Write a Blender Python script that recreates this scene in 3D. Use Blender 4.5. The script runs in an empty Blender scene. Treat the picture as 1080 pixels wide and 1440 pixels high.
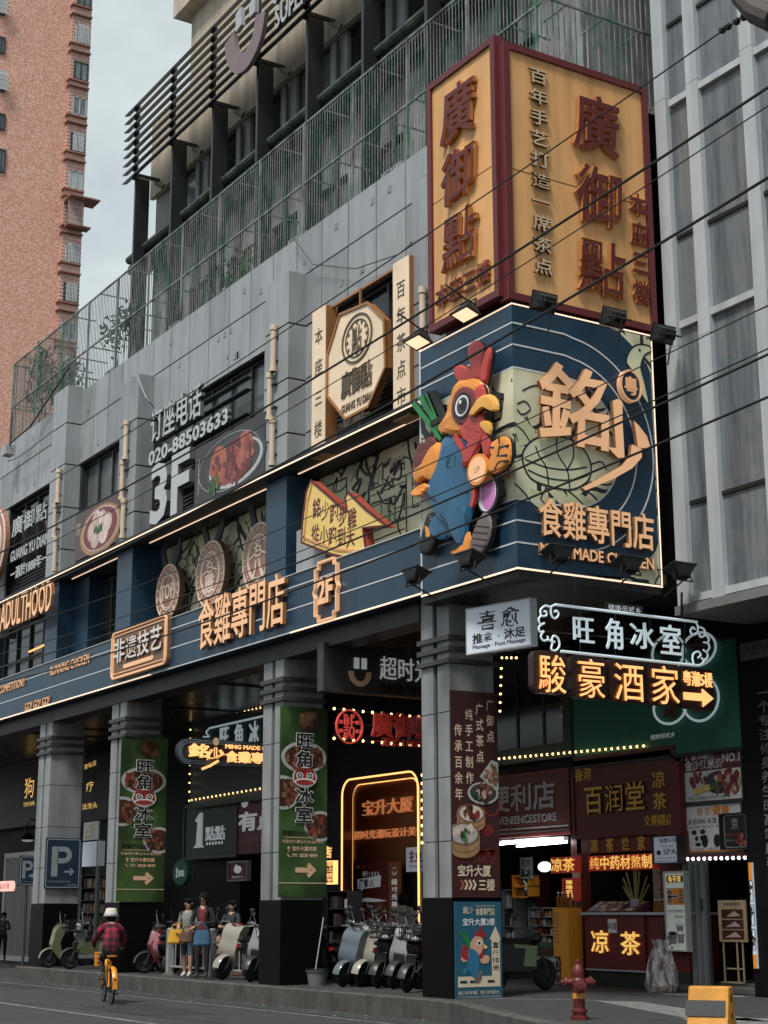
import bpy, math, random
from mathutils import Vector, Matrix
from math import sin, cos, pi, radians
RNG = random.Random(11)
SC = bpy.context.scene
COL = SC.collection
# ------------------------------------------------------------------ camera
FOC, YAW, PITCH, ROLL = 2279.4, radians(58.24), radians(13.82), radians(-0.15)
EYE = Vector((0, 0, 1.45))
_f = Vector((-sin(YAW)*cos(PITCH), cos(YAW)*cos(PITCH), sin(PITCH)))
_r = Vector((cos(YAW), sin(YAW), 0)); _u = _r.cross(_f)
_R = cos(ROLL)*_r + sin(ROLL)*_u; _U = -sin(ROLL)*_r + cos(ROLL)*_u
cam = bpy.data.cameras.new("camera"); camo = bpy.data.objects.new("camera", cam); COL.objects.link(camo)
cam.sensor_fit = 'VERTICAL'; cam.sensor_height = 36.0; cam.lens = FOC/1440*36
cam.clip_start = 0.2; cam.clip_end = 3000
camo.matrix_world = Matrix(((_R.x, _U.x, -_f.x, EYE.x), (_R.y, _U.y, -_f.y, EYE.y), (_R.z, _U.z, -_f.z, EYE.z), (0, 0, 0, 1)))
SC.camera = camo
# ------------------------------------------------------------------ sky, sun, exposure
SUN_EL, SUN_AZ = radians(59), radians(152)      # azimuth measured from +Y towards +X
w = bpy.data.worlds.new("World"); SC.world = w; w.use_nodes = True
nt = w.node_tree; nt.nodes.clear()
def _n(t, **k):
    n = nt.nodes.new(t)
    for a, b in k.items(): setattr(n, a, b)
    return n
out = _n('ShaderNodeOutputWorld'); bg = _n('ShaderNodeBackground'); bg.inputs['Strength'].default_value = 0.10
sky = _n('ShaderNodeTexSky', sky_type='NISHITA', sun_disc=False, sun_elevation=SUN_EL, sun_rotation=SUN_AZ)
hs = _n('ShaderNodeHueSaturation'); hs.inputs['Saturation'].default_value = 0.25
tc = _n('ShaderNodeTexCoord'); mp = _n('ShaderNodeMapping'); mp.inputs['Scale'].default_value = (2.2, 2.2, 4.5)
nz = _n('ShaderNodeTexNoise'); nz.inputs['Scale'].default_value = 1.6; nz.inputs['Detail'].default_value = 7; nz.inputs['Roughness'].default_value = 0.55
cr = _n('ShaderNodeValToRGB'); cr.color_ramp.elements[0].position = 0.34; cr.color_ramp.elements[0].color = (1.6, 1.9, 2.02, 1)
cr.color_ramp.elements[1].position = 0.68; cr.color_ramp.elements[1].color = (3.2, 3.55, 3.6, 1)
mx = _n('ShaderNodeMix', data_type='RGBA'); mx.inputs[0].default_value = 0.86
L = nt.links.new
L(tc.outputs['Generated'], mp.inputs['Vector']); L(mp.outputs['Vector'], nz.inputs['Vector']); L(nz.outputs['Fac'], cr.inputs['Fac'])
L(sky.outputs['Color'], hs.inputs['Color']); L(hs.outputs['Color'], mx.inputs[6]); L(cr.outputs['Color'], mx.inputs[7])
L(mx.outputs[2], bg.inputs['Color']); L(bg.outputs['Background'], out.inputs['Surface'])
sl = bpy.data.lights.new("sun", 'SUN'); sl.energy = 1.5; sl.angle = radians(14); sl.color = (1, 0.96, 0.9)
so = bpy.data.objects.new("sun", sl); COL.objects.link(so)
_d = Vector((sin(SUN_AZ)*cos(SUN_EL), cos(SUN_AZ)*cos(SUN_EL), sin(SUN_EL)))
so.rotation_euler = _d.to_track_quat('Z', 'Y').to_euler(); so.location = (-20, -10, 60)
SC.view_settings.view_transform = 'Standard'; SC.view_settings.look = 'None'
SC.view_settings.exposure = 1.27; SC.view_settings.gamma = 1.0
SC.render.engine = 'CYCLES'
SC.cycles.max_bounces = 6; SC.cycles.diffuse_bounces = 3; SC.cycles.glossy_bounces = 3; SC.cycles.transparent_max_bounces = 8
SC.cycles.use_denoising = True
# ------------------------------------------------------------------ pixel -> place (a ray through the photograph meets a real plane)
def ray(x, y): return (x-540)/FOC*_R - (y-720)/FOC*_U + _f
def onY(x, y, Y): d = ray(x, y); return EYE + d*((Y-EYE.y)/d.y)
def onX(x, y, X): d = ray(x, y); return EYE + d*((X-EYE.x)/d.x)
def onZ(x, y, Z): d = ray(x, y); return EYE + d*((Z-EYE.z)/d.z)
# ------------------------------------------------------------------ materials
def lin(h):
    if not isinstance(h, str): return tuple(h)
    h = h.lstrip('#'); o = []
    for i in (0, 2, 4):
        c = int(h[i:i+2], 16)/255; o.append(c/12.92 if c <= 0.04045 else ((c+0.055)/1.055)**2.4)
    return tuple(o)
MATS = {}
def mat(name, col=(.5, .5, .5), rough=.6, metal=0., var=.10, scale=2.5, dirt=0., bump=0., bscale=40., emit=None, es=0., alpha=1., streak=.35, coat=0., spec=.5):
    if name in MATS: return MATS[name]
    m = bpy.data.materials.new(name); MATS[name] = m; m.use_nodes = True
    t = m.node_tree; b = t.nodes['Principled BSDF']; c = lin(col)
    N = t.nodes.new; K = t.links.new
    b.inputs['Roughness'].default_value = rough; b.inputs['Metallic'].default_value = metal
    b.inputs['Base Color'].default_value = (*c, 1); m.diffuse_color = (*c, 1)
    b.inputs['Specular IOR Level'].default_value = spec
    if coat: b.inputs['Coat Weight'].default_value = coat
    if alpha < 1: b.inputs['Alpha'].default_value = alpha
    if var or dirt or bump:
        g = N('ShaderNodeNewGeometry')
    if var or dirt:
        n = N('ShaderNodeTexNoise'); n.inputs['Scale'].default_value = scale; n.inputs['Detail'].default_value = 6; n.inputs['Roughness'].default_value = .65
        K(g.outputs['Position'], n.inputs['Vector'])
        r = N('ShaderNodeMapRange'); r.inputs[1].default_value = .3; r.inputs[2].default_value = .7; r.inputs[3].default_value = 1-var; r.inputs[4].default_value = 1+var
        K(n.outputs['Fac'], r.inputs[0]); last = r.outputs[0]
        if dirt:
            mp = N('ShaderNodeMapping'); mp.inputs['Scale'].default_value = (1.9, 1.9, streak); K(g.outputs['Position'], mp.inputs['Vector'])
            d = N('ShaderNodeTexNoise'); d.inputs['Scale'].default_value = 1.6; d.inputs['Detail'].default_value = 5; K(mp.outputs['Vector'], d.inputs['Vector'])
            r2 = N('ShaderNodeMapRange'); r2.inputs[1].default_value = .42; r2.inputs[2].default_value = .75; r2.inputs[3].default_value = 1; r2.inputs[4].default_value = 1-dirt
            K(d.outputs['Fac'], r2.inputs[0]); mu = N('ShaderNodeMath'); mu.operation = 'MULTIPLY'; K(last, mu.inputs[0]); K(r2.outputs[0], mu.inputs[1]); last = mu.outputs[0]
        v = N('ShaderNodeVectorMath'); v.operation = 'SCALE'; v.inputs[0].default_value = c; K(last, v.inputs['Scale']); K(v.outputs[0], b.inputs['Base Color'])
        r3 = N('ShaderNodeMapRange'); r3.inputs[3].default_value = max(.02, rough-.08); r3.inputs[4].default_value = min(1, rough+.1); K(n.outputs['Fac'], r3.inputs[0]); K(r3.outputs[0], b.inputs['Roughness'])
    if bump:
        n2 = N('ShaderNodeTexNoise'); n2.inputs['Scale'].default_value = bscale; n2.inputs['Detail'].default_value = 4; K(g.outputs['Position'], n2.inputs['Vector'])
        bp = N('ShaderNodeBump'); bp.inputs['Strength'].default_value = bump; bp.inputs['Distance'].default_value = .02; K(n2.outputs['Fac'], bp.inputs['Height']); K(bp.outputs['Normal'], b.inputs['Normal'])
    if emit:
        b.inputs['Emission Color'].default_value = (*lin(emit), 1); b.inputs['Emission Strength'].default_value = es
    return m
def ramp2(name, tex, stops, rough=.6, scale=(1, 1, 1), **k):
    """a material whose colour is a ramp over one procedural texture in world position"""
    if name in MATS: return MATS[name]
    m = bpy.data.materials.new(name); MATS[name] = m; m.use_nodes = True
    t = m.node_tree; b = t.nodes['Principled BSDF']; b.inputs['Roughness'].default_value = rough
    N = t.nodes.new; K = t.links.new
    g = N('ShaderNodeNewGeometry'); mp = N('ShaderNodeMapping'); mp.inputs['Scale'].default_value = scale; K(g.outputs['Position'], mp.inputs['Vector'])
    x = N(tex)
    for a, v in k.items():
        if a in x.inputs.keys(): x.inputs[a].default_value = v
        else: setattr(x, a, v)
    K(mp.outputs['Vector'], x.inputs['Vector'])
    c = N('ShaderNodeValToRGB')
    while len(c.color_ramp.elements) < len(stops): c.color_ramp.elements.new(.5)
    for e, (p, q) in zip(c.color_ramp.elements, stops): e.position = p; e.color = (*lin(q), 1)
    o = x.outputs['Distance'] if 'Distance' in x.outputs.keys() else x.outputs['Fac'] if 'Fac' in x.outputs.keys() else x.outputs[0]
    K(o, c.inputs['Fac']); K(c.outputs['Color'], b.inputs['Base Color'])
    return m
def glow(name, col, s): return mat(name, col, .4, var=0, emit=col, es=s)
# ------------------------------------------------------------------ frames: a flat place with its own right / up / out
class Fr:
    def __init__(s, O, r, u, w=1., h=1.):
        s.O = Vector(O); s.r = Vector(r); s.u = Vector(u); s.n = s.r.cross(s.u); s.w = w; s.h = h
    def p(s, x, y, d=0.): return s.O + s.r*x + s.u*y + s.n*d
    def q(s, px, py):      # photograph pixel -> coordinates on this plane
        d = ray(px, py); t = (s.O-EYE).dot(s.n)/d.dot(s.n); v = EYE+d*t-s.O
        return (v.dot(s.r), v.dot(s.u))
    def sub(s, x0, y0, x1, y1, d=0.): return Fr(s.p(x0, y0, d), s.r, s.u, x1-x0, y1-y0)
EX, EY, EZ = Vector((1, 0, 0)), Vector((0, 1, 0)), Vector((0, 0, 1))
def frY(tl, br, Y):
    a = onY(*tl, Y); b = onY(*br, Y); return Fr((a.x, Y, b.z), EX, EZ, b.x-a.x, a.z-b.z)
def frX(tl, br, X):
    a = onX(*tl, X); b = onX(*br, X); return Fr((X, a.y, b.z), EY, EZ, b.y-a.y, a.z-b.z)
def frYw(x0, x1, z0, z1, Y): return Fr((x0, Y, z0), EX, EZ, x1-x0, z1-z0)
def frXw(y0, y1, z0, z1, X): return Fr((X, y0, z0), EY, EZ, y1-y0, z1-z0)
# ------------------------------------------------------------------ lettering cache
GL = {}
def glyph(s, bold=0., res=2):
    k = (s, bold)
    if k in GL: return GL[k]
    def mk(off):
        c = bpy.data.curves.new("lettering", 'FONT'); c.body = s; c.size = 1; c.offset = off; c.resolution_u = res; c.extrude = .5
        o = bpy.data.objects.new("lettering", c); m = o.to_mesh()
        V = [v.co.copy() for v in m.vertices]; F = [tuple(p.vertices) for p in m.polygons]; Nz = [p.normal.z for p in m.polygons]
        o.to_mesh_clear(); bpy.data.objects.remove(o); bpy.data.curves.remove(c)
        return V, F, Nz
    V, F, Nz = mk(0)
    if bold:
        V2, F2, _ = mk(bold)
        if len(V2) == len(V):
            for i, (a, b) in enumerate(zip(V, V2)):
                d = b-a; d.z = 0
                if d.length > 1.35*bold: d *= 1.35*bold/d.length
                V[i] = a+d
    if not V: GL[k] = None; return None
    bb = (min(v.x for v in V), min(v.y for v in V), max(v.x for v in V), max(v.y for v in V))
    GL[k] = (V, F, Nz, bb); return GL[k]
# ------------------------------------------------------------------ mesh builder
WM = {}
class MB:
    def __init__(s, m=None):
        s.v = []; s.f = []; s.mi = []; s.ms = []; s.cur = 0
        if m: s.use(m)
    def use(s, m):
        if m not in s.ms: s.ms.append(m)
        s.cur = s.ms.index(m); return s
    def add(s, V, F):
        b = len(s.v); s.v += [Vector(p) for p in V]
        for f in F: s.f.append([b+i for i in f]); s.mi.append(s.cur)
    def poly(s, P): s.add(P, [range(len(P))])
    def box(s, x0, x1, y0, y1, z0, z1, m=None):
        if m: s.use(m)
        s.add([(x, y, z) for z in (z0, z1) for y in (y0, y1) for x in (x0, x1)], [(0, 2, 3, 1), (4, 5, 7, 6), (0, 1, 5, 4), (2, 6, 7, 3), (0, 4, 6, 2), (1, 3, 7, 5)])
    def bx(s, fr, x0, y0, x1, y1, d0, d1, m=None):      # box on a frame
        if m: s.use(m)
        s.add([fr.p(x, y, d) for d in (d0, d1) for y in (y0, y1) for x in (x0, x1)], [(0, 2, 3, 1), (4, 5, 7, 6), (0, 1, 5, 4), (2, 6, 7, 3), (0, 4, 6, 2), (1, 3, 7, 5)])
    def bar(s, a, b, w, h, up=EZ, m=None):              # rectangular bar from a to b
        if m: s.use(m)
        a = Vector(a); b = Vector(b); t = (b-a).normalized(); up = Vector(up)
        if abs(t.dot(up)) > .98: up = EX if abs(t.x) < .9 else EY
        x = t.cross(up).normalized()*w/2; y = x.cross(t).normalized()*h/2
        s.add([a-x-y, a+x-y, a+x+y, a-x+y, b-x-y, b+x-y, b+x+y, b-x+y], [(3, 2, 1, 0), (4, 5, 6, 7), (0, 1, 5, 4), (1, 2, 6, 5), (2, 3, 7, 6), (3, 0, 4, 7)])
    def tube(s, P, r, n=8, m=None, cap=True, closed=False):
        if m: s.use(m)
        P = [Vector(p) for p in P]; R = r if isinstance(r, (list, tuple)) else [r]*len(P)
        V = []; F = []; x = None; k = len(P)
        for i, p in enumerate(P):
            if closed: t = (P[(i+1) % k]-P[i-1]).normalized()
            else: t = (P[min(i+1, k-1)]-P[max(i-1, 0)]).normalized()
            if x is None: x = t.orthogonal().normalized()
            else:
                x = x-t*x.dot(t); x = x.normalized() if x.length > 1e-6 else t.orthogonal().normalized()
            y = t.cross(x)
            V += [p+(x*cos(2*pi*j/n)+y*sin(2*pi*j/n))*R[i] for j in range(n)]
        for i in range(k if closed else k-1):
            a = i*n; b = ((i+1) % k)*n
            F += [(a+j, a+(j+1) % n, b+(j+1) % n, b+j) for j in range(n)]
        if cap and not closed: F += [tuple(range(n-1, -1, -1)), tuple(range((k-1)*n, k*n))]
        s.add(V, F)
    def lathe(s, prof, O, ax=EZ, n=20, m=None):         # prof: (radius, height)
        if m: s.use(m)
        O = Vector(O); ax = Vector(ax).normalized(); x = ax.orthogonal().normalized(); y = ax.cross(x); V = []; F = []
        for r, h in prof: V += [O+ax*h+(x*cos(2*pi*j/n)+y*sin(2*pi*j/n))*max(r, 1e-4) for j in range(n)]
        for i in range(len(prof)-1): F += [(i*n+j, i*n+(j+1) % n, (i+1)*n+(j+1) % n, (i+1)*n+j) for j in range(n)]
        F += [tuple(range(n-1, -1, -1)), tuple(range((len(prof)-1)*n, len(prof)*n))]
        s.add(V, F)
    def ball(s, c, r, n=10, m=None, rot=None):
        if m: s.use(m)
        if not isinstance(r, (tuple, list)): r = (r, r, r)
        c = Vector(c); V = []; F = []; k = n//2+1
        for i in range(k):
            a = pi*i/(k-1)
            for j in range(n):
                b = 2*pi*j/n; q = Vector((r[0]*sin(a)*cos(b), r[1]*sin(a)*sin(b), r[2]*cos(a)))
                if rot is not None: q = rot @ q
                V.append(c+q)
        for i in range(k-1): F += [(i*n+j, (i+1)*n+j, (i+1)*n+(j+1) % n, i*n+(j+1) % n) for j in range(n)]
        s.add(V, F)
    def prism(s, fr, P, d0, d1, m=None, side=None):     # outline on a frame, pushed out
        if m: s.use(m)
        a = sum(P[i][0]*P[(i+1) % len(P)][1]-P[(i+1) % len(P)][0]*P[i][1] for i in range(len(P)))
        if a < 0: P = P[::-1]
        n = len(P); V = [fr.p(x, y, d1) for x, y in P]
        s.add(V, [range(n)])
        if abs(d1-d0) > 1e-6:
            if side: s.use(side)
            V = [fr.p(x, y, d1) for x, y in P]+[fr.p(x, y, d0) for x, y in P]
            s.add(V, [(i, n+i, n+(i+1) % n, (i+1) % n) for i in range(n)])
            s.add([fr.p(x, y, d0) for x, y in P], [range(n-1, -1, -1)])
    def puff(s, fr, P, d0, d1, d2, m=None, side=None, inset=.78, facet=0.):   # cut-out shape with a swollen front
        a = sum(P[i][0]*P[(i+1) % len(P)][1]-P[(i+1) % len(P)][0]*P[i][1] for i in range(len(P)))
        if a < 0: P = P[::-1]
        n = len(P); cx = sum(p[0] for p in P)/n; cy = sum(p[1] for p in P)/n
        if side: s.use(side)
        V = [fr.p(x, y, d1) for x, y in P]+[fr.p(x, y, d0) for x, y in P]
        s.add(V, [(i, n+i, n+(i+1) % n, (i+1) % n) for i in range(n)])
        s.use(m); V = []
        for k, d in ((1, d1), (.93, d1+(d2-d1)*.55), (inset, d1+(d2-d1)*.9), (.4, d2)):
            V += [fr.p(cx+(x-cx)*k*(1+facet*RNG.uniform(-.5, .5)*(k < .99)), cy+(y-cy)*k*(1+facet*RNG.uniform(-.5, .5)*(k < .99)), d+(facet*RNG.uniform(-.25, .25) if k < .99 else 0)) for x, y in P]
        F = []
        for q in range(3): F += [(q*n+i, q*n+(i+1) % n, (q+1)*n+(i+1) % n, (q+1)*n+i) for i in range(n)]
        F.append(range(3*n, 4*n)); s.add(V, F)
    def disc(s, fr, cx, cy, rx, ry, d, m=None, n=28, d0=None, side=None):
        P = [(cx+rx*cos(2*pi*i/n), cy+ry*sin(2*pi*i/n)) for i in range(n)]
        s.prism(fr, P, d if d0 is None else d0, d, m, side)
    def ring(s, fr, cx, cy, rx, ry, t, d0, d1, m=None, n=32, a0=0, a1=2*pi):
        if m: s.use(m)
        V = []; F = []; full = abs(a1-a0-2*pi) < 1e-6; k = n if full else n+1
        for i in range(k):
            a = a0+(a1-a0)*i/n
            for q in (0, t):
                for d in (d0, d1): V.append(fr.p(cx+(rx-q)*cos(a), cy+(ry-q)*sin(a), d))
        for i in range(n):
            A = 4*i; B = 4*((i+1) % k)
            F += [(A+1, B+1, B+3, A+3), (A, B, B+1, A+1), (A+3, B+3, B+2, A+2)]
        s.add(V, F)
    def path(s, fr, P, w, d0, d1, m=None, closed=False):   # flat ribbon along a line on a frame
        if m: s.use(m)
        n = len(P); V = []; F = []
        for i in range(n):
            a = Vector(P[i-1] if (i or closed) else P[0]); b = Vector(P[(i+1) % n] if (i < n-1 or closed) else P[n-1])
            t = (b-a); t = t.normalized() if t.length else Vector((1, 0)); o = Vector((-t.y, t.x))*w/2
            for q in (o, -o):
                for d in (d0, d1): V.append(fr.p(P[i][0]+q.x, P[i][1]+q.y, d))
        for i in range(n if closed else n-1):
            A = 4*i; B = 4*((i+1) % n)
            F += [(A+3, B+3, B+1, A+1), (A+1, B+1, B, A), (A+2, B+2, B+3, A+3)]
        s.add(V, F)
    def text(s, fr, t, x0, y0, x1, y1, m, d=0., depth=0., bold=0., side=None, vert=False, slant=0., pad=.06, back=False):
        if vert:
            n = len(t); ch = (y1-y0)/n
            for i, c in enumerate(t):
                if c == ' ': continue
                yb = y1-ch*(i+1); s.cell(fr, c, x0, yb+ch*pad, x1, yb+ch*(1-pad), m, d, depth, bold, side, slant)
            return
        g = glyph(t, bold)
        if not g: return
        b = g[3]; s._put(fr, g, x0-b[0]*(x1-x0)/(b[2]-b[0]), y0-b[1]*(y1-y0)/(b[3]-b[1]), (x1-x0)/(b[2]-b[0]), (y1-y0)/(b[3]-b[1]), m, d, depth, side, slant)
    def cell(s, fr, c, x0, y0, x1, y1, m, d=0., depth=0., bold=0., side=None, slant=0.):   # one character on its em square
        g = glyph(c, bold)
        if not g: return
        if ord(c) < 0x2000:
            b = g[3]; k = (y1-y0)/.95; wd = (b[2]-b[0])*k*.9; xm = (x0+x1)/2
            s._put(fr, g, xm-wd/2-b[0]*k*.9, y0+.1*k, k*.9, k, m, d, depth, side, slant); return
        s._put(fr, g, x0, y0+.12*(y1-y0)/1.0, (x1-x0), (y1-y0), m, d, depth, side, slant)
    def row(s, fr, t, x0, y0, x1, y1, m, d=0., depth=0., bold=0., side=None, gap=.0, slant=0.):   # evenly spaced characters
        n = len(t); cw = (x1-x0)/n
        for i, c in enumerate(t):
            if c != ' ': s.cell(fr, c, x0+cw*(i+gap/2), y0, x0+cw*(i+1-gap/2), y1, m, d, depth, bold, side, slant)
    def _put(s, fr, g, ox, oy, sx, sy, m, d, depth, side, slant):
        V, F, Nz, b = g
        P = [fr.p(ox+v.x*sx+slant*v.y*sy, oy+v.y*sy, d+depth*(v.z+.5)) for v in V]
        s.use(m); fm = s.cur
        sm = fm
        if side: s.use(side); sm = s.cur
        base = len(s.v); s.v += P
        for f, z in zip(F, Nz):
            if depth == 0 and z < .5: continue
            if depth and z < -.5: continue
            s.f.append([base+i for i in f]); s.mi.append(fm if z > .5 else sm)
        s.cur = fm
    def build(s, name, parent=None, local=False, smooth=False, bevel=0., kind=None, label=None):
        if not s.f: return None
        V = s.v
        if parent is not None and not local:
            I = WM[parent].inverted(); V = [I @ p for p in V]
        me = bpy.data.meshes.new(name); me.from_pydata([tuple(p) for p in V], [], [tuple(f) for f in s.f])
        for m in s.ms: me.materials.append(m)
        me.polygons.foreach_set('material_index', s.mi)
        if smooth: me.polygons.foreach_set('use_smooth', [True]*len(s.f))
        me.validate(); me.update()
        if smooth is not True and smooth: me.set_sharp_from_angle(angle=smooth)
        o = bpy.data.objects.new(name, me); COL.objects.link(o)
        if parent is not None: o.parent = parent; WM[o] = WM[parent].copy()
        else: WM[o] = Matrix.Identity(4)
        if bevel:
            md = o.modifiers.new('bevel', 'BEVEL'); md.width = bevel; md.segments = 2; md.limit_method = 'ANGLE'; md.angle_limit = radians(40)
        if kind: o['kind'] = kind
        if label: o['label'] = label
        return o
def split(b, name, parent=None, **k):
    """build every loose piece of a builder as an object of its own"""
    n = len(b.v); up = list(range(n))
    def root(i):
        while up[i] != i: up[i] = up[up[i]]; i = up[i]
        return i
    for f in b.f:
        for j in f[1:]: up[root(j)] = root(f[0])
    G = {}
    for f, m in zip(b.f, b.mi): G.setdefault(root(f[0]), []).append((f, m))
    O = []
    for L in G.values():
        c = MB(); ix = {}; c.ms = b.ms
        for f, m in L:
            g = []
            for i in f:
                if i not in ix: ix[i] = len(c.v); c.v.append(b.v[i])
                g.append(ix[i])
            c.f.append(g); c.mi.append(m)
        O.append(c.build(name, parent, **k))
    return O
def tag(o, label, cat, group=None):
    o['label'] = label; o['category'] = cat
    if group: o['group'] = group
    return o
def thing(name, label, cat, loc=(0, 0, 0), rz=0., group=None):
    o = bpy.data.objects.new(name, None); COL.objects.link(o); o.location = loc; o.rotation_euler = (0, 0, rz); o.empty_display_size = .2
    WM[o] = Matrix.Translation(Vector(loc)) @ Matrix.Rotation(rz, 4, 'Z')
    return tag(o, label, cat, group)
def copy_tree(o, parent=None):
    c = o.copy(); COL.objects.link(c)
    if parent is not None: c.parent = parent
    for ch in list(o.children): copy_tree(ch, c)
    return c
def place(o, loc, rz, label, sc=1.):
    o.location = loc; o.rotation_euler = (0, 0, rz); o['label'] = label; o.scale = (sc, sc, sc); return o
def rrect(x0, y0, x1, y1, r, n=5):
    P = []
    for cx, cy, a in ((x1-r, y1-r, 0), (x0+r, y1-r, 90), (x0+r, y0+r, 180), (x1-r, y0+r, 270)):
        P += [(cx+r*cos(radians(a+90*i/n)), cy+r*sin(radians(a+90*i/n))) for i in range(n+1)]
    return P
def smooth_line(P, k=6, closed=False):
    P = [Vector(p) for p in P]; n = len(P); o = []
    for i in range(n if closed else n-1):
        a = P[i-1] if (i or closed) else P[0]; b = P[i]; c = P[(i+1) % n]; d = P[(i+2) % n] if (i+2 < n or closed) else P[n-1]
        for j in range(k):
            t = j/k; o.append(.5*((2*b)+(c-a)*t+(2*a-5*b+4*c-d)*t*t+(3*b-a-3*c+d)*t**3))
    if not closed: o.append(P[-1])
    return o
# ------------------------------------------------------------------ shared materials
M_asph = ramp2('asphalt', 'ShaderNodeTexNoise', [(.30, (.022, .022, .024)), (.45, (.034, .035, .037)), (.55, (.042, .043, .045)), (.70, (.062, .062, .064))], .85, (1, 1, 1), Scale=1.6, Detail=12., Roughness=.82)
M_pave = mat('paving', (.042, .042, .043), .8, var=.28, scale=2.2, bump=.25, bscale=60, dirt=.25, streak=3)
M_kerb = mat('kerb granite', (.085, .078, .072), .75, var=.3, scale=3, dirt=.45, bump=.2, streak=1.2)
M_line = mat('road paint', (.17, .17, .168), .75, var=.65, scale=7)
M_clad = mat('grey cladding', (.315, .33, .345), .42, var=.09, scale=.8, dirt=.24, streak=.3)
M_clad2 = mat('weathered cladding', (.26, .272, .285), .45, var=.10, scale=.9, dirt=.34, streak=.25)
M_gap = mat('joint shadow gap', (.02, .02, .022), .9, var=0)
M_stone = mat('pillar stone', (.27, .28, .285), .5, var=.14, scale=1.6, dirt=.40, streak=.25)
M_trim = mat('dark pillar trim', (.05, .05, .052), .5, var=.1)
M_gran = mat('black granite', (.0045, .0045, .005), .4, var=.5, scale=60, spec=.10)
M_blk = mat('black metal', (.012, .012, .013), .5, var=.15)
M_dark = mat('dark grey metal', (.045, .048, .052), .45, var=.12)
M_navy = mat('navy panel', (.012, .042, .078), .36, var=.12, scale=.7, dirt=.15)
M_glassd = mat('dark window glass', (.018, .021, .024), .07, var=.5, scale=.5)
M_glassg = mat('grey window glass', (.10, .11, .115), .12, var=.35, scale=.35)
M_frame = mat('window frame', (.03, .032, .034), .5, var=.1)
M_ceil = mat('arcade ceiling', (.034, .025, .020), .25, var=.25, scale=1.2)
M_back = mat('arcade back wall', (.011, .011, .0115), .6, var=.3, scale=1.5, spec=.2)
M_conc = mat('stained concrete', (.27, .275, .275), .85, var=.35, scale=1.6, dirt=.65, streak=.18, bump=.3, bscale=18)
M_moss = mat('mossy concrete', (.060, .085, .062), .9, var=.6, scale=2.2, dirt=.6, streak=.2, bump=.4, bscale=20)
M_cream = mat('cream render', (.50, .43, .34), .8, var=.10, scale=.7, dirt=.35, streak=.15)
M_whitep = mat('white paint', (.62, .63, .64), .5, var=.06)
M_white = mat('bright white', (.78, .78, .77), .45, var=.04)
M_black = mat('black print', (.012, .012, .013), .5, var=0)
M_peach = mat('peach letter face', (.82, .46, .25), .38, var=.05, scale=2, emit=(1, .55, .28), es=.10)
M_peachs = mat('peach letter side', (.30, .14, .06), .5, var=.05)
M_neonw = glow('warm neon strip', (1, .70, .50), .42)
M_bulb = glow('warm bulb', (1, .66, .28), 1.1)

# ------------------------------------------------------------------ setting
b = MB(M_asph); b.poly([(-900, -900, -.36), (900, -900, -.36), (900, 900, -.36), (-900, 900, -.36)]); b.build('ground', kind='structure')
b = MB(M_asph); b.poly([(-300, -8, -.33), (60, -8, -.33), (60, 18.6, -.33), (-300, 18.6, -.33)]); b.build('road', kind='structure')
out_ = [(-44.1, 24), (-44.1, 15.52), (-24.4, 15.5)] + [tuple(p) for p in smooth_line([(-23.6, 15.48), (-22.4, 15.25), (-20.9, 14.62), (-19.05, 13.95), (-16, 12.95), (-12, 11.8), (-6, 10.6)], 5)] + [(10, 9), (10, 60), (-44.1, 60)]
b = MB(M_pave); b.poly([(x, y, 0) for x, y in out_]); b.build('pavement', kind='structure')
edge = out_[1:-2]
b = MB(M_kerb); k = 0; seg = []
for i in range(len(edge)-1):
    a = Vector((*edge[i], 0)); c = Vector((*edge[i+1], 0)); n = max(1, round((c-a).length/1.25))
    for j in range(n): seg.append((a.lerp(c, j/n), a.lerp(c, (j+1)/n)))
for a, c in seg:
    t = (c-a).normalized(); o = Vector((t.y, -t.x, 0)); g = t*.007 if (c-a).length > .8 else t*0
    P = [a+g+o*.015, c-g+o*.015, c-g-o*.19, a+g-o*.19]
    top = .012
    b.add([p+Vector((0, 0, -.40)) for p in P]+[p+Vector((0, 0, top-.02)) for p in P[:2]]+[p+Vector((0, 0, top)) for p in P[2:]]+[P[0]-o*.03+EZ*top, P[1]-o*.03+EZ*top],
          [(0, 1, 5, 4), (4, 5, 9, 8), (8, 9, 6, 7), (0, 4, 8, 7, 3), (1, 2, 6, 9, 5)])
b.box(-44.13, -44.11, 15.5, 24, -.4, .012)
b.build('kerb', kind='structure')
b = MB(M_line)
def stripe(a, c, w, z): 
    a = Vector(a).to_3d(); c = Vector(c).to_3d(); t = (c-a).normalized(); o = Vector((-t.y, t.x, 0))*w/2; b.poly([p+EZ*z for p in (a-o, c-o, c+o, a+o)])
stripe((-200, 15.18), (-19.5, 14.5), .09, -.325); stripe((-200, 11.30), (-10, 11.30), .13, -.325); 
b.build('road_marking', kind='structure')
b = MB(M_line)
for P in ([(-21.9, 17.6), (-17.9, 15.9), (-16.4, 16.2), (-21.2, 18.0)], [(-23.2, 20.1), (-22.6, 19.8), (-21.2, 20.4), (-21.7, 20.7)], [(-17.9, 15.9), (-14.5, 13.6), (-13.2, 14.6), (-16.4, 17.2)], [(-23.4, 16.5), (-21.9, 17.55), (-21.85, 17.75), (-23.3, 16.75)]):
    b.poly([(x, y, .004) for x, y in P])
b.build('pavement_marking', kind='structure')

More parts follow.
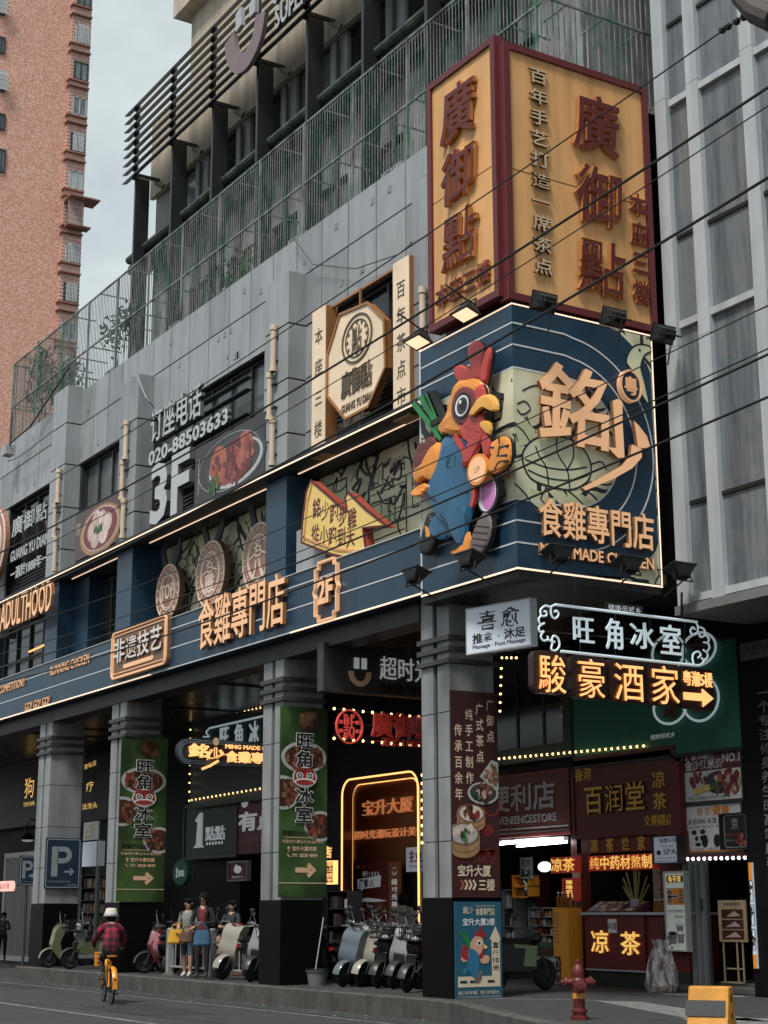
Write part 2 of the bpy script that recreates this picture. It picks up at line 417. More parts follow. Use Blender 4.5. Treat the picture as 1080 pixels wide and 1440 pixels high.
b = MB(mat('old asphalt patch', (.026, .026, .028), .85, var=.3, scale=3))
for P in ([(-31, 12.2), (-27.5, 12.0), (-27.2, 13.3), (-30.6, 13.6)], [(-24, 13.2), (-20.5, 13.0), (-20.3, 13.9), (-23.8, 14.1)], [(-41, 13.9), (-38.5, 13.8), (-38.4, 14.6), (-41, 14.7)], [(-60, 14.75), (-20, 14.72), (-20, 14.80), (-60, 14.83)], [(-33.5, 11.6), (-22, 12.5), (-22, 12.53), (-33.5, 11.64)]): b.poly([(x, y, -.3265) for x, y in P])
b.build('road', kind='structure')
# block added across the street, out of view behind the viewer: it shades the arcade and shows in the glass
M_opp = mat('added block facade', (.20, .20, .195), .8, var=.2, dirt=.3); b = MB(M_opp); b.box(-110, 40, -24, -14, -.33, 10.5)
for x in range(-108, 40, 5):
    for z in (4.5, 7.6): b.box(x, x+3, -14.0, -13.97, z, z+2, M_glassd)
b.box(-110, 40, -14.0, -13.96, .2, 3.3, M_dark); tag(b.build('added_opposite_block'), 'plain grey block added across the street, out of view, to shade the arcade', 'building')
# ------------------------------------------------------------------ the arcade building
BLD = thing('arcade_building', 'grey panelled commercial building on square stone pillars above the arcade', 'building', (-35, 16, 0))
PX = [(-63.6, -62.65), (-53.7, -52.75), (-44.43, -43.47), (-39.15, -38.2), (-30.75, -29.85), (-24.57, -23.66)]
YP, YW, SOF = 16.0, 16.45, 6.97
for x0, x1 in PX:
    b = MB(M_stone); y0, y1 = YP, YP+.95; rows = [1.66, 2.62, 3.72, 4.86, 5.72]
    for a, c in zip(rows, rows[1:]+[SOF]):
        for z0, z1 in ([(a+.008, c-.008)] if a != 5.72 else [(5.80, 5.93), (6.02, 6.13), (6.22, c)]):
            mid = (x0+x1)/2
            b.box(x0, mid-.07, y0, y0+.12, z0, z1); b.box(mid+.07, x1-.0, y0, y0+.12, z0, z1)
            b.box(x0+.0, x1, y0+.12, y1-.22, z0, z1); b.box(x0, x1, y1-.215, y1, z0, z1)
    b.box(x0+.02, x1-.02, y0+.06, y1-.02, 1.66, SOF, M_gap)
    P = b.build('pillar', BLD)
    b = MB(M_trim)
    for z0, z1 in ((5.72, 5.80), (5.93, 6.02), (6.13, 6.22)): b.box(x0-.06, x1+.06, y0-.06, y1+.06, z0, z1)
    b.build('pillar_trim', P)
    b = MB(M_gran); b.box(x0-.02, x1+.02, y0-.02, y1+.02, 0, 1.655); b.build('pillar_base', P, bevel=.008)
# arcade ceiling and its drop beam
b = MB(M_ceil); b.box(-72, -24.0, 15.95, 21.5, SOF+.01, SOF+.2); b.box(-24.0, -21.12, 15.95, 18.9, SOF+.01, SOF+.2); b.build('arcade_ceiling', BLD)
b = MB(M_blk); b.box(-72, -24.6, 15.98, 16.55, 6.60, SOF+.005)
for xx in (-50, -48, -41.5, -36.5, -33.4, -27.2): b.box(xx, xx+.05, 16.6, 21.4, SOF-.03, SOF+.005)
b.build('soffit_beam', BLD)
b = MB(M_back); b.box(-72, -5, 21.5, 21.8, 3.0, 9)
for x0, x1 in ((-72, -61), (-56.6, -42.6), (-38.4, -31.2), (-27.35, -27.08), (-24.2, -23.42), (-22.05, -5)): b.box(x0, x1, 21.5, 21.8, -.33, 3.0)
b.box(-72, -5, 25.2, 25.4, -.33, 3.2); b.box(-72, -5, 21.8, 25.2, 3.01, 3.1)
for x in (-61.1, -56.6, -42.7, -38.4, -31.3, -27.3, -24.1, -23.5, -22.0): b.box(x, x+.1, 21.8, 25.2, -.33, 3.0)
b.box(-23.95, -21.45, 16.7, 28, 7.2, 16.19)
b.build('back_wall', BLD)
# second storey behind the fascia
b = MB(M_navy)
for x0, x1 in PX[1:-1]: b.box(x0-.02, x1+.02, YP, 16.9, 8.0, 10.60)
b.box(-44.0, -42.3, 16.46, 16.9, 8.0, 10.6)
split(b, 'storey_pier', BLD)
b = MB(M_glassd); b.box(-72, -24, 16.92, 17.0, 7.6, 10.62); b.build('storey_wall', BLD)
for xa, xb, nn in ((-42.25, -39.2, 4), (-52.7, -44.45, 7)):
    f = MB(M_frame)
    for i in range(nn+1):
        x = xa+(xb-xa)*i/nn; f.box(x-.035, x+.035, 16.80, 16.915, 8.0, 10.5)
    for z in (8.05, 9.1, 10.45): f.box(xa, xb, 16.82, 16.91, z-.03, z+.03)
    F = f.build('window', BLD)
    f = MB(M_glassd); f.box(xa, xb, 16.87, 16.9, 8.0, 10.5); f.build('pane', F)
# ledge with its light line
b = MB(M_blk); b.box(-72, -23.95, 15.72, 16.95, 10.62, 10.74); b.build('ledge', BLD)
b = MB(M_neonw); b.box(-72, -23.95, 15.705, 15.72, 10.63, 10.655); b.box(-37.6, -30.95, 16.2, 16.225, 10.60, 10.617); b.box(-29.7, -24, 16.2, 16.225, 10.60, 10.617); b.box(-43.0, -39.4, 16.2, 16.225, 10.60, 10.617)
split(b, 'ledge_light', BLD)
# third storey: panelled wall with openings
ZT = 16.38; ZO = 14.08
OPEN = [(-49.6, -45.0), (-43.35, -40.35), (-38.15, -31.75), (-29.55, -24.75)]
b = MB(M_clad); g = .019
def panels(x0, x1, rows, step, m=None):
    n = max(1, round((x1-x0)/step))
    for i in range(n):
        a = x0+(x1-x0)*i/n; c = x0+(x1-x0)*(i+1)/n
        for z0, z1 in zip(rows, rows[1:]):
            b.use(M_clad if RNG.random() < .75 else M_clad2); b.box(a+g, c-g, YW, YW+.06, z0+g, z1-g)
for xa, xb in ((-51.6, -44.63), (-43.5, -38.3), (-38.3, -30.3), (-30.3, -23.4)): panels(xa, xb, [ZO+.02, 15.33, ZT], 1.12)
for xa, xb in ((-51.6, -49.6), (-45.0, -44.45), (-40.35, -39.2), (-31.75, -30.8), (-29.86, -29.55), (-24.75, -24.5)): panels(xa, xb, [10.74, 11.6, 12.85, ZO], 1.2)
b.use(M_gap); b.box(-51.6, -23.4, YW+.05, YW+.3, ZO, ZT-.01)
for xa, xb in ((-51.6, -49.6), (-45.0, -43.36), (-40.35, -38.16), (-31.75, -29.56), (-24.75, -23.4)): b.box(xa, xb, YW+.05, YW+.3, 10.74, ZO)
b.use(M_clad2)
for i in range(46):      # little square vent plates
    x = RNG.uniform(-50, -24); z = RNG.choice((14.35, 14.5, 15.1, 15.6, 15.9, 16.1)); b.box(x, x+.13, YW-.012, YW, z, z+.15)
b.build('wall', BLD)
for (x0, x1), top in zip(PX[2:], (16.5, 15.33, 15.33, 15.33)):
    b = MB(M_clad); z = 10.74
    rows = [10.74, 11.55, 12.8, 14.08, 15.33]+([16.5] if top > 16 else [])
    for a, c in zip(rows, rows[1:]):
        b.use(M_clad if RNG.random() < .6 else M_clad2); b.box(x0-.2, x1+.02, YP, YW+.04, a+g, c-g)
    b.box(x0-.18, x1, YP+.02, YW+.02, 10.74, top-.03, M_gap)
    b.build('pilaster', BLD)
for k, (x0, x1) in enumerate(OPEN):
    f = MB(M_frame); n = round((x1-x0)/1.05)
    for i in range(n+1): x = x0+(x1-x0)*i/n; f.box(x-.03, x+.03, 16.62, 16.76, 11.9, ZO)
    for z in (11.9, 12.5, ZO-.03): f.box(x0, x1, 16.63, 16.75, z-.03, z+.03)
    for i in range(11): z = 10.78+i*.1; f.box(x0, x1, 16.6, 16.75, z, z+.055)
    f.box(x0, x1, 16.79, 16.83, 10.7, ZO)
    F = f.build('window', BLD)
    f = MB(M_glassg if k in (1, 2) else M_glassd); f.box(x0, x1, 16.7, 16.72, 11.9, ZO); f.build('pane', F)
# terrace and the storeys set back behind it
b = MB(M_conc); b.box(-51.55, -21.3, 16.55, 27, 16.2, 16.36); b.box(-50.4, -50.2, 16.6, 27, 10, 16.2); b.build('terrace_floor', BLD)
YS = 18.5
def wallrow(b, x0, x1, z0, z1, ops, zo0, zo1, Y=YS):
    b.box(x0, x1, Y, Y+.25, z0, zo0); b.box(x0, x1, Y, Y+.25, zo1, z1); x = x0
    for a, c in ops: b.box(x, a, Y, Y+.25, zo0, zo1); x = c
    b.box(x, x1, Y, Y+.25, zo0, zo1)
op4 = [(-40.6+i*2.55, -39.2+i*2.55) for i in range(7)]
b = MB(M_conc); wallrow(b, -43.3, -22.4, 16.36, 20.55, op4, 17.0, 19.0); b.box(-22.65, -22.4, 18.75, 32, 16.36, 40); b.build('lower_terrace_wall', BLD)
b = MB(M_moss); b.box(-44.0, -22.3, 17.95, 18.5, 20.55, 20.80); b.tube([(-43.8, 17.9, 20.92), (-22.3, 17.9, 20.92)], .13, 10); b.tube([(-43.8, 18.2, 20.45), (-22.3, 18.2, 20.45)], .06, 8); b.build('slab_edge', BLD)
op5 = [(-42.2+i*2.66, -40.4+i*2.66) for i in range(7)]
b = MB(M_conc); wallrow(b, -43.25, -22.4, 20.8, 22.95, op5, 20.9, 22.94); b.build('upper_terrace_wall', BLD)
b = MB(M_cream); n = 15
for i in range(n): a = -43.4+i*1.4; b.box(a+.01, a+1.39, YS-.16, YS-.02, 22.9, 25.6)
b.box(-43.38, -22.4, YS-.02, YS+.25, 22.95, 25.6); b.box(-41.2, -22.4, YS+.1, YS+8, 25.6, 28.2); b.box(-41.6, -22.3, YS-.35, YS+8, 28.2, 44); b.build('cream_wall', BLD)
for ops, z0, z1 in ((op4, 17.0, 19.0), (op5, 20.9, 22.94)):
    for i, (a, c) in enumerate(ops):
        f = MB(M_frame)
        for x in (a+.03, (a+c)/2, c-.03): f.box(x-.03, x+.03, YS+.1, YS+.18, z0, z1)
        for z in (z0+.03, z1-.03): f.box(a, c, YS+.1, YS+.18, z-.03, z+.03)
        F = f.build('window', BLD); f = MB(M_glassd if i % 3 else M_glassg); f.box(a, c, YS+.13, YS+.15, z0, z1); f.build('pane', F)
b = MB(M_dark)     # drain pipes down the set-back wall
for i in range(6):
    x = -39.9+i*2.66; b.tube([(x, YS-.35, 22.6), (x, YS-.1, 22.75), (x, YS-.08, 22.5), (x, YS-.08, 16.5)][1:], .05, 7)
split(b, 'drain_pipe', BLD)

# ------------------------------------------------------------------ terrace cage
CAGE = thing('terrace_cage', 'rusty green-black metal bar cage round the roof terrace above the grey panels', 'railing', (-36, 16.5, 16.38))
M_bar = ramp2('rusty green bars', 'ShaderNodeTexNoise', [(.35, (.07, .07, .07)), (.48, (.24, .245, .245)), (.57, (.05, .13, .085)), (.70, (.34, .345, .34))], .7, (1.2, 1.2, .5), Scale=1.3, Detail=6)
b = MB(M_bar); YC = 16.62; XE = -21.3
n = int((XE+50.4)/.115)
for i in range(n+1): x = -50.4+i*.115; b.box(x-.008, x+.008, YC-.008, YC+.008, ZT-.02, 19.25)
for i in range(40): y = YC+.135*i; b.box(XE-.011, XE+.011, y-.011, y+.011, 16.3, 24 if i < 20 else 24)
for i in range(22): y = YC+.135*i; b.box(-50.42, -50.4, y-.011, y+.011, ZT-.02, 19.25)
b.build('bars', CAGE)
b = MB(M_bar)
for z in (19.25, 17.75): b.box(-50.45, XE+.02, YC-.02, YC+.02, z-.022, z+.022); b.box(-50.45, -50.4, YC, YC+3, z-.022, z+.022)
for z in (17.9, 21.4): b.box(XE-.02, XE+.02, YC, YC+6, z-.022, z+.022)
b.build('rail', CAGE)
b = MB(M_bar)
for i in range(14): x = -50.3+i*2.22; b.box(x-.025, x+.025, YC-.025, YC+.025, ZT, 19.25)
split(b, 'post', CAGE)
b = MB(M_bar)
for i in range(26): x = -50.0+i*1.11; b.box(x-.016, x+.016, YC, YC+.95, 17.72, 17.75)
for i in range(13): x = -49.4+i*2.22; b.box(x-.016, x+.016, YC, YC+.75, 19.2, 19.23)
for i in range(5): y = YC+.6+i*.9; b.box(XE-.7, XE, y-.016, y+.016, 17.87, 17.9)
split(b, 'bracket', CAGE)
M_leaf = [mat('creeper leaf %d' % i, c, .8, var=.4, scale=9) for i, c in enumerate(((.02, .075, .035), (.035, .10, .05), (.05, .09, .03), (.014, .05, .03)))]
for k, (xc, zc_, rx, rz, n_, lab) in enumerate(((-48.4, 18.3, 1.0, 1.0, 420, 'dark green climbing plant tangled in the far corner of the terrace cage'), (-46.2, 17.4, 1.2, .8, 460, 'green climbing plant low on the terrace cage beside the far corner plant'), (-41.6, 17.9, 1.4, .5, 260, 'thin green creeper on the cage above the second pilaster'), (-34.6, 17.1, 1.6, .35, 160, 'sparse creeper on the cage above the phone number sign'))):
    b = MB()
    for i in range(n_):
        a = RNG.uniform(0, 6.3); r = RNG.random()**.6; p = Vector((xc+rx*r*cos(a)+RNG.gauss(0, .12), YC+RNG.uniform(.03, .5), zc_+rz*r*sin(a)+RNG.gauss(0, .12))); u = Vector((RNG.uniform(-1, 1), RNG.uniform(-.6, .6), RNG.uniform(-1, 1))).normalized()*RNG.uniform(.07, .15); v_ = u.cross(Vector((RNG.uniform(-1, 1), RNG.uniform(-1, 1), RNG.uniform(-1, 1)))).normalized()*.04
        b.use(RNG.choice(M_leaf)); b.add([p-u, p-v_, p+u, p+v_], [(0, 1, 2, 3)])
    T_ = thing('climbing_plant', lab, 'plant', (xc, YC+.2, ZT)); b.build('foliage', T_); b = MB(M_moss)
    for i in range(5): x = xc+rx*RNG.uniform(-.7, .7); b.tube([(x, YC+.2, ZT), (x+.1, YC+.25, zc_), (x+.3, YC+.1, zc_+rz*.7)], .012, 5)
    b.build('stem', T_)
# air conditioners on the terrace
M_acw = mat('aged air conditioner white', (.45, .46, .45), .6, dirt=.5, var=.15); M_acg = mat('fan grille green', (.03, .09, .06), .6)
ac = thing('air_conditioner', 'x', 'air conditioner', (0, 0, 0), group='air conditioners on the roof terrace')
b = MB(M_acw); b.box(-.42, .42, 0, .32, 0, .62); b.build('case', ac, local=True, bevel=.015)
b = MB(M_acg); fr = Fr((-.1, -.004, .31), EX, EZ); b.disc(fr, 0, 0, .25, .25, .004)
for r in (.25, .19, .13, .07): b.ring(fr, 0, 0, r, r, .015, .004, .014, M_dark)
b.build('fan_grille', ac, local=True)
acs = [-46.1, -43.0, -38.4, -35.1, -31.6, -27.3, -24.9]
for i, x in enumerate(acs):
    o = ac if i == 0 else copy_tree(ac)
    place(o, (x, 17.1, 16.42), 0, ['white air conditioner near the far end of the terrace cage', 'white air conditioner on the terrace above the leftmost tall pilaster', 'white air conditioner on the terrace behind the cage above the second pilaster', 'white air conditioner on the terrace above the phone number sign', 'white air conditioner on the terrace above the third pilaster', 'white air conditioner above the octagonal gold sign, further from the orange sign', 'white air conditioner on the terrace just beside the orange corner sign'][i])

# ------------------------------------------------------------------ louvre screen above the terrace
LV = thing('louvre_screen', 'black horizontal louvre screen on tall black posts high above the terrace', 'screen', (-36, 17.5, 16.4))
M_lv = mat('louvre black metal', (.020, .021, .023), .4, var=.15)
for i in range(8):
    x = -42.62+i*2.68; b = MB(M_lv); b.box(x, x+.11, 17.5, 17.95, 16.36, 23.1); b.box(x, x+.11, 17.46, 17.56, 23.1, 25.5); b.box(x+.02, x+.09, 17.56, 18.3, 23.15, 23.25); b.build('post', LV)
b = MB(M_lv)
for i in range(9):
    z = 23.02+i*.285; b.add([(-43.1, 17.30, z), (-22.6, 17.30, z), (-22.6, 17.46, z+.07), (-43.1, 17.46, z+.07), (-43.1, 17.30, z+.05), (-22.6, 17.30, z+.05), (-22.6, 17.46, z+.12), (-43.1, 17.46, z+.12)], [(3, 2, 1, 0), (4, 5, 6, 7), (0, 1, 5, 4), (1, 2, 6, 5), (2, 3, 7, 6), (3, 0, 4, 7)])
b.build('slats', LV)
b = MB(M_lv)
for i in range(8):
    for k in range(9): x = -42.58+i*2.68; z = 23.08+k*.285; b.box(x-.08, x+.12, 17.44, 17.52, z-.03, z+.05)
split(b, 'clip', LV)
lamp = thing('spotlight', 'x', 'spotlight', (0, 0, 0), group='spotlights under the louvre screen')
b = MB(M_dark); b.box(-.02, .02, -.25, .1, .02, .05); b.build('arm', lamp, local=True)
b = MB(mat('grey lamp body', (.25, .25, .24), .4)); b.lathe([(.05, -.16), (.08, -.13), (.08, .08), (.11, .13), (.10, .13)], (0, 0, -.05), Vector((.6, .5, -.45)), 10); b.build('head', lamp, local=True)
for i in range(6):
    o = lamp if i == 0 else copy_tree(lamp)
    place(o, (-42.25+i*2.68, 18.15, 22.95), .3, 'small grey spotlight under the louvre screen beside the %s black post' % ('outermost', 'second', 'third', 'fourth', 'fifth', 'sixth')[i])
SG = thing('screen_sign', 'pale smile symbol with SUPER lettering fixed on the black louvres', 'sign', (-36, 17.25, 23.2))
fr = Fr((0, 17.2, 0), EX, EZ); b = MB()
M_mauve = mat('faded mauve sign face', (.20, .145, .15), .5, var=.1); M_sgrey = mat('sign grey face', (.42, .43, .44), .45, dirt=.2)
q = lambda x, y: fr.q(x, y)
U = smooth_line([q(328, 56), q(330, 75), q(336, 88), q(345, 90), q(355, 80), q(366, 55), q(372, 20)], 5)
b.path(fr, [tuple(p) for p in U], .55, 0, .12, M_mauve)
b.prism(fr, [q(337, 22), q(344, 11), q(345, 36), q(337, 47)], 0, .12, M_sgrey); b.prism(fr, [q(356, 8), q(365, -10), q(364, 18), q(356, 27)], 0, .12, M_sgrey)
b.build('smile_mark', SG)
b = MB(); A = q(390, 44); B = q(434, -4)
b.text(fr, 'SUPER', A[0], A[1], B[0]+.1, A[1]+.62, M_sgrey, 0, .08, .03, M_dark)
C = q(388, 16); b.row(fr, '超时光', C[0], C[1]+.1, C[0]+5.4, C[1]+1.9, M_sgrey, 0, .1, .03, M_dark)
b.build('lettering', SG)

# ------------------------------------------------------------------ glazed building on the right
GB = thing('glazed_building', 'grey glass building with broad pale vertical fins overhanging the shop fronts', 'building', (-18, 19, 6.6))
M_fin = mat('pale aluminium fin', (.47, .50, .52), .42, var=.06, dirt=.28, streak=.15)
M_pane = ramp2('tinted curtain wall glass', 'ShaderNodeTexNoise', [(.30, (.075, .087, .097)), (.46, (.13, .148, .162)), (.56, (.18, .20, .215)), (.70, (.10, .114, .125))], .10, (3.2, 3.2, .28), Scale=1.0, Detail=8., Roughness=.7)
b = MB(M_pane); b.box(-20.8, -4, 19.12, 19.2, 6.65, 44); b.build('glass_wall', GB)
b = MB(M_back); b.box(-20.95, -4, 19.3, 30, 6.62, 44); b.build('core', GB)
FX = [-20.98, -20.12, -18.72, -17.32, -15.9, -14.5, -13.1, -11.7]
for x in FX:
    b = MB(M_fin)
    for z0, z1 in ((6.58, 11.3), (11.31, 16.2), (16.21, 21), (21.01, 26), (26.01, 44)): b.box(x, x+.30, 19.01, 19.3, z0, z1)
    b.build('fin', GB)
b = MB(M_fin)
for z in (6.62, 11.62, 16.0, 20.6, 25): b.box(-20.64, -4, 19.04, 19.2, z, z+.13)
b.build('transom', GB)
b = MB(M_blk)
for z in (8.35, 13.35, 17.65, 22): b.box(-20.64, -4, 19.08, 19.14, z, z+.07)
b.build('glazing_bar', GB)
b = MB(mat('overhang soffit', (.16, .165, .17), .6)); b.box(-21.0, -4, 18.95, 21.48, 6.42, 6.58); b.build('soffit', GB)
# ------------------------------------------------------------------ tower far left
TW = thing('apartment_tower', 'tall salmon pink tiled apartment tower with a column of bay windows', 'building', (-108, 70, 0))
M_mos = ramp2('salmon mosaic tiles', 'ShaderNodeTexVoronoi', [(.0, (.56, .26, .19)), (.34, (.50, .22, .16)), (.50, (.60, .30, .22)), (.60, (.72, .44, .34))], .8, (6.5, 6.5, 13), Scale=1., Randomness=1.)
M_brn = mat('brown cornice', (.30, .155, .12), .8, var=.2); M_strp = mat('pale tile stripe', (.55, .42, .38), .8); M_tglass = mat('tower window glass', (.16, .185, .195), .12, var=.7, scale=.3); M_tgl2 = mat('pale window glass', (.35, .42, .41), .2, var=.15)
XT = -108.; y0 = onX(-40, 200, XT).y; y1 = onX(92, 200, XT).y; y2 = onX(119, 200, XT).y
b = MB(M_mos); b.box(XT-14, XT, y0-20, y1, -.3, 90); b.build('wall', TW)
b = MB(M_strp); b.box(XT-9, XT+.25, y1, y2, -.3, 90)
for k in range(230): z = 20+k*.28; b.box(XT-9.02, XT+.28, y1-.02, y2+.02, z, z+.13, M_mos)
b.build('bay_wall', TW)
tops = [-20, 34, 86, 136, 188, 241, 293, 345, 401, 455, 505]
for i, ty in enumerate(tops):
    z1 = onX(97, ty, XT).z; z0 = onX(97, ty+26, XT).z
    b = MB(M_sgrey if i % 2 else M_frame); fr = Fr((XT+.30, y1+.35, 0), EY, EZ); wd = y2-y1-.5
    b.bx(fr, 0, z0, wd, z0+.1, -.1, .06); b.bx(fr, 0, z1-.1, wd, z1, -.1, .06)
    for u in (0, .5, 1): b.bx(fr, wd*u-.06, z0, wd*u+.06, z1, -.1, .06)
    if i % 3 == 1 or i in (7, 8):
        for k in range(1, 9): b.bx(fr, wd*k/9-.02, z0, wd*k/9+.02, z1, .2, .24, M_whitep)
        for k in range(1, 4): b.bx(fr, 0, z0+(z1-z0)*k/4-.02, wd, z0+(z1-z0)*k/4+.02, .2, .24, M_whitep)
    F = b.build('window', TW)
    b = MB(M_tgl2 if i in (4, 5) else M_tglass); b.bx(fr, .05, z0, wd-.05, z1, -.02, .02); b.build('pane', F)
    b = MB(M_brn); b.bx(fr, -.5, z0-.17, wd+.12, z0-.06, -.3, .22); b.bx(fr, -.5, z1+.74, wd+.14, z1+.86, -.3, .28); split(b, 'cornice', F)
    if i == 6:
        b = MB(M_strp)
        for k in range(13): b.bx(fr, wd*k/12*1.15-.3, z0-.2, wd*k/12*1.15-.25, z1+.2, .8, .85)
        for k in range(6): b.bx(fr, -.3, z0-.2+(z1-z0+.4)*k/5, wd*1.15-.25, z0-.15+(z1-z0+.4)*k/5, .8, .85)
        b.bx(fr, -.4, z1+.25, wd+.9, z1+.35, 0, 1.6, M_brn); b.bx(fr, -.3, z0-.3, wd+.5, z0-.2, 0, .9, M_brn); b.build('window_cage', F)
for ty, h, cage in ((-5, 28, 1), (50, 27, 0), (102, 28, 1), (158, 26, 0), (208, 36, 0)):
    a = onX(-6, ty, XT); c = onX(6.5, ty+h, XT); fr = Fr((XT+.02, a.y, c.z), EY, EZ, c.y-a.y, a.z-c.z)
    b = MB(M_frame); b.bx(fr, 0, 0, fr.w, .12, 0, .1); b.bx(fr, 0, fr.h-.12, fr.w, fr.h, 0, .1); b.bx(fr, fr.w-.12, .12, fr.w, fr.h-.12, 0, .1); b.bx(fr, fr.w*.5, .12, fr.w*.5+.1, fr.h-.12, 0, .1)
    if cage:
        for k in range(8): b.bx(fr, fr.w*k/7-.03, 0, fr.w*k/7+.03, fr.h, .4, .46, M_whitep)
        for k in range(5): b.bx(fr, 0, fr.h*k/4-.03, fr.w+.3, fr.h*k/4+.03, .4, .46, M_whitep)
    F = b.build('window', TW); b = MB(M_tglass); b.bx(fr, 0, 0, fr.w, fr.h, 0, .03); b.build('pane', F)
# ------------------------------------------------------------------ signs
class Sign:
    def __init__(s, name, label, cat, fr, board, thick=.08, frame=None, fw=.05, fd=.03, group=None, part='panel'):
        s.fr = fr; c = fr.p(fr.w/2, 0, -thick); s.t = thing(name, label, cat, c, 0, group); s.a = MB(); s.l = MB(); s.W, s.H = fr.w, fr.h
        if board: b = MB(board); b.bx(fr, 0, 0, fr.w, fr.h, -thick, 0); b.build(part, s.t)
        if frame:
            b = MB(frame); w, h = fr.w, fr.h
            b.bx(fr, -fw*.3, -fw*.3, w+fw*.3, fw, -thick-.003, fd); b.bx(fr, -fw*.3, h-fw, w+fw*.3, h+fw*.3, -thick-.003, fd); b.bx(fr, -fw*.3, fw, fw, h-fw, -thick-.003, fd); b.bx(fr, w-fw, fw, w+fw*.3, h-fw, -thick-.003, fd); b.build('frame', s.t)
    # fractions of the board (0..1 from the left and from the TOP)
    def row(s, t, x0, y0, x1, y1, m, d=.003, depth=0., bold=.0, side=None, **k): s.l.row(s.fr, t, x0*s.W, (1-y1)*s.H, x1*s.W, (1-y0)*s.H, m, d, depth, bold, side, **k)
    def text(s, t, x0, y0, x1, y1, m, d=.003, depth=0., bold=.0, side=None, **k): s.l.text(s.fr, t, x0*s.W, (1-y1)*s.H, x1*s.W, (1-y0)*s.H, m, d, depth, bold, side, **k)
    def rect(s, x0, y0, x1, y1, m, d=.002, d0=0): s.a.bx(s.fr, x0*s.W, (1-y1)*s.H, x1*s.W, (1-y0)*s.H, d0, d, m)
    def ell(s, x, y, rx, ry, m, d=.002, d0=None, n=24): s.a.disc(s.fr, x*s.W, (1-y)*s.H, rx*s.W, ry*s.H, d, m, n, d0)
    def ring(s, x, y, rx, ry, t, m, d0=0, d=.004, a0=0, a1=360): s.a.ring(s.fr, x*s.W, (1-y)*s.H, rx*s.W, ry*s.H, t, d0, d, m, 32, radians(a0), radians(a1))
    def poly(s, P, m, d=.002, d0=0): s.a.prism(s.fr, [(x*s.W, (1-y)*s.H) for x, y in P], d0, d, m)
    def line(s, P, w, m, d=.003, d0=0, closed=False): s.a.path(s.fr, [(x*s.W, (1-y)*s.H) for x, y in P], w, d0, d, m, closed)
    def scatter(s, x0, y0, x1, y1, n, rr, ms, d=.003, oval=None):   # many small food pieces
        for i in range(n):
            while True:
                x = RNG.uniform(x0, x1); y = RNG.uniform(y0, y1); cx, cy = (x0+x1)/2, (y0+y1)/2
                if ((x-cx)/((x1-x0)/2))**2+((y-cy)/((y1-y0)/2))**2 < 1: break
            r = rr*RNG.uniform(.6, 1.3); a0 = RNG.uniform(0, 6.3); P = []
            for k in range(7): a = a0+k*.9; q = r*RNG.uniform(.65, 1.1); P.append((x+q*cos(a)*s.H/max(s.W, .01)*.8, y+q*sin(a)))
            s.poly(P, RNG.choice(ms), d+.0006*(i % 9)+.0002*i/ max(n, 1), d)
    def done(s, an='artwork', ln='lettering'):
        s.a.build(an, s.t); s.l.build(ln, s.t); return s.t
M_or = mat('orange sign panel', (.72, .385, .15), .5, var=.10, scale=.6, dirt=.30, streak=.12)
M_mar = mat('maroon frame', (.115, .016, .020), .45, var=.12)
M_red = mat('dark red letter face', (.105, .013, .012), .5, var=.2, scale=5); M_rside = mat('orange letter side', (.46, .17, .045), .5)
M_bei = mat('beige letter face', (.58, .43, .27), .5, var=.15); M_bside = mat('brown letter side', (.13, .055, .025), .5)
# two orange corner signs
for k, (fr, lab) in enumerate(((frYw(-23.36, -21.22, 11.74, 16.66, 15.5), 'narrow orange sign with three dark red characters facing the street'), (frXw(15.58, 18.86, 11.66, 16.50, -21.08), 'broad orange sign with a beige column beside three big dark red characters'))):
    S = Sign('corner_sign', lab, 'sign', fr, M_or, .22, M_mar, .10, .05, 'orange signs above the corner billboard')
    if k == 0:
        for c, a, e in zip('廣御點', (.07, .335, .585), (.325, .57, .83)): S.row(c, .22, a+.01, .74, e-.01, M_red, .03, .08, .012, M_rside, slant=.08)
        S.row('本座三楼', .10, .845, .90, .935, M_red, .02, .05, .01, M_rside)
    else:
        for c, a, e in zip('廣御點', (.09, .385, .68), (.36, .655, .93)): S.row(c, .44, a+.01, .78, e-.01, M_red, .03, .08, .012, M_rside, slant=.05)
        for i, c in enumerate('百年手艺打造一席茶点'): S.row(c, .155, .065+i*.084, .285, .065+i*.084+.066, M_bei, .02, .05, .012, M_bside)
        for i, c in enumerate('本座三楼'): S.row(c, .835, .455+i*.118, .965, .455+i*.118+.100, M_red, .02, .05, .012, M_rside)
    S.rect(.0, .495, 1, .4985, M_bside, .003); S.rect(.60, .02, .603, .98, M_or, .004)
    S.done('panel_seam')
b = MB(M_gap); b.box(-21.9, -21.32, 15.75, 16.6, 11.7, 16.4); b.box(-21.33, -21.12, 15.56, 15.6, 11.8, 16.4)
o = b.build('sign_post'); tag(o, 'dark steel corner post in the slot between the two orange signs', 'post')

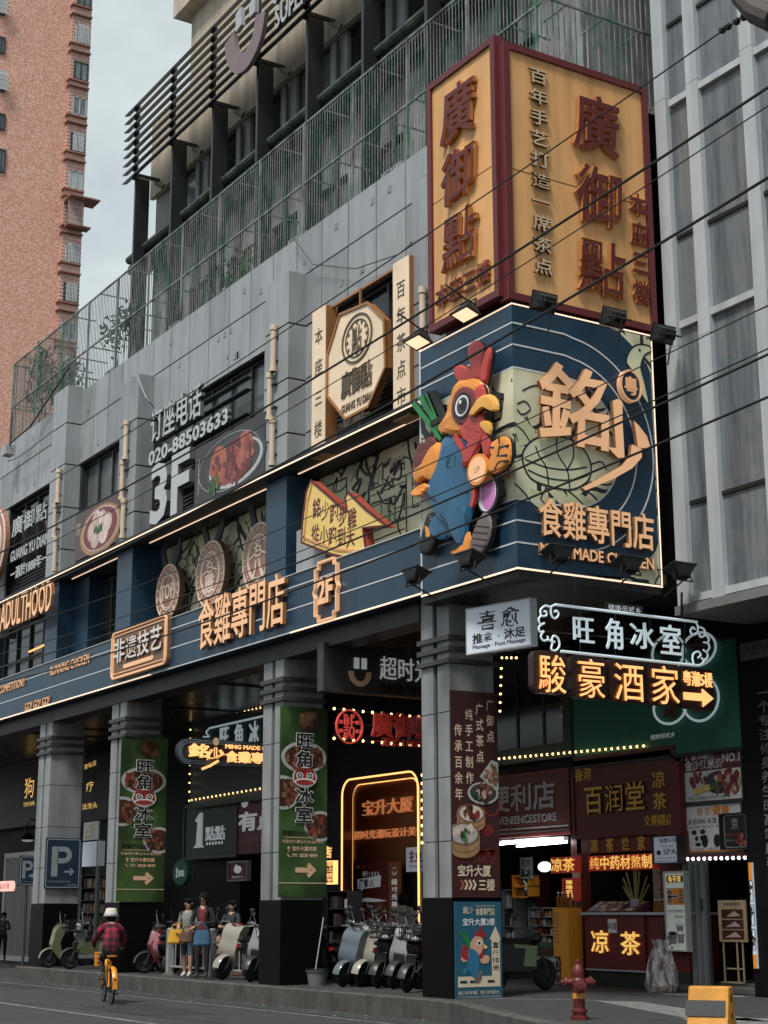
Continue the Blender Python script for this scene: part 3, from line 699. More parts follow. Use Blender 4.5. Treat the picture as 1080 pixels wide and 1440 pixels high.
# navy fascia band along the second floor
FA = thing('shop_fascia', 'long navy fascia band with thin white lines over the stone pillars', 'fascia', (-40, 15.7, 6.97))
b = MB(M_navy); x = -72
while x < -24: e = min(x+2.4, -23.92); b.box(x+.004, e-.004, 15.7, 16.0, 6.98, 8.20); x = e
b.build('panel', FA)
b = MB(M_gap); b.box(-72, -23.95, 15.72, 15.95, 6.985, 8.19); b.build('core', FA)
b = MB(M_whitep); b.box(-72, -23.93, 15.69, 15.7, 7.93, 7.955); b.box(-72, -23.93, 15.69, 15.7, 7.47, 7.495); b.box(-72, -23.93, 15.67, 15.99, 8.20, 8.215); b.build('stripe', FA)
b = MB(M_neonw); b.box(-72, -36.0, 15.665, 15.695, 6.985, 7.01); b.box(-29.0, -23.93, 15.665, 15.695, 6.985, 7.01); b.use(M_whitep); b.box(-36, -29.0, 15.665, 15.695, 6.985, 7.01); b.build('edge_light', FA)
FF = Fr((0, 15.7, 0), EX, EZ)
def fq(x, y): return FF.q(x, y)
def fasc(name, lab, txt, tl, br, depth, bold, cat='lettering'):
    a = fq(*tl); c = fq(*br); b = MB(); b.row(FF, txt, a[0], c[1], c[0], a[1], M_peach, .03, depth, bold, M_peachs); o = b.build(name); tag(o, lab, cat); return o
a = fq(286, 862); c = fq(408, 892); b = MB(); b.row(FF, '食雞專門店', a[0], 7.15, c[0], 8.34, M_peach, .04, .09, .012, M_peachs); tag(b.build('shop_lettering'), 'raised peach Chinese shop name on the fascia above the third pillar', 'lettering')
for t, tl, br, h, lab in (('RUNNING CHICKEN', (73, 935), (127, 930), .26, 'small peach RUNNING CHICKEN lettering on the navy fascia'), ('GO! GO! GO!', (37, 990), (71, 985), .24, 'small peach GO GO GO lettering low on the navy fascia'), ('COMPETITION!!', (1, 965), (36, 960), .24, 'small peach COMPETITION lettering at the far end of the fascia')):
    a = fq(*tl); c = fq(*br); b = MB(); z = (a[1]+c[1])/2; b.text(FF, t, a[0], z-h/2-.05, c[0], z+h/2-.05, M_peach, .01, .03, .006, M_peachs); tag(b.build('small_lettering'), lab, 'lettering')
a = fq(-62, 905); c = fq(78, 850); b = MB(); zc = c[1]-.25
F2 = Fr((0, 15.62, 0), EX, EZ); a = F2.q(-60, 890); c = F2.q(77, 838)
b.text(F2, 'D ADULTHOOD', F2.q(-6, 890)[0], 9.62, c[0], 10.50, M_peach, 0, .1, .015, M_peachs); O = thing('hanging_lettering', 'tall narrow peach ADULTHOOD lettering hung under the ledge', 'lettering', (-46, 15.65, 9.5)); b.build('lettering', O)
b = MB(M_blk); b.box(a[0]-2.5, c[0]+.1, 15.67, 15.71, 10.35, 10.40); b.box(a[0]-2.5, c[0]+.1, 15.67, 15.71, 9.5, 9.54); b.build('rail', O)
b = MB(glow('orange tube', (1, .35, .10), .8)); b.tube([(-47.4, 16.6, 9.15), (-45.2, 16.6, 9.2)], .03, 7); o = b.build('tube_lamp'); tag(o, 'thin orange tube lamp glowing in the window under the ADULTHOOD lettering', 'lamp')
# 2F badge and brown plaque on the fascia
a = fq(448, 822); c = fq(478, 845); b = MB(); x0, x1, z0, z1 = a[0], c[0], 7.03, 8.22; O = thing('floor_badge', 'peach outlined 2F badge on the navy fascia', 'sign', ((x0+x1)/2, 15.7, z0)); r = .12
pts = [(x0+r, z0), (x1-r, z0), (x1-r, z0+r), (x1, z0+r), (x1, (z0+z1)/2-.1), (x1+.06, (z0+z1)/2), (x1, (z0+z1)/2+.1), (x1, z1-r), (x1-r, z1-r), (x1-r, z1), (x0+r, z1), (x0+r, z1-r), (x0, z1-r), (x0, (z0+z1)/2+.1), (x0-.06, (z0+z1)/2), (x0, (z0+z1)/2-.1), (x0, z0+r), (x0+r, z0+r)]
b.path(FF, pts, .045, .02, .10, M_peach, True); b.build('outline', O); b = MB(); b.text(FF, '2F', x0+.13, z0+.33, x1-.13, z1-.33, M_peach, .02, .08, .045, M_peachs); b.build('lettering', O)
a = fq(163, 915); c = fq(240, 935); x0, x1 = a[0], c[0]; O = thing('carved_plaque', 'brown plaque with four cream characters above the second pillar', 'sign', ((x0+x1)/2, 15.7, 7.2))
M_brp = mat('brown plaque', (.19, .11, .065), .5, var=.15); z0, z1 = 7.10, 8.34
P = rrect(x0, z0, x1, z1, .16, 3); b = MB(); b.prism(FF, P, 0, .10, M_brp); b.build('panel', O)
b = MB(); b.path(FF, rrect(x0+.04, z0+.04, x1-.04, z1-.04, .16, 4), .05, .10, .14, M_peach, True); b.path(FF, rrect(x0+.14, z0+.14, x1-.14, z1-.14, .05, 2), .02, .10, .125, M_peach, True); b.build('border', O)
b = MB(); b.row(FF, '非遗技艺', x0+.2, z0+.38, x1-.2, z1-.22, M_white, .105, .05, .012, M_peachs); b.prism(FF, rrect(x0+.8, z0+.22, x1-.8, z0+.32, .03, 2), .1, .12, M_peach); b.build('lettering', O)

# ------------------------------------------------------------------ corner billboard
M_mur = None
def mural(name, base, hi, ink, sc, seed, thr=.035):
    m = bpy.data.materials.new(name); m.use_nodes = True; t = m.node_tree; bs = t.nodes['Principled BSDF']; bs.inputs['Roughness'].default_value = .5; K = t.links.new
    def N(ty, **k):
        n_ = t.nodes.new(ty)
        for a_, v_ in k.items(): setattr(n_, a_, v_)
        return n_
    g = N('ShaderNodeNewGeometry'); mp = N('ShaderNodeMapping'); mp.inputs['Location'].default_value = (seed, seed*.7, seed*1.3); K(g.outputs['Position'], mp.inputs['Vector'])
    n = N('ShaderNodeTexNoise'); n.inputs['Scale'].default_value = 1.1; n.inputs['Detail'].default_value = 2; K(mp.outputs[0], n.inputs['Vector'])
    ad = N('ShaderNodeMix', data_type='VECTOR'); ad.inputs[0].default_value = .28; K(mp.outputs[0], ad.inputs[4]); K(n.outputs['Color'], ad.inputs[5])
    c = N('ShaderNodeValToRGB'); c.color_ramp.elements[0].position = .35; c.color_ramp.elements[0].color = (*base, 1); c.color_ramp.elements[1].position = .62; c.color_ramp.elements[1].color = (*hi, 1); K(n.outputs['Fac'], c.inputs['Fac']); last = c.outputs['Color']
    for s_, th in ((sc, thr), (sc*2.6, thr*1.1)):
        v = N('ShaderNodeTexVoronoi', feature='DISTANCE_TO_EDGE'); v.inputs['Scale'].default_value = s_; K(ad.outputs[1], v.inputs['Vector'])
        l = N('ShaderNodeMath', operation='LESS_THAN'); l.inputs[1].default_value = th; K(v.outputs['Distance'], l.inputs[0])
        n2 = N('ShaderNodeTexNoise'); n2.inputs['Scale'].default_value = .9 if s_ == sc else 1.7; K(mp.outputs[0], n2.inputs['Vector']); g2 = N('ShaderNodeMath'); g2.operation = 'GREATER_THAN'; g2.inputs[1].default_value = .42 if s_ == sc else .53; K(n2.outputs['Fac'], g2.inputs[0])
        mm = N('ShaderNodeMath'); mm.operation = 'MULTIPLY'; K(l.outputs[0], mm.inputs[0]); K(g2.outputs[0], mm.inputs[1])
        x = N('ShaderNodeMix', data_type='RGBA'); K(mm.outputs[0], x.inputs[0]); K(last, x.inputs[6]); x.inputs[7].default_value = (*ink, 1); last = x.outputs[2]
    K(last, bs.inputs['Base Color']); return m
M_mural = mural('comic mural', (.46, .46, .29), (.76, .72, .51), (.012, .018, .022), 1.2, 3.1, .035)
M_mural2 = mural('corner comic mural', (.46, .46, .30), (.76, .72, .50), (.012, .018, .025), 1.5, 9.4, .04)
M_tg = mat('printed turtle green', (.48, .52, .31), .5, var=.18, scale=1.2); M_tg2 = mat('printed pale green', (.66, .67, .45), .5, var=.12); M_ink = mat('ink line', (.012, .02, .026), .5, var=0)
BB = thing('corner_billboard', 'large navy wraparound corner billboard with peach characters above the arcade corner', 'billboard', (-21.1, 15.6, 6.9))
XB = -21.03; YB = 15.60; ZB0, ZB1 = 6.90, 11.55; YR = 18.72
f1 = Fr((0, YB, 0), EX, EZ); f2 = Fr((XB, 0, 0), EY, EZ)
b = MB(M_navy); b.box(-23.9, XB, YB, 16.3, ZB0, ZB1); b.box(XB-.8, XB, 16.3, YR, ZB0, ZB1); b.build('panel', BB)
b = MB(M_blk); b.box(-24, XB-.02, YB+.05, 18.7, ZB0-.12, ZB0-.002); b.box(-23.9, XB-.05, YB+.03, 18.7, ZB1, ZB1+.05); split(b, 'underside', BB)
b = MB(M_neonw); e = .012
b.box(-23.93, XB+e, YB-e, YB, ZB0, ZB0+.03); b.box(XB, XB+e, YB, YR, ZB0, ZB0+.03); b.box(-23.93, XB+e, YB-e, YB, ZB1-.022, ZB1); b.box(XB, XB+e, YB, YR, ZB1-.022, ZB1); b.box(XB, XB+e, YR-.02, YR, ZB0+.04, ZB1-.035); b.use(M_whitep); b.box(-23.93, -23.89, YB-e, YB, ZB0+.04, ZB1-.035); b.build('edge_light', BB)
zs = [f1.q(715, y)[1] for y in (456, 486.7, 519, 705, 735, 766)]
zc = (zs[2]+zs[3])/2; R0, R1, R2 = (zs[2]-zs[3])/2, (zs[1]-zs[4])/2, (zs[0]-zs[5])/2; yc = f2.q(797, 600)[0]; R3 = R2+.62
b = MB()      # printed picture strip, round window and picture corners
b.bx(f1, -23.88, zs[3], XB-.001, zs[2], 0, .004, M_mural)
b.prism(f2, [(YB+.002, zs[3]), (yc, zs[3])]+[(yc+R0*sin(radians(a)), zc-R0*cos(radians(a))) for a in range(0, 181, 6)]+[(yc, zs[2]), (YB+.002, zs[2])], 0, .004, M_mural)
q3 = [(min(YR-.05, yc+R3*sin(radians(a))), min(ZB1-.04, max(ZB0+.04, zc+R3*cos(radians(a))))) for a in range(0, 181, 4)]
b.prism(f2, [(YR-.042, ZB1-.04)]+[p for p in q3 if p[1] > zc+.02]+[(YR-.042, zc+.02)], 0, .003, M_mural2)
b.prism(f2, [(YR-.042, ZB0+.05)]+[p for p in q3[::-1] if p[1] < zc-.02]+[(YR-.042, zc-.02)], 0, .003, M_mural2)
b.build('printed_picture', BB)
b = MB(M_whitep)
for R, z1, z0 in ((R0, zs[2], zs[3]), (R1, zs[1], zs[4]), (R2, zs[0], zs[5])):
    for z in (z0, z1): b.bx(f1, -23.88, z-.014, XB-.002, z+.014, .004, .008)
    P = [(YB, z1), (yc, z1)]+[(yc+R*sin(radians(a)), zc+R*cos(radians(a))) for a in range(6, 175, 6)]+[(yc, z0), (YB, z0)]
    b.path(f2, P, .03, .004, .009)
b.build('stripe', BB)
def z6(x, y): return (560+x/2.7, 420+y/2.7)
def P2(L): return [f2.q(*z6(x, y)) for x, y in L]
b = MB()      # turtle drawn inside the round window and bird in the corner
sh = smooth_line(P2([(470, 600), (500, 545), (560, 520), (640, 530), (700, 570), (730, 630), (720, 690), (660, 725), (580, 715), (500, 680)]), 4, True)
b.prism(f2, [tuple(p) for p in sh], .004, .007, M_tg2); b.path(f2, [tuple(p) for p in sh], .035, .007, .010, M_ink, True)
for L in ([(480, 610), (560, 640), (640, 650), (715, 640)], [(520, 560), (535, 600), (560, 640), (570, 710)], [(600, 525), (605, 590), (640, 650), (650, 720)], [(660, 545), (665, 600), (640, 650)], [(490, 650), (560, 680), (650, 690), (720, 670)], [(430, 470), (470, 500), (500, 545)], [(440, 700), (480, 740), (500, 770)], [(560, 720), (540, 760), (560, 780)], [(640, 725), (680, 760), (700, 780)], [(730, 630), (770, 620), (790, 650)], [(450, 400), (480, 390), (500, 420), (470, 440), (450, 420)], [(610, 420), (600, 470), (640, 500)], [(470, 350), (520, 330), (600, 340)]):
    b.path(f2, [tuple(p) for p in smooth_line(P2(L), 4)], .028, .007, .011, M_ink)
b.prism(f2, P2([(500, 720), (560, 740), (590, 790), (540, 800), (500, 770)]), .004, .0075, M_tg); b.prism(f2, P2([(640, 740), (700, 745), (740, 780), (690, 800), (650, 790)]), .004, .0075, M_tg); b.prism(f2, P2([(440, 480), (480, 460), (520, 500), (500, 550), (460, 560)]), .004, .0078, M_tg)
bd = smooth_line(P2([(865, 240), (880, 195), (910, 175), (950, 180), (960, 200), (935, 215), (920, 260), (935, 320), (950, 400), (915, 350), (890, 280)]), 4, True)
b.prism(f2, [tuple(p) for p in bd], .004, .007, M_tg2); b.path(f2, [tuple(p) for p in bd], .03, .007, .010, M_ink, True); b.disc(f2, *f2.q(*z6(915, 196)), .03, .03, .010, M_ink, 10)
b.build('line_drawing', BB)
b = MB()      # raised characters
a = f2.q(747, 511); c = f2.q(850, 640); b.text(f2, '銘', a[0], c[1]+.02, f2.q(848, 600)[0], f2.q(800, 517)[1], M_peach, .06, .08, .018, M_peachs, slant=.06)
for L in ([(795, 395), (815, 388), (832, 400), (832, 470), (840, 610), (815, 612), (775, 570), (808, 575)], [(875, 470), (895, 490), (925, 530), (938, 572), (905, 575), (890, 570), (885, 530)], [(868, 560), (905, 578), (905, 610), (870, 650), (800, 690), (692, 735), (680, 725), (760, 680), (830, 640), (862, 600)]):
    b.prism(f2, [tuple(p) for p in P2(L)], .06, .14, M_peach, M_peachs)
b.build('big_character', BB)
b = MB(); a = f2.q(751, 701); c = f2.q(916, 779); b.row(f2, '食雞專門店', a[0], c[1], c[0], f2.q(751, 697)[1]-.02, M_peach, .05, .07, .014, M_peachs)
a = f2.q(755.5, 764); c = f2.q(915.5, 803); b.text(f2, 'MING MADE CHICKEN', a[0], c[1]+.0, c[0], a[1], M_peach, .02, .07, .02, M_peachs); b.build('lettering', BB)
b = MB(); a = f2.q(881.5, 545); b.disc(f2, *a, .22, .27, .10, M_navy, 28, .02, M_peachs); b.ring(f2, *a, .25, .30, .035, .02, .13, M_peach); b.text(f2, '粤', a[0]-.14, a[1]-.17, a[0]+.14, a[1]+.17, M_peach, .10, .03, .02); b.build('round_emblem', BB)

# rooster figure on the corner
RO = thing('rooster_figure', 'giant running cartoon rooster in blue overalls mounted on the billboard corner', 'figure', (-22, 15.3, 7.2))
class Shallow(Fr):      # the figure is a shallow relief: depths are flattened
    def p(s, x, y, d=0.): return s.O + s.r*x + s.u*y + s.n*(d*.42-.16)
fr = Shallow((0, 15.36, 0), EX, EZ)
C_r = mat('rooster comb red', (.48, .05, .04), .22, var=.15, scale=1.5); C_o = mat('rooster orange', (.80, .29, .04), .24, var=.16, scale=1.4); C_b = mat('overall blue', (.022, .11, .21), .22, var=.22, scale=1.3); C_d = mat('tail maroon', (.13, .022, .022), .4, var=.2); C_g = mat('spring onion green', (.015, .22, .045), .35, var=.25); C_y = mat('beak yellow', (.82, .40, .07), .3, var=.1); C_f = mat('face maroon', (.17, .022, .025), .35); C_s = mat('shoe sole', (.16, .125, .12), .5); C_p = mat('egg badge pink', (.65, .22, .55), .3)  # C_p is the plain pink of the egg badge
def zz(L): return [fr.q(*z6(x, y)) for x, y in L]
def puff(b, L, d0, d1, d2, m, side=None, k=2): P = [tuple(p) for p in smooth_line(zz(L), k, True)]; b.puff(fr, P, d0, d1, d2, m, side or M_blk, facet=.10 if m in (C_b, C_o) else .0)
comb = [[(235, 318), (215, 285), (220, 258), (250, 252), (290, 280), (300, 320), (265, 320)], [(285, 310), (275, 240), (270, 190), (285, 163), (312, 162), (328, 190), (325, 250), (322, 315)], [(315, 320), (325, 255), (340, 195), (356, 186), (358, 220), (350, 270), (340, 325)]]
def build_parts(spec):
    for nm, items in spec:
        b = MB()
        for f in items: f(b)
        b.build(nm, RO, smooth=radians(14))
build_parts([
 ('spring_onion', [lambda b, L=L, m=m: b.prism(fr, zz(L), .05, .22, m, M_blk) for L, m in (([(95, 350), (125, 345), (172, 480), (168, 525)], M_blk), ([(38, 402), (50, 386), (157, 520), (146, 538)], C_g), ([(62, 372), (80, 362), (162, 512), (152, 527)], C_g), ([(88, 362), (104, 356), (168, 505), (158, 518)], C_g))]),
 ('tail', [lambda b, c=c: puff(b, [(c[0]-24, c[1]), (c[0]-12, c[1]-26), (c[0]+14, c[1]-26), (c[0]+24, c[1]), (c[0]+12, c[1]+28), (c[0]-14, c[1]+26)], 0, .1, .2+c[2], C_d, C_d) for c in ((75, 570, 0), (105, 550, .02), (62, 610, .03), (95, 595, .05), (58, 655, .03), (85, 640, .06), (65, 695, .02), (125, 575, .07))]),
 ('leg', [lambda b: puff(b, [(140, 805), (185, 830), (195, 900), (150, 915), (112, 895), (108, 850)], 0, .2, .34, C_b), lambda b: puff(b, [(240, 890), (268, 885), (272, 945), (255, 978), (215, 975), (192, 966), (232, 945)], .1, .3, .4, C_o)]),
 ('shoe', [lambda b: puff(b, [(98, 812), (118, 850), (128, 905), (108, 962), (80, 972), (64, 950), (75, 890)], 0, .16, .26, M_blk), lambda b: b.prism(fr, zz([(92, 860), (108, 870), (112, 900), (98, 905)]), .2, .275, C_o)]),
 ('shoe_sole', [lambda b: puff(b, [(318, 812), (345, 825), (352, 870), (336, 932), (305, 972), (274, 962), (270, 925), (290, 860)], .1, .32, .40, C_s)]+[lambda b, i=i: b.prism(fr, zz([(285-4*i*.2, 860+i*24), (346-i*5, 866+i*24), (345-i*5, 871+i*24), (285-4*i*.2, 865+i*24)]), .38, .405, M_blk) for i in range(4)]),
 ('overalls', [lambda b: puff(b, [(165, 535), (190, 518), (245, 520), (282, 560), (300, 640), (302, 720), (288, 790), (268, 860), (245, 950), (215, 930), (185, 870), (150, 835), (120, 780), (108, 700), (130, 640), (150, 590)], .05, .34, .52, C_b)]),
 ('fold', [lambda b, L=L: b.path(fr, [tuple(p) for p in smooth_line(zz(L), 4)], .05, .40, .50, mat('overall fold', (.008, .035, .075), .4)) for L in ([(112, 745), (160, 770), (200, 775), (255, 815), (278, 850)], [(250, 770), (275, 730), (298, 690)], [(160, 800), (185, 850), (205, 905)], [(165, 640), (150, 690), (135, 740)])]),
 ('wing', [lambda b: puff(b, [(150, 545), (168, 570), (160, 650), (130, 690), (100, 682), (75, 700), (60, 680), (66, 650), (95, 628), (112, 588)], .1, .40, .54, C_o, C_o), lambda b: puff(b, [(100, 700), (112, 715), (98, 745), (62, 752), (48, 738), (70, 715)], .1, .36, .46, C_o, C_o)]),
 ('strap', [lambda b: b.path(fr, [tuple(p) for p in smooth_line(zz([(225, 522), (262, 590), (292, 690), (298, 750), (288, 790)]), 4)], .10, .40, .56, C_r)]),
 ('head', [lambda b: puff(b, [(155, 505), (178, 465), (192, 420), (205, 365), (228, 318), (265, 297), (312, 300), (340, 330), (350, 375), (335, 430), (310, 500), (270, 520), (220, 525), (190, 515)], .24, .40, .62, C_o)]),
 ('comb', [lambda b, L=L: puff(b, L, .22, .40, .54, C_r) for L in comb]),
 ('wattle', [lambda b: puff(b, [(248, 485), (290, 455), (335, 468), (352, 505), (340, 540), (330, 560), (310, 600), (285, 640), (258, 640), (264, 600), (285, 550), (262, 530)], .3, .56, .7, C_r), lambda b: puff(b, [(325, 490), (352, 500), (366, 545), (362, 605), (345, 612), (335, 560)], .3, .54, .66, C_r)]),
 ('red_face', [lambda b: puff(b, [(296, 440), (326, 432), (348, 462), (342, 520), (300, 508), (262, 492), (275, 465)], .45, .60, .72, C_r), lambda b: puff(b, [(312, 345), (336, 328), (352, 368), (338, 412), (312, 438), (300, 452), (318, 395)], .45, .60, .72, C_r)]),
 ('face_patch', [lambda b: puff(b, [(222, 420), (235, 365), (268, 338), (305, 350), (322, 395), (305, 445), (285, 480), (250, 480), (228, 455)], .5, .66, .73, C_f, C_f)]),
 ('eye', [lambda b: b.disc(fr, *fr.q(*z6(269, 412)), .26, .235, .755, M_blk, 24, .6), lambda b: b.disc(fr, *fr.q(*z6(270, 412)), .205, .185, .765, M_white, 24, .6), lambda b: b.disc(fr, *fr.q(*z6(272, 412)), .16, .15, .775, M_dark, 24, .6), lambda b: b.disc(fr, *fr.q(*z6(275, 410)), .10, .095, .783, M_blk, 20, .6), lambda b: b.disc(fr, *fr.q(*z6(266, 398)), .04, .035, .79, M_white, 12, .6)]),
 ('beak', [lambda b: puff(b, [(298, 448), (318, 410), (342, 378), (380, 368), (408, 392), (412, 428), (398, 436), (372, 418), (338, 432), (314, 456)], .58, .74, .92, C_y), lambda b: puff(b, [(330, 476), (352, 466), (376, 478), (372, 522), (346, 506)], .48, .62, .74, C_y)]),
 ('fist', [lambda b: puff(b, [(345, 625), (372, 596), (364, 562), (386, 535), (412, 524), (434, 536), (440, 572), (437, 620), (415, 650), (380, 668), (350, 665), (318, 690), (303, 660), (312, 622)], .34, .5, .64, C_o)]+[lambda b, x=x: b.path(fr, [tuple(p) for p in smooth_line(zz(x), 3)], .03, .55, .645, M_ink) for x in ([(372, 596), (398, 602), (432, 596)], [(366, 566), (395, 570), (436, 560)], [(400, 530), (404, 560), (398, 600)], [(385, 655), (400, 625), (434, 618)])]),
 ('wrist_badge', [lambda b: b.disc(fr, *fr.q(*z6(323, 652)), .30, .27, .68, C_o, 22, .4), lambda b: b.disc(fr, *fr.q(*z6(323, 652)), .25, .22, .69, M_peach, 22, .4), lambda b: b.text(fr, '少', fr.q(*z6(310, 652))[0], fr.q(*z6(323, 668))[1], fr.q(*z6(337, 652))[0], fr.q(*z6(323, 636))[1], M_blk, .692, 0, .04)]),
 ('egg_badge', [lambda b: b.disc(fr, *fr.q(*z6(332, 736)), .32, .36, .30, M_blk, 22, .05), lambda b: b.disc(fr, *fr.q(*z6(330, 736)), .27, .32, .31, M_white, 22, .05), lambda b: b.disc(fr, *fr.q(*z6(336, 740)), .2, .28, .316, C_p, 22, .05)]),
 ('chest_print', [lambda b: b.text(fr, '少爺雞', fr.q(*z6(172, 640))[0], fr.q(*z6(200, 650))[1], fr.q(*z6(228, 640))[0], fr.q(*z6(200, 600))[1], mat('dark blue print', (.012, .045, .08), .4), .50, .012, .03)]),
])
b = MB(M_blk); b.box(-23.3, -21.3, 15.40, 15.595, 8.2, 8.3); b.box(-23.3, -21.3, 15.40, 15.595, 9.9, 10.0); b.build('mounting', RO)

# ------------------------------------------------------------------ second floor pictures
S = Sign('mural_panel', 'pale green comic style mural behind the three round medals', 'mural', frYw(-38.15, -30.78, 8.2, 10.6, 16.86), M_mural, .03)
for i in range(26):
    x = RNG.uniform(.02, .98); y = RNG.uniform(.1, .9); P = [(x, y)]
    for k in range(4): x += RNG.uniform(-.05, .05); y += RNG.uniform(-.16, .16); P.append((x, y))
    S.line([(p.x, p.y) for p in smooth_line(P, 3)], RNG.choice((.02, .03, .05)), M_ink, .006+.0004*i, 0)
S.done('line_drawing')
M_med = mat('medal brown', (.33, .165, .105), .4, var=.12); M_mdl = mat('medal line', (.82, .66, .55), .45)
ribb = mat('ribbon navy', (.014, .022, .035), .6, var=.2)
fm = Fr((0, 16.62, 0), EX, EZ)
for k, (px, py, rx, rz, t, lab) in enumerate(((243, 833, .72, .72, 'TOP', 'round brown medal reading TOP on a navy ribbon'), (303, 808, .80, .83, '雞', 'round brown medal with a chicken character between the other two medals'), (371, 785, .80, .83, '八', 'round brown medal partly hidden by the third navy pier'))):
    x, z = fm.q(px, py); O = thing('medal', lab, 'medal', (x, 16.7, z), 0, 'medals on the green mural')
    b = MB(); b.disc(fm, x, z, rx, rz, .14, M_med, 40, 0, mat('medal rim', (.10, .055, .04), .4)); b.build('disc', O)
    b = MB()
    for r, w_ in ((.97, .03), (.66, .035), (.58, .02)): b.ring(fm, x, z, rx*r, rz*r, w_, .14, .155, M_mdl, 40)
    if k: b.path(fm, [(x-rx*.5, z+.02), (x-rx*.2, z+.1), (x-.1, z+.05), (x+.1, z+.05), (x+rx*.2, z+.12), (x+rx*.5, z+.04)], .04, .14, .157, M_mdl)
    b.build('rim_line', O)
    b = MB()
    if k == 0: b.text(fm, 'TOP', x-.40, z-.2, x+.40, z+.2, M_mdl, .142, .02, .012)
    else: b.row(fm, t, x-.26, z-.48, x+.26, z+.02, M_mdl, .142, .02, .02); b.row(fm, '名', x-.2, z+.12, x+.2, z+.45, M_mdl, .142, .02, .02)
    ring = 'MING MADE CHICKEN ROAST SHOP ' if k else '少爺專門雞店'*3
    for i, ch in enumerate(ring):
        a = pi/2-2*pi*i/len(ring); cx, cz = x+rx*.82*cos(a), z+rz*.82*sin(a)
        if ch != ' ':
            f_ = Fr(fm.p(cx, cz), EX*sin(a)-EZ*cos(a), EX*cos(a)+EZ*sin(a)); b.cell(f_, ch, -.06, -.07, .06, .07, M_mdl, .142, .01)
    b.build('lettering', O)
    b = MB(ribb); b.path(fm, [(x-.28, z+rz*.9), (x-.50, z+rz+.42), (x-.2, z+rz+.78), (x+.55, z+rz+.72), (x+.50, z+rz+.35), (x+.22, z+rz*.92)], .24, .05, .10); b.build('ribbon', O)
S = Sign('mural_panel', 'pale green comic mural of a station clock beside the rooster', 'mural', frYw(-29.8, -23.95, 8.2, 10.6, 16.80), M_mural, .03)
for x0, y0, x1, y1 in ((.36, .30, .60, .88), (.64, .22, .80, .6), (.02, .1, .2, .5)): S.rect(x0, y0, x1, y1, M_tg2, .006); S.line([(x0, y0), (x1, y0), (x1, y1), (x0, y1)], .05, M_ink, .010, 0, True)
for i in range(5): S.line([(.37, .36+.1*i), (.59, .35+.1*i)], .025, M_ink, .009+.0003*i)
S.rect(.44, .44, .53, .66, M_tg, .012); S.line([(.44, .44), (.53, .44), (.53, .66), (.44, .66)], .04, M_ink, .015, 0, True); S.line([(.485, .55), (.485, .48)], .03, M_ink, .016); S.line([(.485, .55), (.51, .57)], .03, M_ink, .0165)
S.row('广州站', .44, .10, .60, .26, M_ink, .012, .0, .03)
for i in range(30):
    x = RNG.uniform(.02, .98); y = RNG.uniform(.05, .95); P = [(x, y)]
    for k in range(4): x += RNG.uniform(-.06, .06); y += RNG.uniform(-.16, .16); P.append((x, y))
    S.line([(p.x, p.y) for p in smooth_line(P, 3)], RNG.choice((.02, .03, .06)), M_ink, .018+.0004*i, .005)
S.done('line_drawing')
# yellow arrow shaped sign
fa = Fr((0, 15.95, 0), EX, EZ)
def z5(x, y): return (340+x/2.88, 360+y/2.88)
O = thing('arrow_sign', 'yellow hand shaped arrow sign with two lines of dark red characters', 'sign', tuple(fa.p(*fa.q(480, 760))))
A = [fa.q(*z5(x, y)) for x, y in ((318, 915), (400, 985), (448, 1030), (468, 1040), (458, 985), (470, 962), (540, 1030), (628, 1098), (560, 1105), (530, 1105), (545, 1215), (520, 1230), (470, 1228), (400, 1212), (330, 1185), (280, 1165), (285, 1080), (300, 960))]
M_yel = mat('arrow sign yellow', (.84, .58, .18), .45, var=.08); b = MB(); b.prism(fa, A, 0, .22, M_yel, mat('arrow sign red side', (.33, .06, .03), .5)); b.build('panel', O)
b = MB(); b.path(fa, A, .05, .22, .235, M_red, True); i0 = [fa.q(*z5(x, y)) for x, y in ((285, 1140), (340, 1165), (430, 1195), (540, 1200))]; b.path(fa, i0, .05, .22, .24, M_or); b.path(fa, [fa.q(*z5(x, y)) for x, y in ((322, 930), (305, 1000), (296, 1100), (290, 1160))], .05, .22, .24, M_or); b.build('border', O)
b = MB(); 
def slrow(b, f, t, p0, p1, h, m, d, bold): # characters along a rising or falling line
    p0 = Vector(p0); p1 = Vector(p1); n = len(t)
    for i, c in enumerate(t):
        q_ = p0.lerp(p1, (i+.5)/n); wd = (p1-p0).length/n; b.cell(f, c, q_.x-wd*.48, q_.y, q_.x+wd*.48, q_.y+h, m, d, .0, bold)
slrow(b, fa, '銘少跑步雞', fa.q(*z5(325, 1062)), fa.q(*z5(505, 1118)), .44, M_red, .226, .012); slrow(b, fa, '從小跑到大', fa.q(*z5(320, 1165)), fa.q(*z5(498, 1190)), .40, M_red, .226, .012); b.build('lettering', O)
b = MB(mat('grey cabinet', (.33, .34, .35), .5, dirt=.3)); b.box(-29.55, -28.3, 16.1, 16.5, 8.2, 9.3); o = b.build('meter_cabinet', bevel=.01); tag(o, 'plain grey metal cabinet behind the fascia beside the blue pier', 'cabinet')

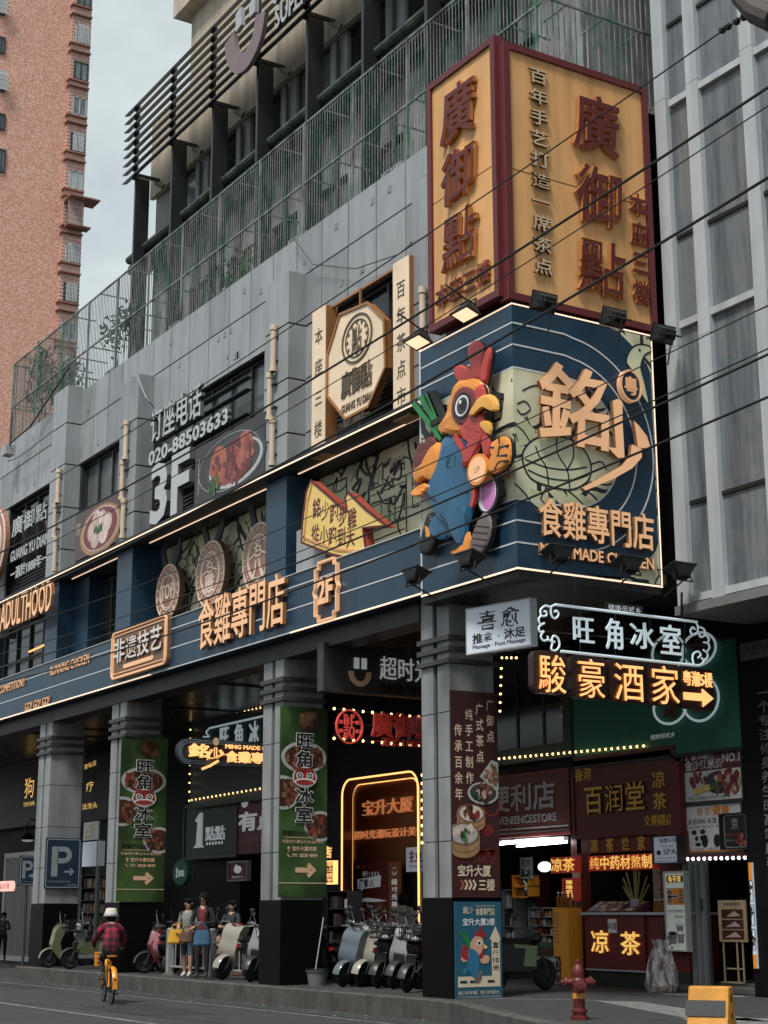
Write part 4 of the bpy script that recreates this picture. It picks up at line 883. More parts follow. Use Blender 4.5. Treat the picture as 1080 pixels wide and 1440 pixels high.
# ------------------------------------------------------------------ third floor signs
M_gold = mat('pale gold sheet', (.92, .70, .49), .25, metal=.15, var=.12, scale=1.4); M_golds = mat('gold side', (.38, .17, .06), .4, metal=.3); M_bron = mat('bronze print', (.10, .07, .04), .5)
fg = Fr((0, 15.9, 0), EX, EZ)
def sheet(name, lab, tl, br, chars):
    a = fg.q(*tl); c = fg.q(*br); O = thing(name, lab, 'sign', ((a[0]+c[0])/2, 16, c[1]), 0, 'gold strip signs beside the octagon'); b = MB(); b.bx(fg, a[0], c[1], c[0], a[1], -.28, 0, M_golds); b.bx(fg, a[0], c[1], c[0], a[1], 0, .012, M_gold); b.build('panel', O); b = MB()
    n = len(chars); h = (a[1]-c[1])*.84/n
    for i, ch in enumerate(chars): m_ = (a[0]+c[0])/2; y = a[1]-(a[1]-c[1])*(.12+.84*i/n); b.cell(fg, ch, m_-.17, y-.42, m_+.17, y-.04, M_bron, .014, 0, .02)
    b.build('lettering', O); return O
sheet('strip_sign', 'narrow pale gold strip sign left of the octagonal gold sign', (440, 440), (457.5, 637), '本座三楼'); sheet('strip_sign', 'wider dappled gold strip sign right of the octagonal gold sign', (553, 372), (577, 583), '百年茶点市')
A = [fg.q(*z5(x, y)) for x, y in ((522, 192), (588, 258), (594, 452), (525, 612), (432, 662), (358, 568), (360, 402), (410, 240))]
O = thing('octagon_sign', 'octagonal pale gold sign with a round seal over the black louvres', 'sign', tuple(fg.p(*fg.q(505, 590))))
b = MB(); b.prism(fg, A, -.1, .06, M_gold, M_golds); b.build('panel', O); b = MB(); b.path(fg, A, .06, .06, .09, M_golds, True)
b.bar(fg.p(*fg.q(504, 405), -.05), fg.p(*fg.q(504, 430), -.05), .04, .04, m=M_golds); b.bar(fg.p(*fg.q(504, 580), -.05), fg.p(*fg.q(504, 606), -.05), .04, .04, m=M_golds); b.build('border', O)
cx, cz = fg.q(*z5(478, 335)); b = MB(); b.disc(fg, cx, cz, .62, .52, .064, M_gold, 28); b.ring(fg, cx, cz, .60, .52, .05, .06, .08, M_bron); b.row(fg, '點', cx-.2, cz-.28, cx+.2, cz+.28, M_bron, .068, .01, .03); b.ring(fg, cx, cz, .46, .40, .03, .06, .08, M_bron)
for i in range(12): a = i*pi/6; b.bx(fg, cx+.38*cos(a)-.03, cz+.33*sin(a)-.03, cx+.38*cos(a)+.03, cz+.33*sin(a)+.03, .06, .078, M_bron)
b.build('seal', O)
b = MB(); s0 = fg.q(*z5(415, 535)); s1 = fg.q(*z5(540, 480)); b.row(fg, '廣御點', s0[0], s1[1]-.22, s1[0], s1[1]+.34, M_bron, .064, .02, .03); b.text(fg, 'GUANG YU DIAN', s0[0], s1[1]-.52, s1[0], s1[1]-.34, M_bron, .064, .01, .02); b.text(fg, '一源於1888年一', s0[0]-.1, s1[1]-.86, s1[0]-.1, s1[1]-.66, M_bron, .064, .01, .02); b.build('lettering', O)
b = MB(M_golds); a = fg.q(440, 437); c = fg.q(577, 363); z = (a[1]+c[1])/2; b.bx(fg, a[0], z, c[0], z+.05, -.2, -.15); o = b.build('sign_rail'); tag(o, 'thin gold rail above the octagonal sign', 'rail')
M_sil = mat('silver letter face', (.50, .51, .52), .35, metal=.2, var=.1); M_sils = mat('letter side dark', (.13, .13, .135), .5)
fs = Fr((0, 16.1, 0), EX, EZ)
O = thing('phone_sign', 'silver raised 3F lettering with a booking phone number beside the chicken picture', 'sign', tuple(fs.p(*fs.q(245, 740))))
b = MB()
a = fs.q(217, 582); c = fs.q(288, 594); b.row(fs, '订座电话', a[0], fs.q(217, 627)[1], c[0], a[1]+.04, M_sil, 0, .10, .012, M_sils); a = fs.q(214, 640); c = fs.q(326, 578); b.text(fs, '020-88503633', a[0], fs.q(214, 660)[1]+.05, c[0], a[1]+.06, M_sil, 0, .1, .03, M_sils)
a = fs.q(215, 662); c = fs.q(275, 640); x0, x1 = a[0]+.25, c[0]; b.text(fs, '3F', x0, fs.q(215, 744)[1], x1, a[1]+.02, M_sil, 0, .16, .03, M_sils); b.build('lettering', O)
b = MB(M_blk)
for z in (11.0, 11.5, 12.35, 12.6, 13.2, 13.5): b.bx(fs, x0-.1, z, x1+2.6, z+.03, -.2, -.02)
b.build('rail', O)
O = thing('name_sign', 'silver raised three character name sign with GUANG YU DIAN at the far end', 'sign', tuple(fs.p(*fs.q(40, 800)))); b = MB()
x0, x1 = fs.q(21, 740)[0], fs.q(72, 700)[0]; b.row(fs, '廣御點', x0, fs.q(21, 760)[1]+.05, x1, fs.q(72, 703)[1]+.05, M_sil, 0, .10, .012, M_sils); z = fs.q(18, 785)[1]; b.text(fs, 'GUANG YU DIAN', x0-.1, z-.16, x1+.1, z+.2, M_sil, 0, .06, .02, M_sils); b.text(fs, '一源於1888年一', x0, z-.75, x1, z-.36, M_sil, 0, .06, .02, M_sils); b.build('lettering', O)
b = MB(); b.disc(fs, fs.q(-5, 770)[0], fs.q(-5, 770)[1], 1.3, 1.3, .14, M_med, 36, 0); b.ring(fs, fs.q(-5, 770)[0], fs.q(-5, 770)[1], 1.25, 1.25, .08, .14, .16, M_mdl); b.ring(fs, fs.q(-5, 770)[0], fs.q(-5, 770)[1], .9, .9, .06, .14, .16, M_mdl); b.build('seal', O)
# food pictures between the piers
F_red = [mat('roast red %d' % i, c, .4, var=.3, scale=6) for i, c in enumerate(((.26, .045, .035), (.17, .022, .022), (.36, .10, .06), (.11, .015, .018)))]
F_brn = [mat('braised brown %d' % i, c, .4, var=.3, scale=6) for i, c in enumerate(((.10, .042, .025), (.17, .075, .045), (.055, .022, .015), (.24, .12, .07)))]
F_wht = [mat('dumpling %d' % i, c, .4, var=.15, scale=4) for i, c in enumerate(((.62, .48, .43), (.52, .36, .32), (.70, .58, .52)))]
F_grn = [mat('leafy %d' % i, c, .5, var=.3, scale=8) for i, c in enumerate(((.035, .11, .03), (.06, .17, .05), (.02, .06, .02)))]
M_wood = mat('steamer wood', (.36, .21, .10), .6, var=.2, scale=6); M_wood2 = mat('steamer wood dark', (.22, .12, .055), .6, var=.2, scale=6); M_plate = mat('white plate', (.45, .45, .44), .35)
S = Sign('food_picture', 'dark picture board of three glazed red ducks under the phone number', 'picture', frY((275, 632), (372, 668), 15.98), mat('picture black', (.022, .018, .018), .35, var=.3), .06)
S.ell(.60, .55, .42, .44, M_dark, .004); S.ell(.60, .58, .38, .36, M_plate, .006); S.ell(.61, .56, .33, .31, M_dark, .008)
for x, y, rx, ry in ((.36, .46, .12, .30), (.55, .50, .13, .33), (.72, .44, .13, .30), (.48, .68, .15, .18), (.66, .68, .14, .2)): S.ell(x, y, rx, ry, RNG.choice(F_red), .010+.001*RNG.random())
S.scatter(.24, .2, .86, .88, 60, .085, F_red, .012); S.scatter(.22, .66, .42, .92, 26, .05, F_grn, .02); S.ring(.5, .5, .44, .44, .012, M_sil, 0, .005); S.line([(.06, .2), (.06, .8)], .02, M_sil); S.done()
S = Sign('food_picture', 'brown picture board of white dumplings in a bamboo steamer', 'picture', frY((107, 724), (167, 760), 15.98), mat('picture brown', (.07, .028, .024), .35, var=.3), .06)
S.ell(.58, .58, .46, .50, M_wood, .004); S.ell(.58, .56, .41, .44, F_wht[1], .006); S.ell(.58, .56, .38, .41, F_red[1], .008)
for x, y, a in ((.40, .55, .3), (.50, .36, -.2), (.62, .40, .1), (.74, .50, .4), (.48, .72, .8), (.66, .70, -.5)): S.ell(x, y, .10, .20, RNG.choice(F_wht), .010+.001*RNG.random()); S.ell(x-.02, y-.04, .05, .13, RNG.choice(F_wht), .013)
S.scatter(.45, .48, .66, .62, 16, .06, F_grn, .014); S.row('鲜虾饺', .03, .2, .12, .5, F_wht[0]); S.done()
# pale gas pipes running down the pilasters
M_pipe = mat('cream gas pipe', (.62, .50, .37), .5, var=.12, dirt=.2)
for k, ((px, y0, y1), lab) in enumerate((((83, 660, 805), 'jointed cream pipe on the leftmost tall pilaster'), ((178, 592, 765), 'jointed cream pipe on the second pilaster by the dumpling picture'), ((385, 458, 660), 'jointed cream pipe on the third pilaster left of the octagon'), ((594, 405, 455), 'short cream pipe beside the orange corner sign'))):
    x = onY(px, y0, 15.9).x; z1 = onY(px, y0, 15.9).z; z0 = 10.9 if k < 3 else 11.7; O = thing('gas_pipe', lab, 'pipe', (x, 15.9, z0), 0, 'cream pipes on the pilasters'); n = 3 if k < 3 else 1
    b = MB(M_pipe)
    for i in range(n):
        a = z0+(z1-z0)*i/n; c = z0+(z1-z0)*(i+1)/n; xx = x-.15*(i % 2); b.tube([(xx, 15.9, a), (xx, 15.9, c-.03)], .065, 12); b.lathe([(.085, -.06), (.085, .06)], (xx, 15.9, c-.05), EZ, 12); b.lathe([(.085, 0), (.085, .1)], (xx, 15.9, a), EZ, 12)
    b.build('tube', O, smooth=radians(40)); b = MB(M_dark)
    for i in range(n*2): z = z0+(z1-z0)*(i+.5)/(2*n); b.box(x-.1, x+.05, 15.9, 16.0, z-.015, z+.015)
    b.build('clamp', O)
# floodlights
fl = thing('floodlight', 'x', 'floodlight', (0, 0, 0), group='floodlights round the corner signs')
b = MB(M_blk); b.add([(-.16, -.10, -.05), (.16, -.10, -.05), (.16, .10, -.05), (-.16, .10, -.05), (-.28, -.17, .12), (.28, -.17, .12), (.28, .17, .12), (-.28, .17, .12)], [(3, 2, 1, 0), (0, 1, 5, 4), (1, 2, 6, 5), (2, 3, 7, 6), (3, 0, 4, 7), (4, 5, 6, 7)]); b.box(-.30, .30, -.19, .19, .12, .15)
for i in range(5): b.box(-.14+i*.065, -.12+i*.065, -.1, .1, -.11, -.05)
b.build('housing', fl, local=True); b = MB(mat('lamp glass dark', (.08, .09, .09), .1)); b.box(-.25, .25, -.145, .145, .15, .155); b.build('lens', fl, local=True)
b = MB(M_blk); b.tube([(-.20, 0, .02), (-.24, 0, -.16), (.24, 0, -.16), (.20, 0, .02)], .016, 6); b.build('bracket', fl, local=True)
b = MB(M_blk); b.tube([(0, 0, -.16), (0, .62, -.20)], .018, 6); b.build('arm', fl, local=True)
fd = copy_tree(fl)      # lit kind pointing down
for ch in fd.children:
    if ch.name.startswith('lens'): m2 = ch.data.copy(); m2.materials.clear(); m2.materials.append(glow('lit floodlight', (1, .72, .45), .45)); ch.data = m2
fl2 = []
for k, (px, py, Yo, Xo, rz, up, lab) in enumerate((
    (583, 812, 15.05, None, 0, 1, 'black floodlight on an arm below the navy billboard, left of the rooster foot'), (660, 790, 15.0, None, 0, 1, 'black floodlight on an arm right under the rooster foot'),
    (786, 782, None, -20.45, pi/2, 1, 'black floodlight in front of the MING lettering'), (885, 797, None, -20.45, pi/2, 1, 'black floodlight in front of the CHICKEN lettering'), (958, 806, None, -20.4, pi/2, 1, 'black floodlight beyond the billboard edge by the glass building'),
    (770, 425, None, -20.5, pi/2, 2, 'black floodlight on the top edge of the billboard under the beige column'), (868, 447, None, -20.5, pi/2, 2, 'black floodlight on the top edge of the billboard under the big orange sign'), (938, 470, None, -20.45, pi/2, 2, 'black floodlight at the top right end of the billboard beside the glass building'),
    (590, 473, 15.0, None, 0, 3, 'lit floodlight above the top left corner of the navy billboard'), (657, 434, 15.0, None, 0, 3, 'lit floodlight under the narrow orange sign'))):
    o = fl if k == 0 else copy_tree(fd if up == 3 else fl)
    p = onY(px, py, Yo) if Yo else onX(px, py, Xo)
    place(o, p, rz, lab)
    if up == 2: o.rotation_euler = (radians(-70), 0, rz)
    if up == 1: o.rotation_euler = (radians(-18), 0, rz)
    if up == 3: o.rotation_euler = (radians(160), 0, rz)
    o.scale = (.88, .88, .88)
for ch in list(fd.children): bpy.data.objects.remove(ch)
bpy.data.objects.remove(fd)
# ------------------------------------------------------------------ arcade signs
M_lit = glow('white neon tube', (.62, .74, .78), .13); M_litw = glow('cool tube lamp', (.92, .97, 1), 9.0); M_orn = glow('orange neon tube', (1, .50, .16), .75); M_sd = glow('glowing letter side', (.85, .25, .04), .09); M_ylw = glow('yellow lit letter', (1, .60, .14), .30); M_pl = mat('peach lit letter', (.6, .25, .08), .4, var=0, emit=(1, .50, .18), es=.52)
M_rdl = glow('red lit letter', (.40, .028, .02), .03); M_wl = glow('soft white letter', (.62, .66, .68), .10); M_wood_d = mat('brown sign board', (.115, .024, .021), .5, var=.2, dirt=.2); M_redb = mat('red shop board', (.36, .036, .028), .5, var=.12, emit=(.7, .05, .03), es=.05); M_redd = mat('dark red paint', (.15, .018, .016), .5, var=.2, dirt=.25)
M_goldp = mat('dull gold letter', (.72, .39, .06), .45, var=.2, scale=6); M_grn = mat('dark green board', (.012, .15, .095), .5, var=.15); M_grnd = mat('deep green board', (.008, .028, .022), .45, var=.2); M_lb = mat('brightened light box face', (.66, .72, .80), .4, var=.05, emit=(.7, .78, .9), es=.035); M_paper = mat('paper white', (.80, .80, .78), .7, var=.08)  # faint glow in M_lb also brightens unlit boxes and plain boards
M_ban = ramp2('banner leaf print', 'ShaderNodeTexWave', [(.1, (.008, .026, .006)), (.45, (.022, .055, .014)), (.8, (.06, .12, .03)), (1, (.014, .036, .010))], .5, (1, .8, -.55), Scale=.9, Distortion=3.0, Detail=3.0)
M_crm = mat('cream print', (.70, .58, .42), .5, var=.05); M_pk = mat('peach print', (.75, .48, .32), .5, var=.05)
RED = mat('print red', (.33, .035, .03), .5, var=.1)
# long banners on the pillars
def banner(xf, tl, br, lab):
    S = Sign('pillar_banner', lab, 'banner', frX(tl, br, xf), M_ban, .03, group='green food banners on the pillars')
    S.ell(.60, .075, .22, .055, F_brn[2], .004); S.scatter(.40, .03, .80, .115, 24, .02, F_brn, .006)
    for x, y, rx, ry in ((.5, .27, .48, .085), (.06, .46, .36, .09), (.86, .63, .34, .08)):
        x0, x1 = max(0, x-rx), min(1, x+rx); P = [(min(1, max(0, x+rx*cos(a*pi/14))), y+ry*sin(a*pi/14)) for a in range(28)]; S.poly(P, M_plate, .005); P = [(min(1, max(0, x+rx*.85*cos(a*pi/14))), y+ry*.8*sin(a*pi/14)) for a in range(28)]; S.poly(P, F_brn[2], .007)
        S.scatter(max(.05, x0+.06), y-ry*.75, min(.95, x1-.06), y+ry*.75, 46, .016, F_brn+F_red[:1], .009)
    for i, c in enumerate('旺角 冰室'):
        y = .135+i*.098
        if c != ' ': S.row(c, .31, y, .70, y+.09, M_white, .022, 0, .055); S.row(c, .31, y, .70, y+.09, M_black, .026, 0, .02)
    yb = .135+2*.098+.045      # lion mask emblem
    S.ell(.51, yb, .26, .055, M_white, .024); S.ell(.51, yb, .235, .048, RED, .027); S.ell(.51, yb+.025, .22, .02, M_white, .030); S.ell(.51, yb+.027, .19, .014, RED, .032)
    for sx in (.40, .62): S.ell(sx, yb-.008, .075, .02, M_white, .031); S.ell(sx, yb-.008, .05, .0135, M_dark, .033); S.ell(sx, yb-.008, .02, .006, M_white, .035)
    S.poly([(.30, yb-.035), (.45, yb-.024), (.51, yb-.045), (.57, yb-.024), (.72, yb-.035), (.62, yb-.05), (.4, yb-.05)], F_red[0], .034)
    S.text('茶餐厅/小炒/夜宵', .06, .655, .90, .682, M_black, .006, 0, .03); S.rect(.12, .690, .88, .693, M_pk); S.text('营业时间:早上11点-凌晨2点', .06, .704, .93, .722, M_pk, .006, 0, .03); S.text('宝升大厦夹层', .27, .737, .78, .762, M_pk, .006, 0, .03); S.text('191 2828 4849', .27, .774, .80, .794, M_pk, .006, 0, .03); S.ell(.20, .748, .028, .010, M_pk, .005); S.poly([(.175, .752), (.225, .752), (.20, .768)], M_pk, .005); S.line([(.17, .775), (.19, .787), (.23, .793)], .02, M_pk, .005)
    S.line([(.34, .86), (.66, .86)], .10, M_pk, .006); S.line([(.60, .83), (.74, .86), (.60, .892)], .09, M_pk, .008)
    S.rect(0, .925, 1, .929, M_crm, .006); S.done()
banner(-29.81, (395, 992), (459, 1262), 'green food banner on the third pillar with plates and a lion mask, brightest'); banner(-38.16, (171.5, 1035), (230, 1268), 'green food banner on the second pillar, dimmer and farther away')
S = Sign('pillar_banner', 'maroon dim sum banner with bamboo steamers on the corner pillar', 'banner', frX((633, 970), (704, 1262), -23.61), mat('maroon banner', (.050, .014, .014), .5, var=.1), .03)
for t, x, y in (('广御点', .76, .03), ('广式茶点', .53, .055), ('纯手工制作', .30, .085), ('传承百余年', .07, .165)):
    for i, c in enumerate(t): S.row(c, x, y+i*.078, x+.17, y+.062+i*.078, M_crm, .004, 0, .012)
S.ring(.84, .55, .18, .06, .015, RED, 0, .003); S.ell(.74, .68, .14, .03, F_red[1], .0035); S.poly([(.52, .77), (.92, .77), (.84, .80), (.60, .80)], F_red[1], .004)
S.poly([(.60, .42), (.86, .335), (1, .345), (1, .48), (.86, .47)], M_plate, .005); S.scatter(.68, .36, 1, .47, 30, .013, [F_brn[3], M_wood, F_brn[1]], .008)
S.ell(.66, .50, .33, .055, M_plate, .012); S.ell(.66, .498, .28, .045, M_dark, .014); S.scatter(.46, .46, .88, .53, 18, .02, F_brn+F_wht[1:2], .016); S.scatter(.42, .50, .6, .535, 8, .012, F_grn, .03)
def steamer(x, y, rx, ry, h, fill):
    P = [(x-rx, y), (x-rx, y+h)]+[(x-rx*cos(a*pi/10), y+h+ry*sin(a*pi/10)) for a in range(1, 10)]+[(x+rx, y+h), (x+rx, y)]; P = [(max(.005, p[0]), p[1]) for p in P]; S.poly(P, M_wood, .018); P2_ = [(max(.005, x+rx*cos(a*pi/14)), y+ry*sin(a*pi/14)) for a in range(28)]; S.poly(P2_, M_wood2, .020)
    S.poly([(max(.005, x+rx*.86*cos(a*pi/14)), y+ry*.85*sin(a*pi/14)) for a in range(28)], fill, .022); S.line([(max(.005, x-rx), y+h*.55)]+[(max(.005, x-rx*cos(a*pi/10)), y+h*.55+ry*sin(a*pi/10)) for a in range(1, 10)]+[(x+rx, y+h*.55)], .02, M_wood2, .0195)
steamer(.40, .60, .29, .045, .045, F_wht[2]); S.scatter(.24, .57, .56, .63, 16, .018, F_brn+F_red[:2], .024)
steamer(.24, .70, .33, .055, .06, M_plate); S.scatter(.05, .665, .44, .735, 10, .022, F_wht, .024); S.scatter(.16, .68, .34, .73, 10, .014, F_grn, .036)
S.row('得闲饮茶', .06, .765, .96, .84, F_red[1], .004, 0, .02); S.row('宝升大厦', .10, .846, .80, .902, M_crm, .006, 0, .03)
for i in range(4): x = .17+.085*i; S.line([(x, .918), (x+.055, .941), (x, .964)], .04, F_red[2] if i == 0 else M_pk if i == 1 else M_crm, .006)
S.row('三楼', .53, .912, .88, .97, M_crm, .006, 0, .03); S.done()
S = Sign('pillar_poster', 'blue poster with a small rooster and an up arrow on the corner pillar base', 'poster', frX((639.5, 1268), (707, 1408), -23.60), mat('poster blue', (.022, .105, .165), .45, var=.06), .03)
S.row('銘少', .17, .045, .40, .125, M_crm, .004, 0, .015); S.row('食雞專門店', .44, .06, .86, .14, M_crm, .004, 0, .015); S.text('MING MADE CHICKEN', .44, .035, .86, .05, M_crm, .004); S.text('宝升大厦2楼', .16, .165, .86, .24, M_white, .004, 0, .02)
S.poly([(.05, .745), (.78, .745), (.78, .38), (.74, .38), (.87, .25), (1-.02, .38), (.955, .38), (.955, .85), (.05, .85)], M_crm, .004)
for i, c in enumerate(('直', '行', '10', '米')): S.row(c, .79, .405+i*.075, .94, .47+i*.075, M_navy, .006, 0, .02) if len(c) == 1 else S.text(c, .80, .56, .93, .615, M_navy, .006, 0, .03)
for x in (.09, .30, .68): S.rect(x, .785, x+.15, .812, M_navy, .006)
pg = mat('poster skin', (.66, .36, .24), .5); pr = mat('poster red', (.30, .025, .03), .5); pb = mat('poster overall', (.03, .16, .30), .5)
for P, m in (([(.10, .31), (.14, .30), (.30, .44), (.27, .45)], C_g), ([(.18, .30), (.21, .30), (.32, .43), (.29, .44)], C_g), ([(.12, .50), (.18, .43), (.26, .47), (.26, .58), (.14, .56)], pr), ([(.30, .45), (.40, .36), (.52, .34), (.60, .40), (.56, .50), (.46, .54), (.36, .50)], pg), ([(.42, .34), (.44, .29), (.50, .31), (.52, .25), (.56, .25), (.58, .30), (.65, .31), (.62, .37), (.52, .35)], pr), ([(.44, .42), (.52, .36), (.60, .40), (.60, .50), (.57, .57), (.50, .55)], pr), ([(.58, .42), (.69, .46), (.60, .47)], M_yel), ([(.24, .48), (.34, .47), (.48, .52), (.50, .64), (.42, .76), (.34, .74), (.26, .66), (.22, .58)], pb), ([(.17, .49), (.24, .46), (.28, .54), (.20, .60), (.12, .58)], pg), ([(.52, .58), (.62, .54), (.72, .55), (.70, .61), (.58, .62)], pg), ([(.20, .66), (.28, .66), (.20, .73), (.14, .71)], pb), ([(.40, .78), (.50, .70), (.56, .70), (.54, .78), (.46, .815), (.40, .80)], C_s)): S.poly([tuple(p) for p in smooth_line(P, 3, True)], m, .008+.0012*RNG.random(), .003)
S.ell(.505, .415, .055, .03, M_white, .0105); S.ell(.505, .415, .03, .017, M_black, .0115)
S.row('銘少跑步雞', .05, .885, .45, .925, M_crm, .004, 0, .01); S.row('從小跑到大', .52, .885, .93, .925, M_crm, .004, 0, .01); S.text('NO.1 ROAST CHICKEN SHOP IN TOWN SINCE THE OLD DAYS', .04, .94, .96, .955, M_crm, .004); S.done()
# parking signs
M_pb = mat('parking blue', (.014, .034, .060), .45, var=.08); M_pw = mat('parking white', (.27, .30, .32), .5)
def park(fr, lab, pole):
    S = Sign('parking_sign', lab, 'sign', fr, M_pb, .03, group='blue parking signs'); W, H = fr.w, fr.h
    S.l.path(fr, rrect(.04, .04, W-.04, H-.04, .05, 3), .025, 0, .004, M_pw, True); x0, y1 = W*.18, H*.83; S.l.bx(fr, x0, H*.24, x0+W*.17, y1, 0, .006, M_pw)
    cy = H*.665; P = [(x0+W*.17, cy+H*.165-.05*H)] ; S.l.path(fr, [(x0+W*.15, y1-.05*H), (W*.52, y1-.05*H)]+[(W*.52+W*.155*sin(a*pi/10), cy+(y1-.05*H-cy)*cos(a*pi/10)) for a in range(1, 10)]+[(W*.52, 2*cy-y1+.05*H), (x0+W*.15, 2*cy-y1+.05*H)], .10*H, 0, .006, M_pw)
    S.line([(.55, .665), (.78, .665)], .055, M_pw, .006); S.line([(.70, .60), (.80, .665), (.70, .73)], .05, M_pw, .008)
    S.text('宝升大厦停车场', .10, .84, .72, .88, M_pw, .004); S.text('停车缴费', .62, .905, .9, .94, M_pw, .004); t = S.done()
    if pole: b = MB(M_dark); c = fr.p(W/2, 0, -.06); b.tube([(c.x, c.y, -.3), (c.x, c.y, c.z+H*.9)], .04, 8); b.build('pole', t)
park(frX((65, 1178), (112, 1250), -43.40), 'blue parking sign with white P and arrow fixed flat on a stone pillar', False); park(frX((28, 1203), (51, 1246), -46.2), 'blue parking sign on a grey pole, partly hidden by the parking sign pillar', True)
# light boxes and neon at the corner
c12 = radians(12); P0 = onY(656, 921, 15.92); r12 = Vector((cos(c12), sin(c12), 0)); fr = Fr(P0, r12, EZ); a = fr.q(655, 857); c = fr.q(747, 907); fr.w = c[0]; fr.h = a[1]
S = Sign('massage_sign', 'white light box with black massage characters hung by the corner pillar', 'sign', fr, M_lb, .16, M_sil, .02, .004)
S.row('喜愈', .17, .06, .86, .58, M_black, .004, 0, .05); S.row('推拿·沐足', .10, .57, .92, .80, M_black, .004, 0, .03); S.text('Massage · Foot Massage', .10, .82, .92, .93, M_black, .004, 0, .02); S.done()
fn = Fr((-20.7, 0, 0), EY, EZ); z7 = lambda x, y: fn.q(640+x/2.4545, 820+y/2.4545)
O = thing('neon_sign', 'white tube neon sign with scroll corners over the dark restaurant letter boxes', 'neon sign', tuple(fn.p(*z7(580, 270))))
def nt_(b, L, r=.02, k=4, m=None): b.tube([fn.p(*p) for p in smooth_line([z7(x, y) for x, y in L], k)], r, 7, m or M_lit)
b = MB(M_lit); b.tube([fn.p(*z7(345, 74)), fn.p(*z7(835, 134))], .024, 7); b.tube([fn.p(*z7(365, 235)), fn.p(*z7(822, 283))], .024, 7); b.build('tube', O)
b = MB(M_lit)
for L in ([(350, 74), (332, 82), (332, 110), (345, 122), (357, 108), (350, 95), (342, 100)], [(332, 85), (312, 78), (295, 92), (298, 112), (314, 112), (314, 98), (306, 98)], [(298, 110), (288, 125), (295, 142), (308, 138)], [(308, 138), (290, 150), (292, 168), (306, 166)], [(306, 166), (296, 182), (304, 198), (320, 194), (318, 182)], [(320, 194), (335, 205), (332, 228), (348, 232), (360, 215), (355, 190), (340, 182), (334, 196), (344, 204)]): nt_(b, L, .018)
for L in ([(830, 134), (838, 150), (835, 172), (820, 178), (812, 165), (820, 152), (828, 160)], [(838, 150), (858, 158), (862, 178), (848, 186), (842, 174)], [(862, 178), (875, 190), (872, 205), (858, 204)], [(872, 205), (878, 222), (868, 236), (856, 230)], [(868, 236), (872, 252), (862, 266), (850, 258)], [(862, 262), (850, 280), (828, 283), (820, 265), (822, 245), (838, 236), (848, 248), (838, 258)]): nt_(b, L, .018)
b.build('scroll', O)
b = MB()
for c, x0, y0, x1, y1 in (('旺', 402, 118, 478, 205), ('角', 516, 128, 582, 225), ('冰', 602, 142, 684, 222), ('室', 706, 150, 778, 246)): p = z7(x0, y1); q_ = z7(x1, y0); b.cell(fn, c, p[0], p[1]-.02, q_[0], q_[1]+.02, M_lit, 0, .03, .006)
b.build('lettering', O); b = MB(M_blk)
for x, y0, y1 in ((440, 70, 240), (560, 95, 255), (680, 110, 268), (800, 125, 282)): b.bar(fn.p(*z7(x, y0), -.06), fn.p(*z7(x, y1), -.06), .02, .02)
b.bar(fn.p(*z7(320, 165), -.06), fn.p(*z7(870, 215), -.06), .02, .02); b.bar(fn.p(*z7(420, 82), -.06), fn.p(*z7(420, -22), -.06), .03, .03); b.bar(fn.p(*z7(790, 126), -.06), fn.p(*z7(790, 30), -.06), .03, .03); b.build('bracket', O)
fj = Fr((-20.95, 0, 0), EY, EZ); zj = lambda x, y: fj.q(640+x/2.4545, 820+y/2.4545)
O = thing('restaurant_sign', 'row of dark letter boxes with glowing orange characters and an arrow panel', 'neon sign', tuple(fj.p(*zj(540, 390)))); M_lbx = mat('dark letter box', (.035, .016, .014), .45)
for c, x0, y0, x1, y1 in (('駿', 272, 232, 386, 384), ('豪', 406, 248, 522, 402), ('酒', 534, 262, 656, 412), ('家', 660, 272, 776, 424)):
    p = zj(x0, y1-8); q_ = zj(x1, y0+8); b = MB(); b.prism(fj, rrect(p[0], p[1], q_[0], q_[1], .12, 3), -.14, 0, M_lbx); o = b.build('letter_box', O)
    b = MB(); i = .06; b.cell(fj, c, p[0]+i, p[1]-.02, q_[0]-i, q_[1]-.04, M_pl, .02, .03, .0, M_sd); b.build('letter', o)
p = zj(782, 430); q_ = zj(888, 300); b = MB(M_lbx); b.bx(fj, p[0], p[1], q_[0], q_[1], -.12, 0); o = b.build('arrow_panel', O); b = MB(); w_ = q_[0]-p[0]; h_ = q_[1]-p[1]
b.text(fj, '粤潮5楼', p[0]+.05, p[1]+h_*.55, q_[0]-.03, p[1]+h_*.92, M_pl, .01, .02, .01); b.prism(fj, [(p[0]+.04, p[1]+h_*.2), (p[0]+w_*.62, p[1]+h_*.2), (p[0]+w_*.62, p[1]+h_*.06), (q_[0]-.04, p[1]+h_*.28), (p[0]+w_*.62, p[1]+h_*.5), (p[0]+w_*.62, p[1]+h_*.38), (p[0]+.04, p[1]+h_*.38)], .01, .04, M_pl); b.build('lettering', o)
b = MB(M_blk); b.bar(fj.p(*zj(300, 300), -.1), fj.p(*zj(880, 345), -.1), .04, .04); b.bar(fj.p(*zj(300, 360), -.1), fj.p(*zj(880, 400), -.1), .04, .04); b.build('rail', O)
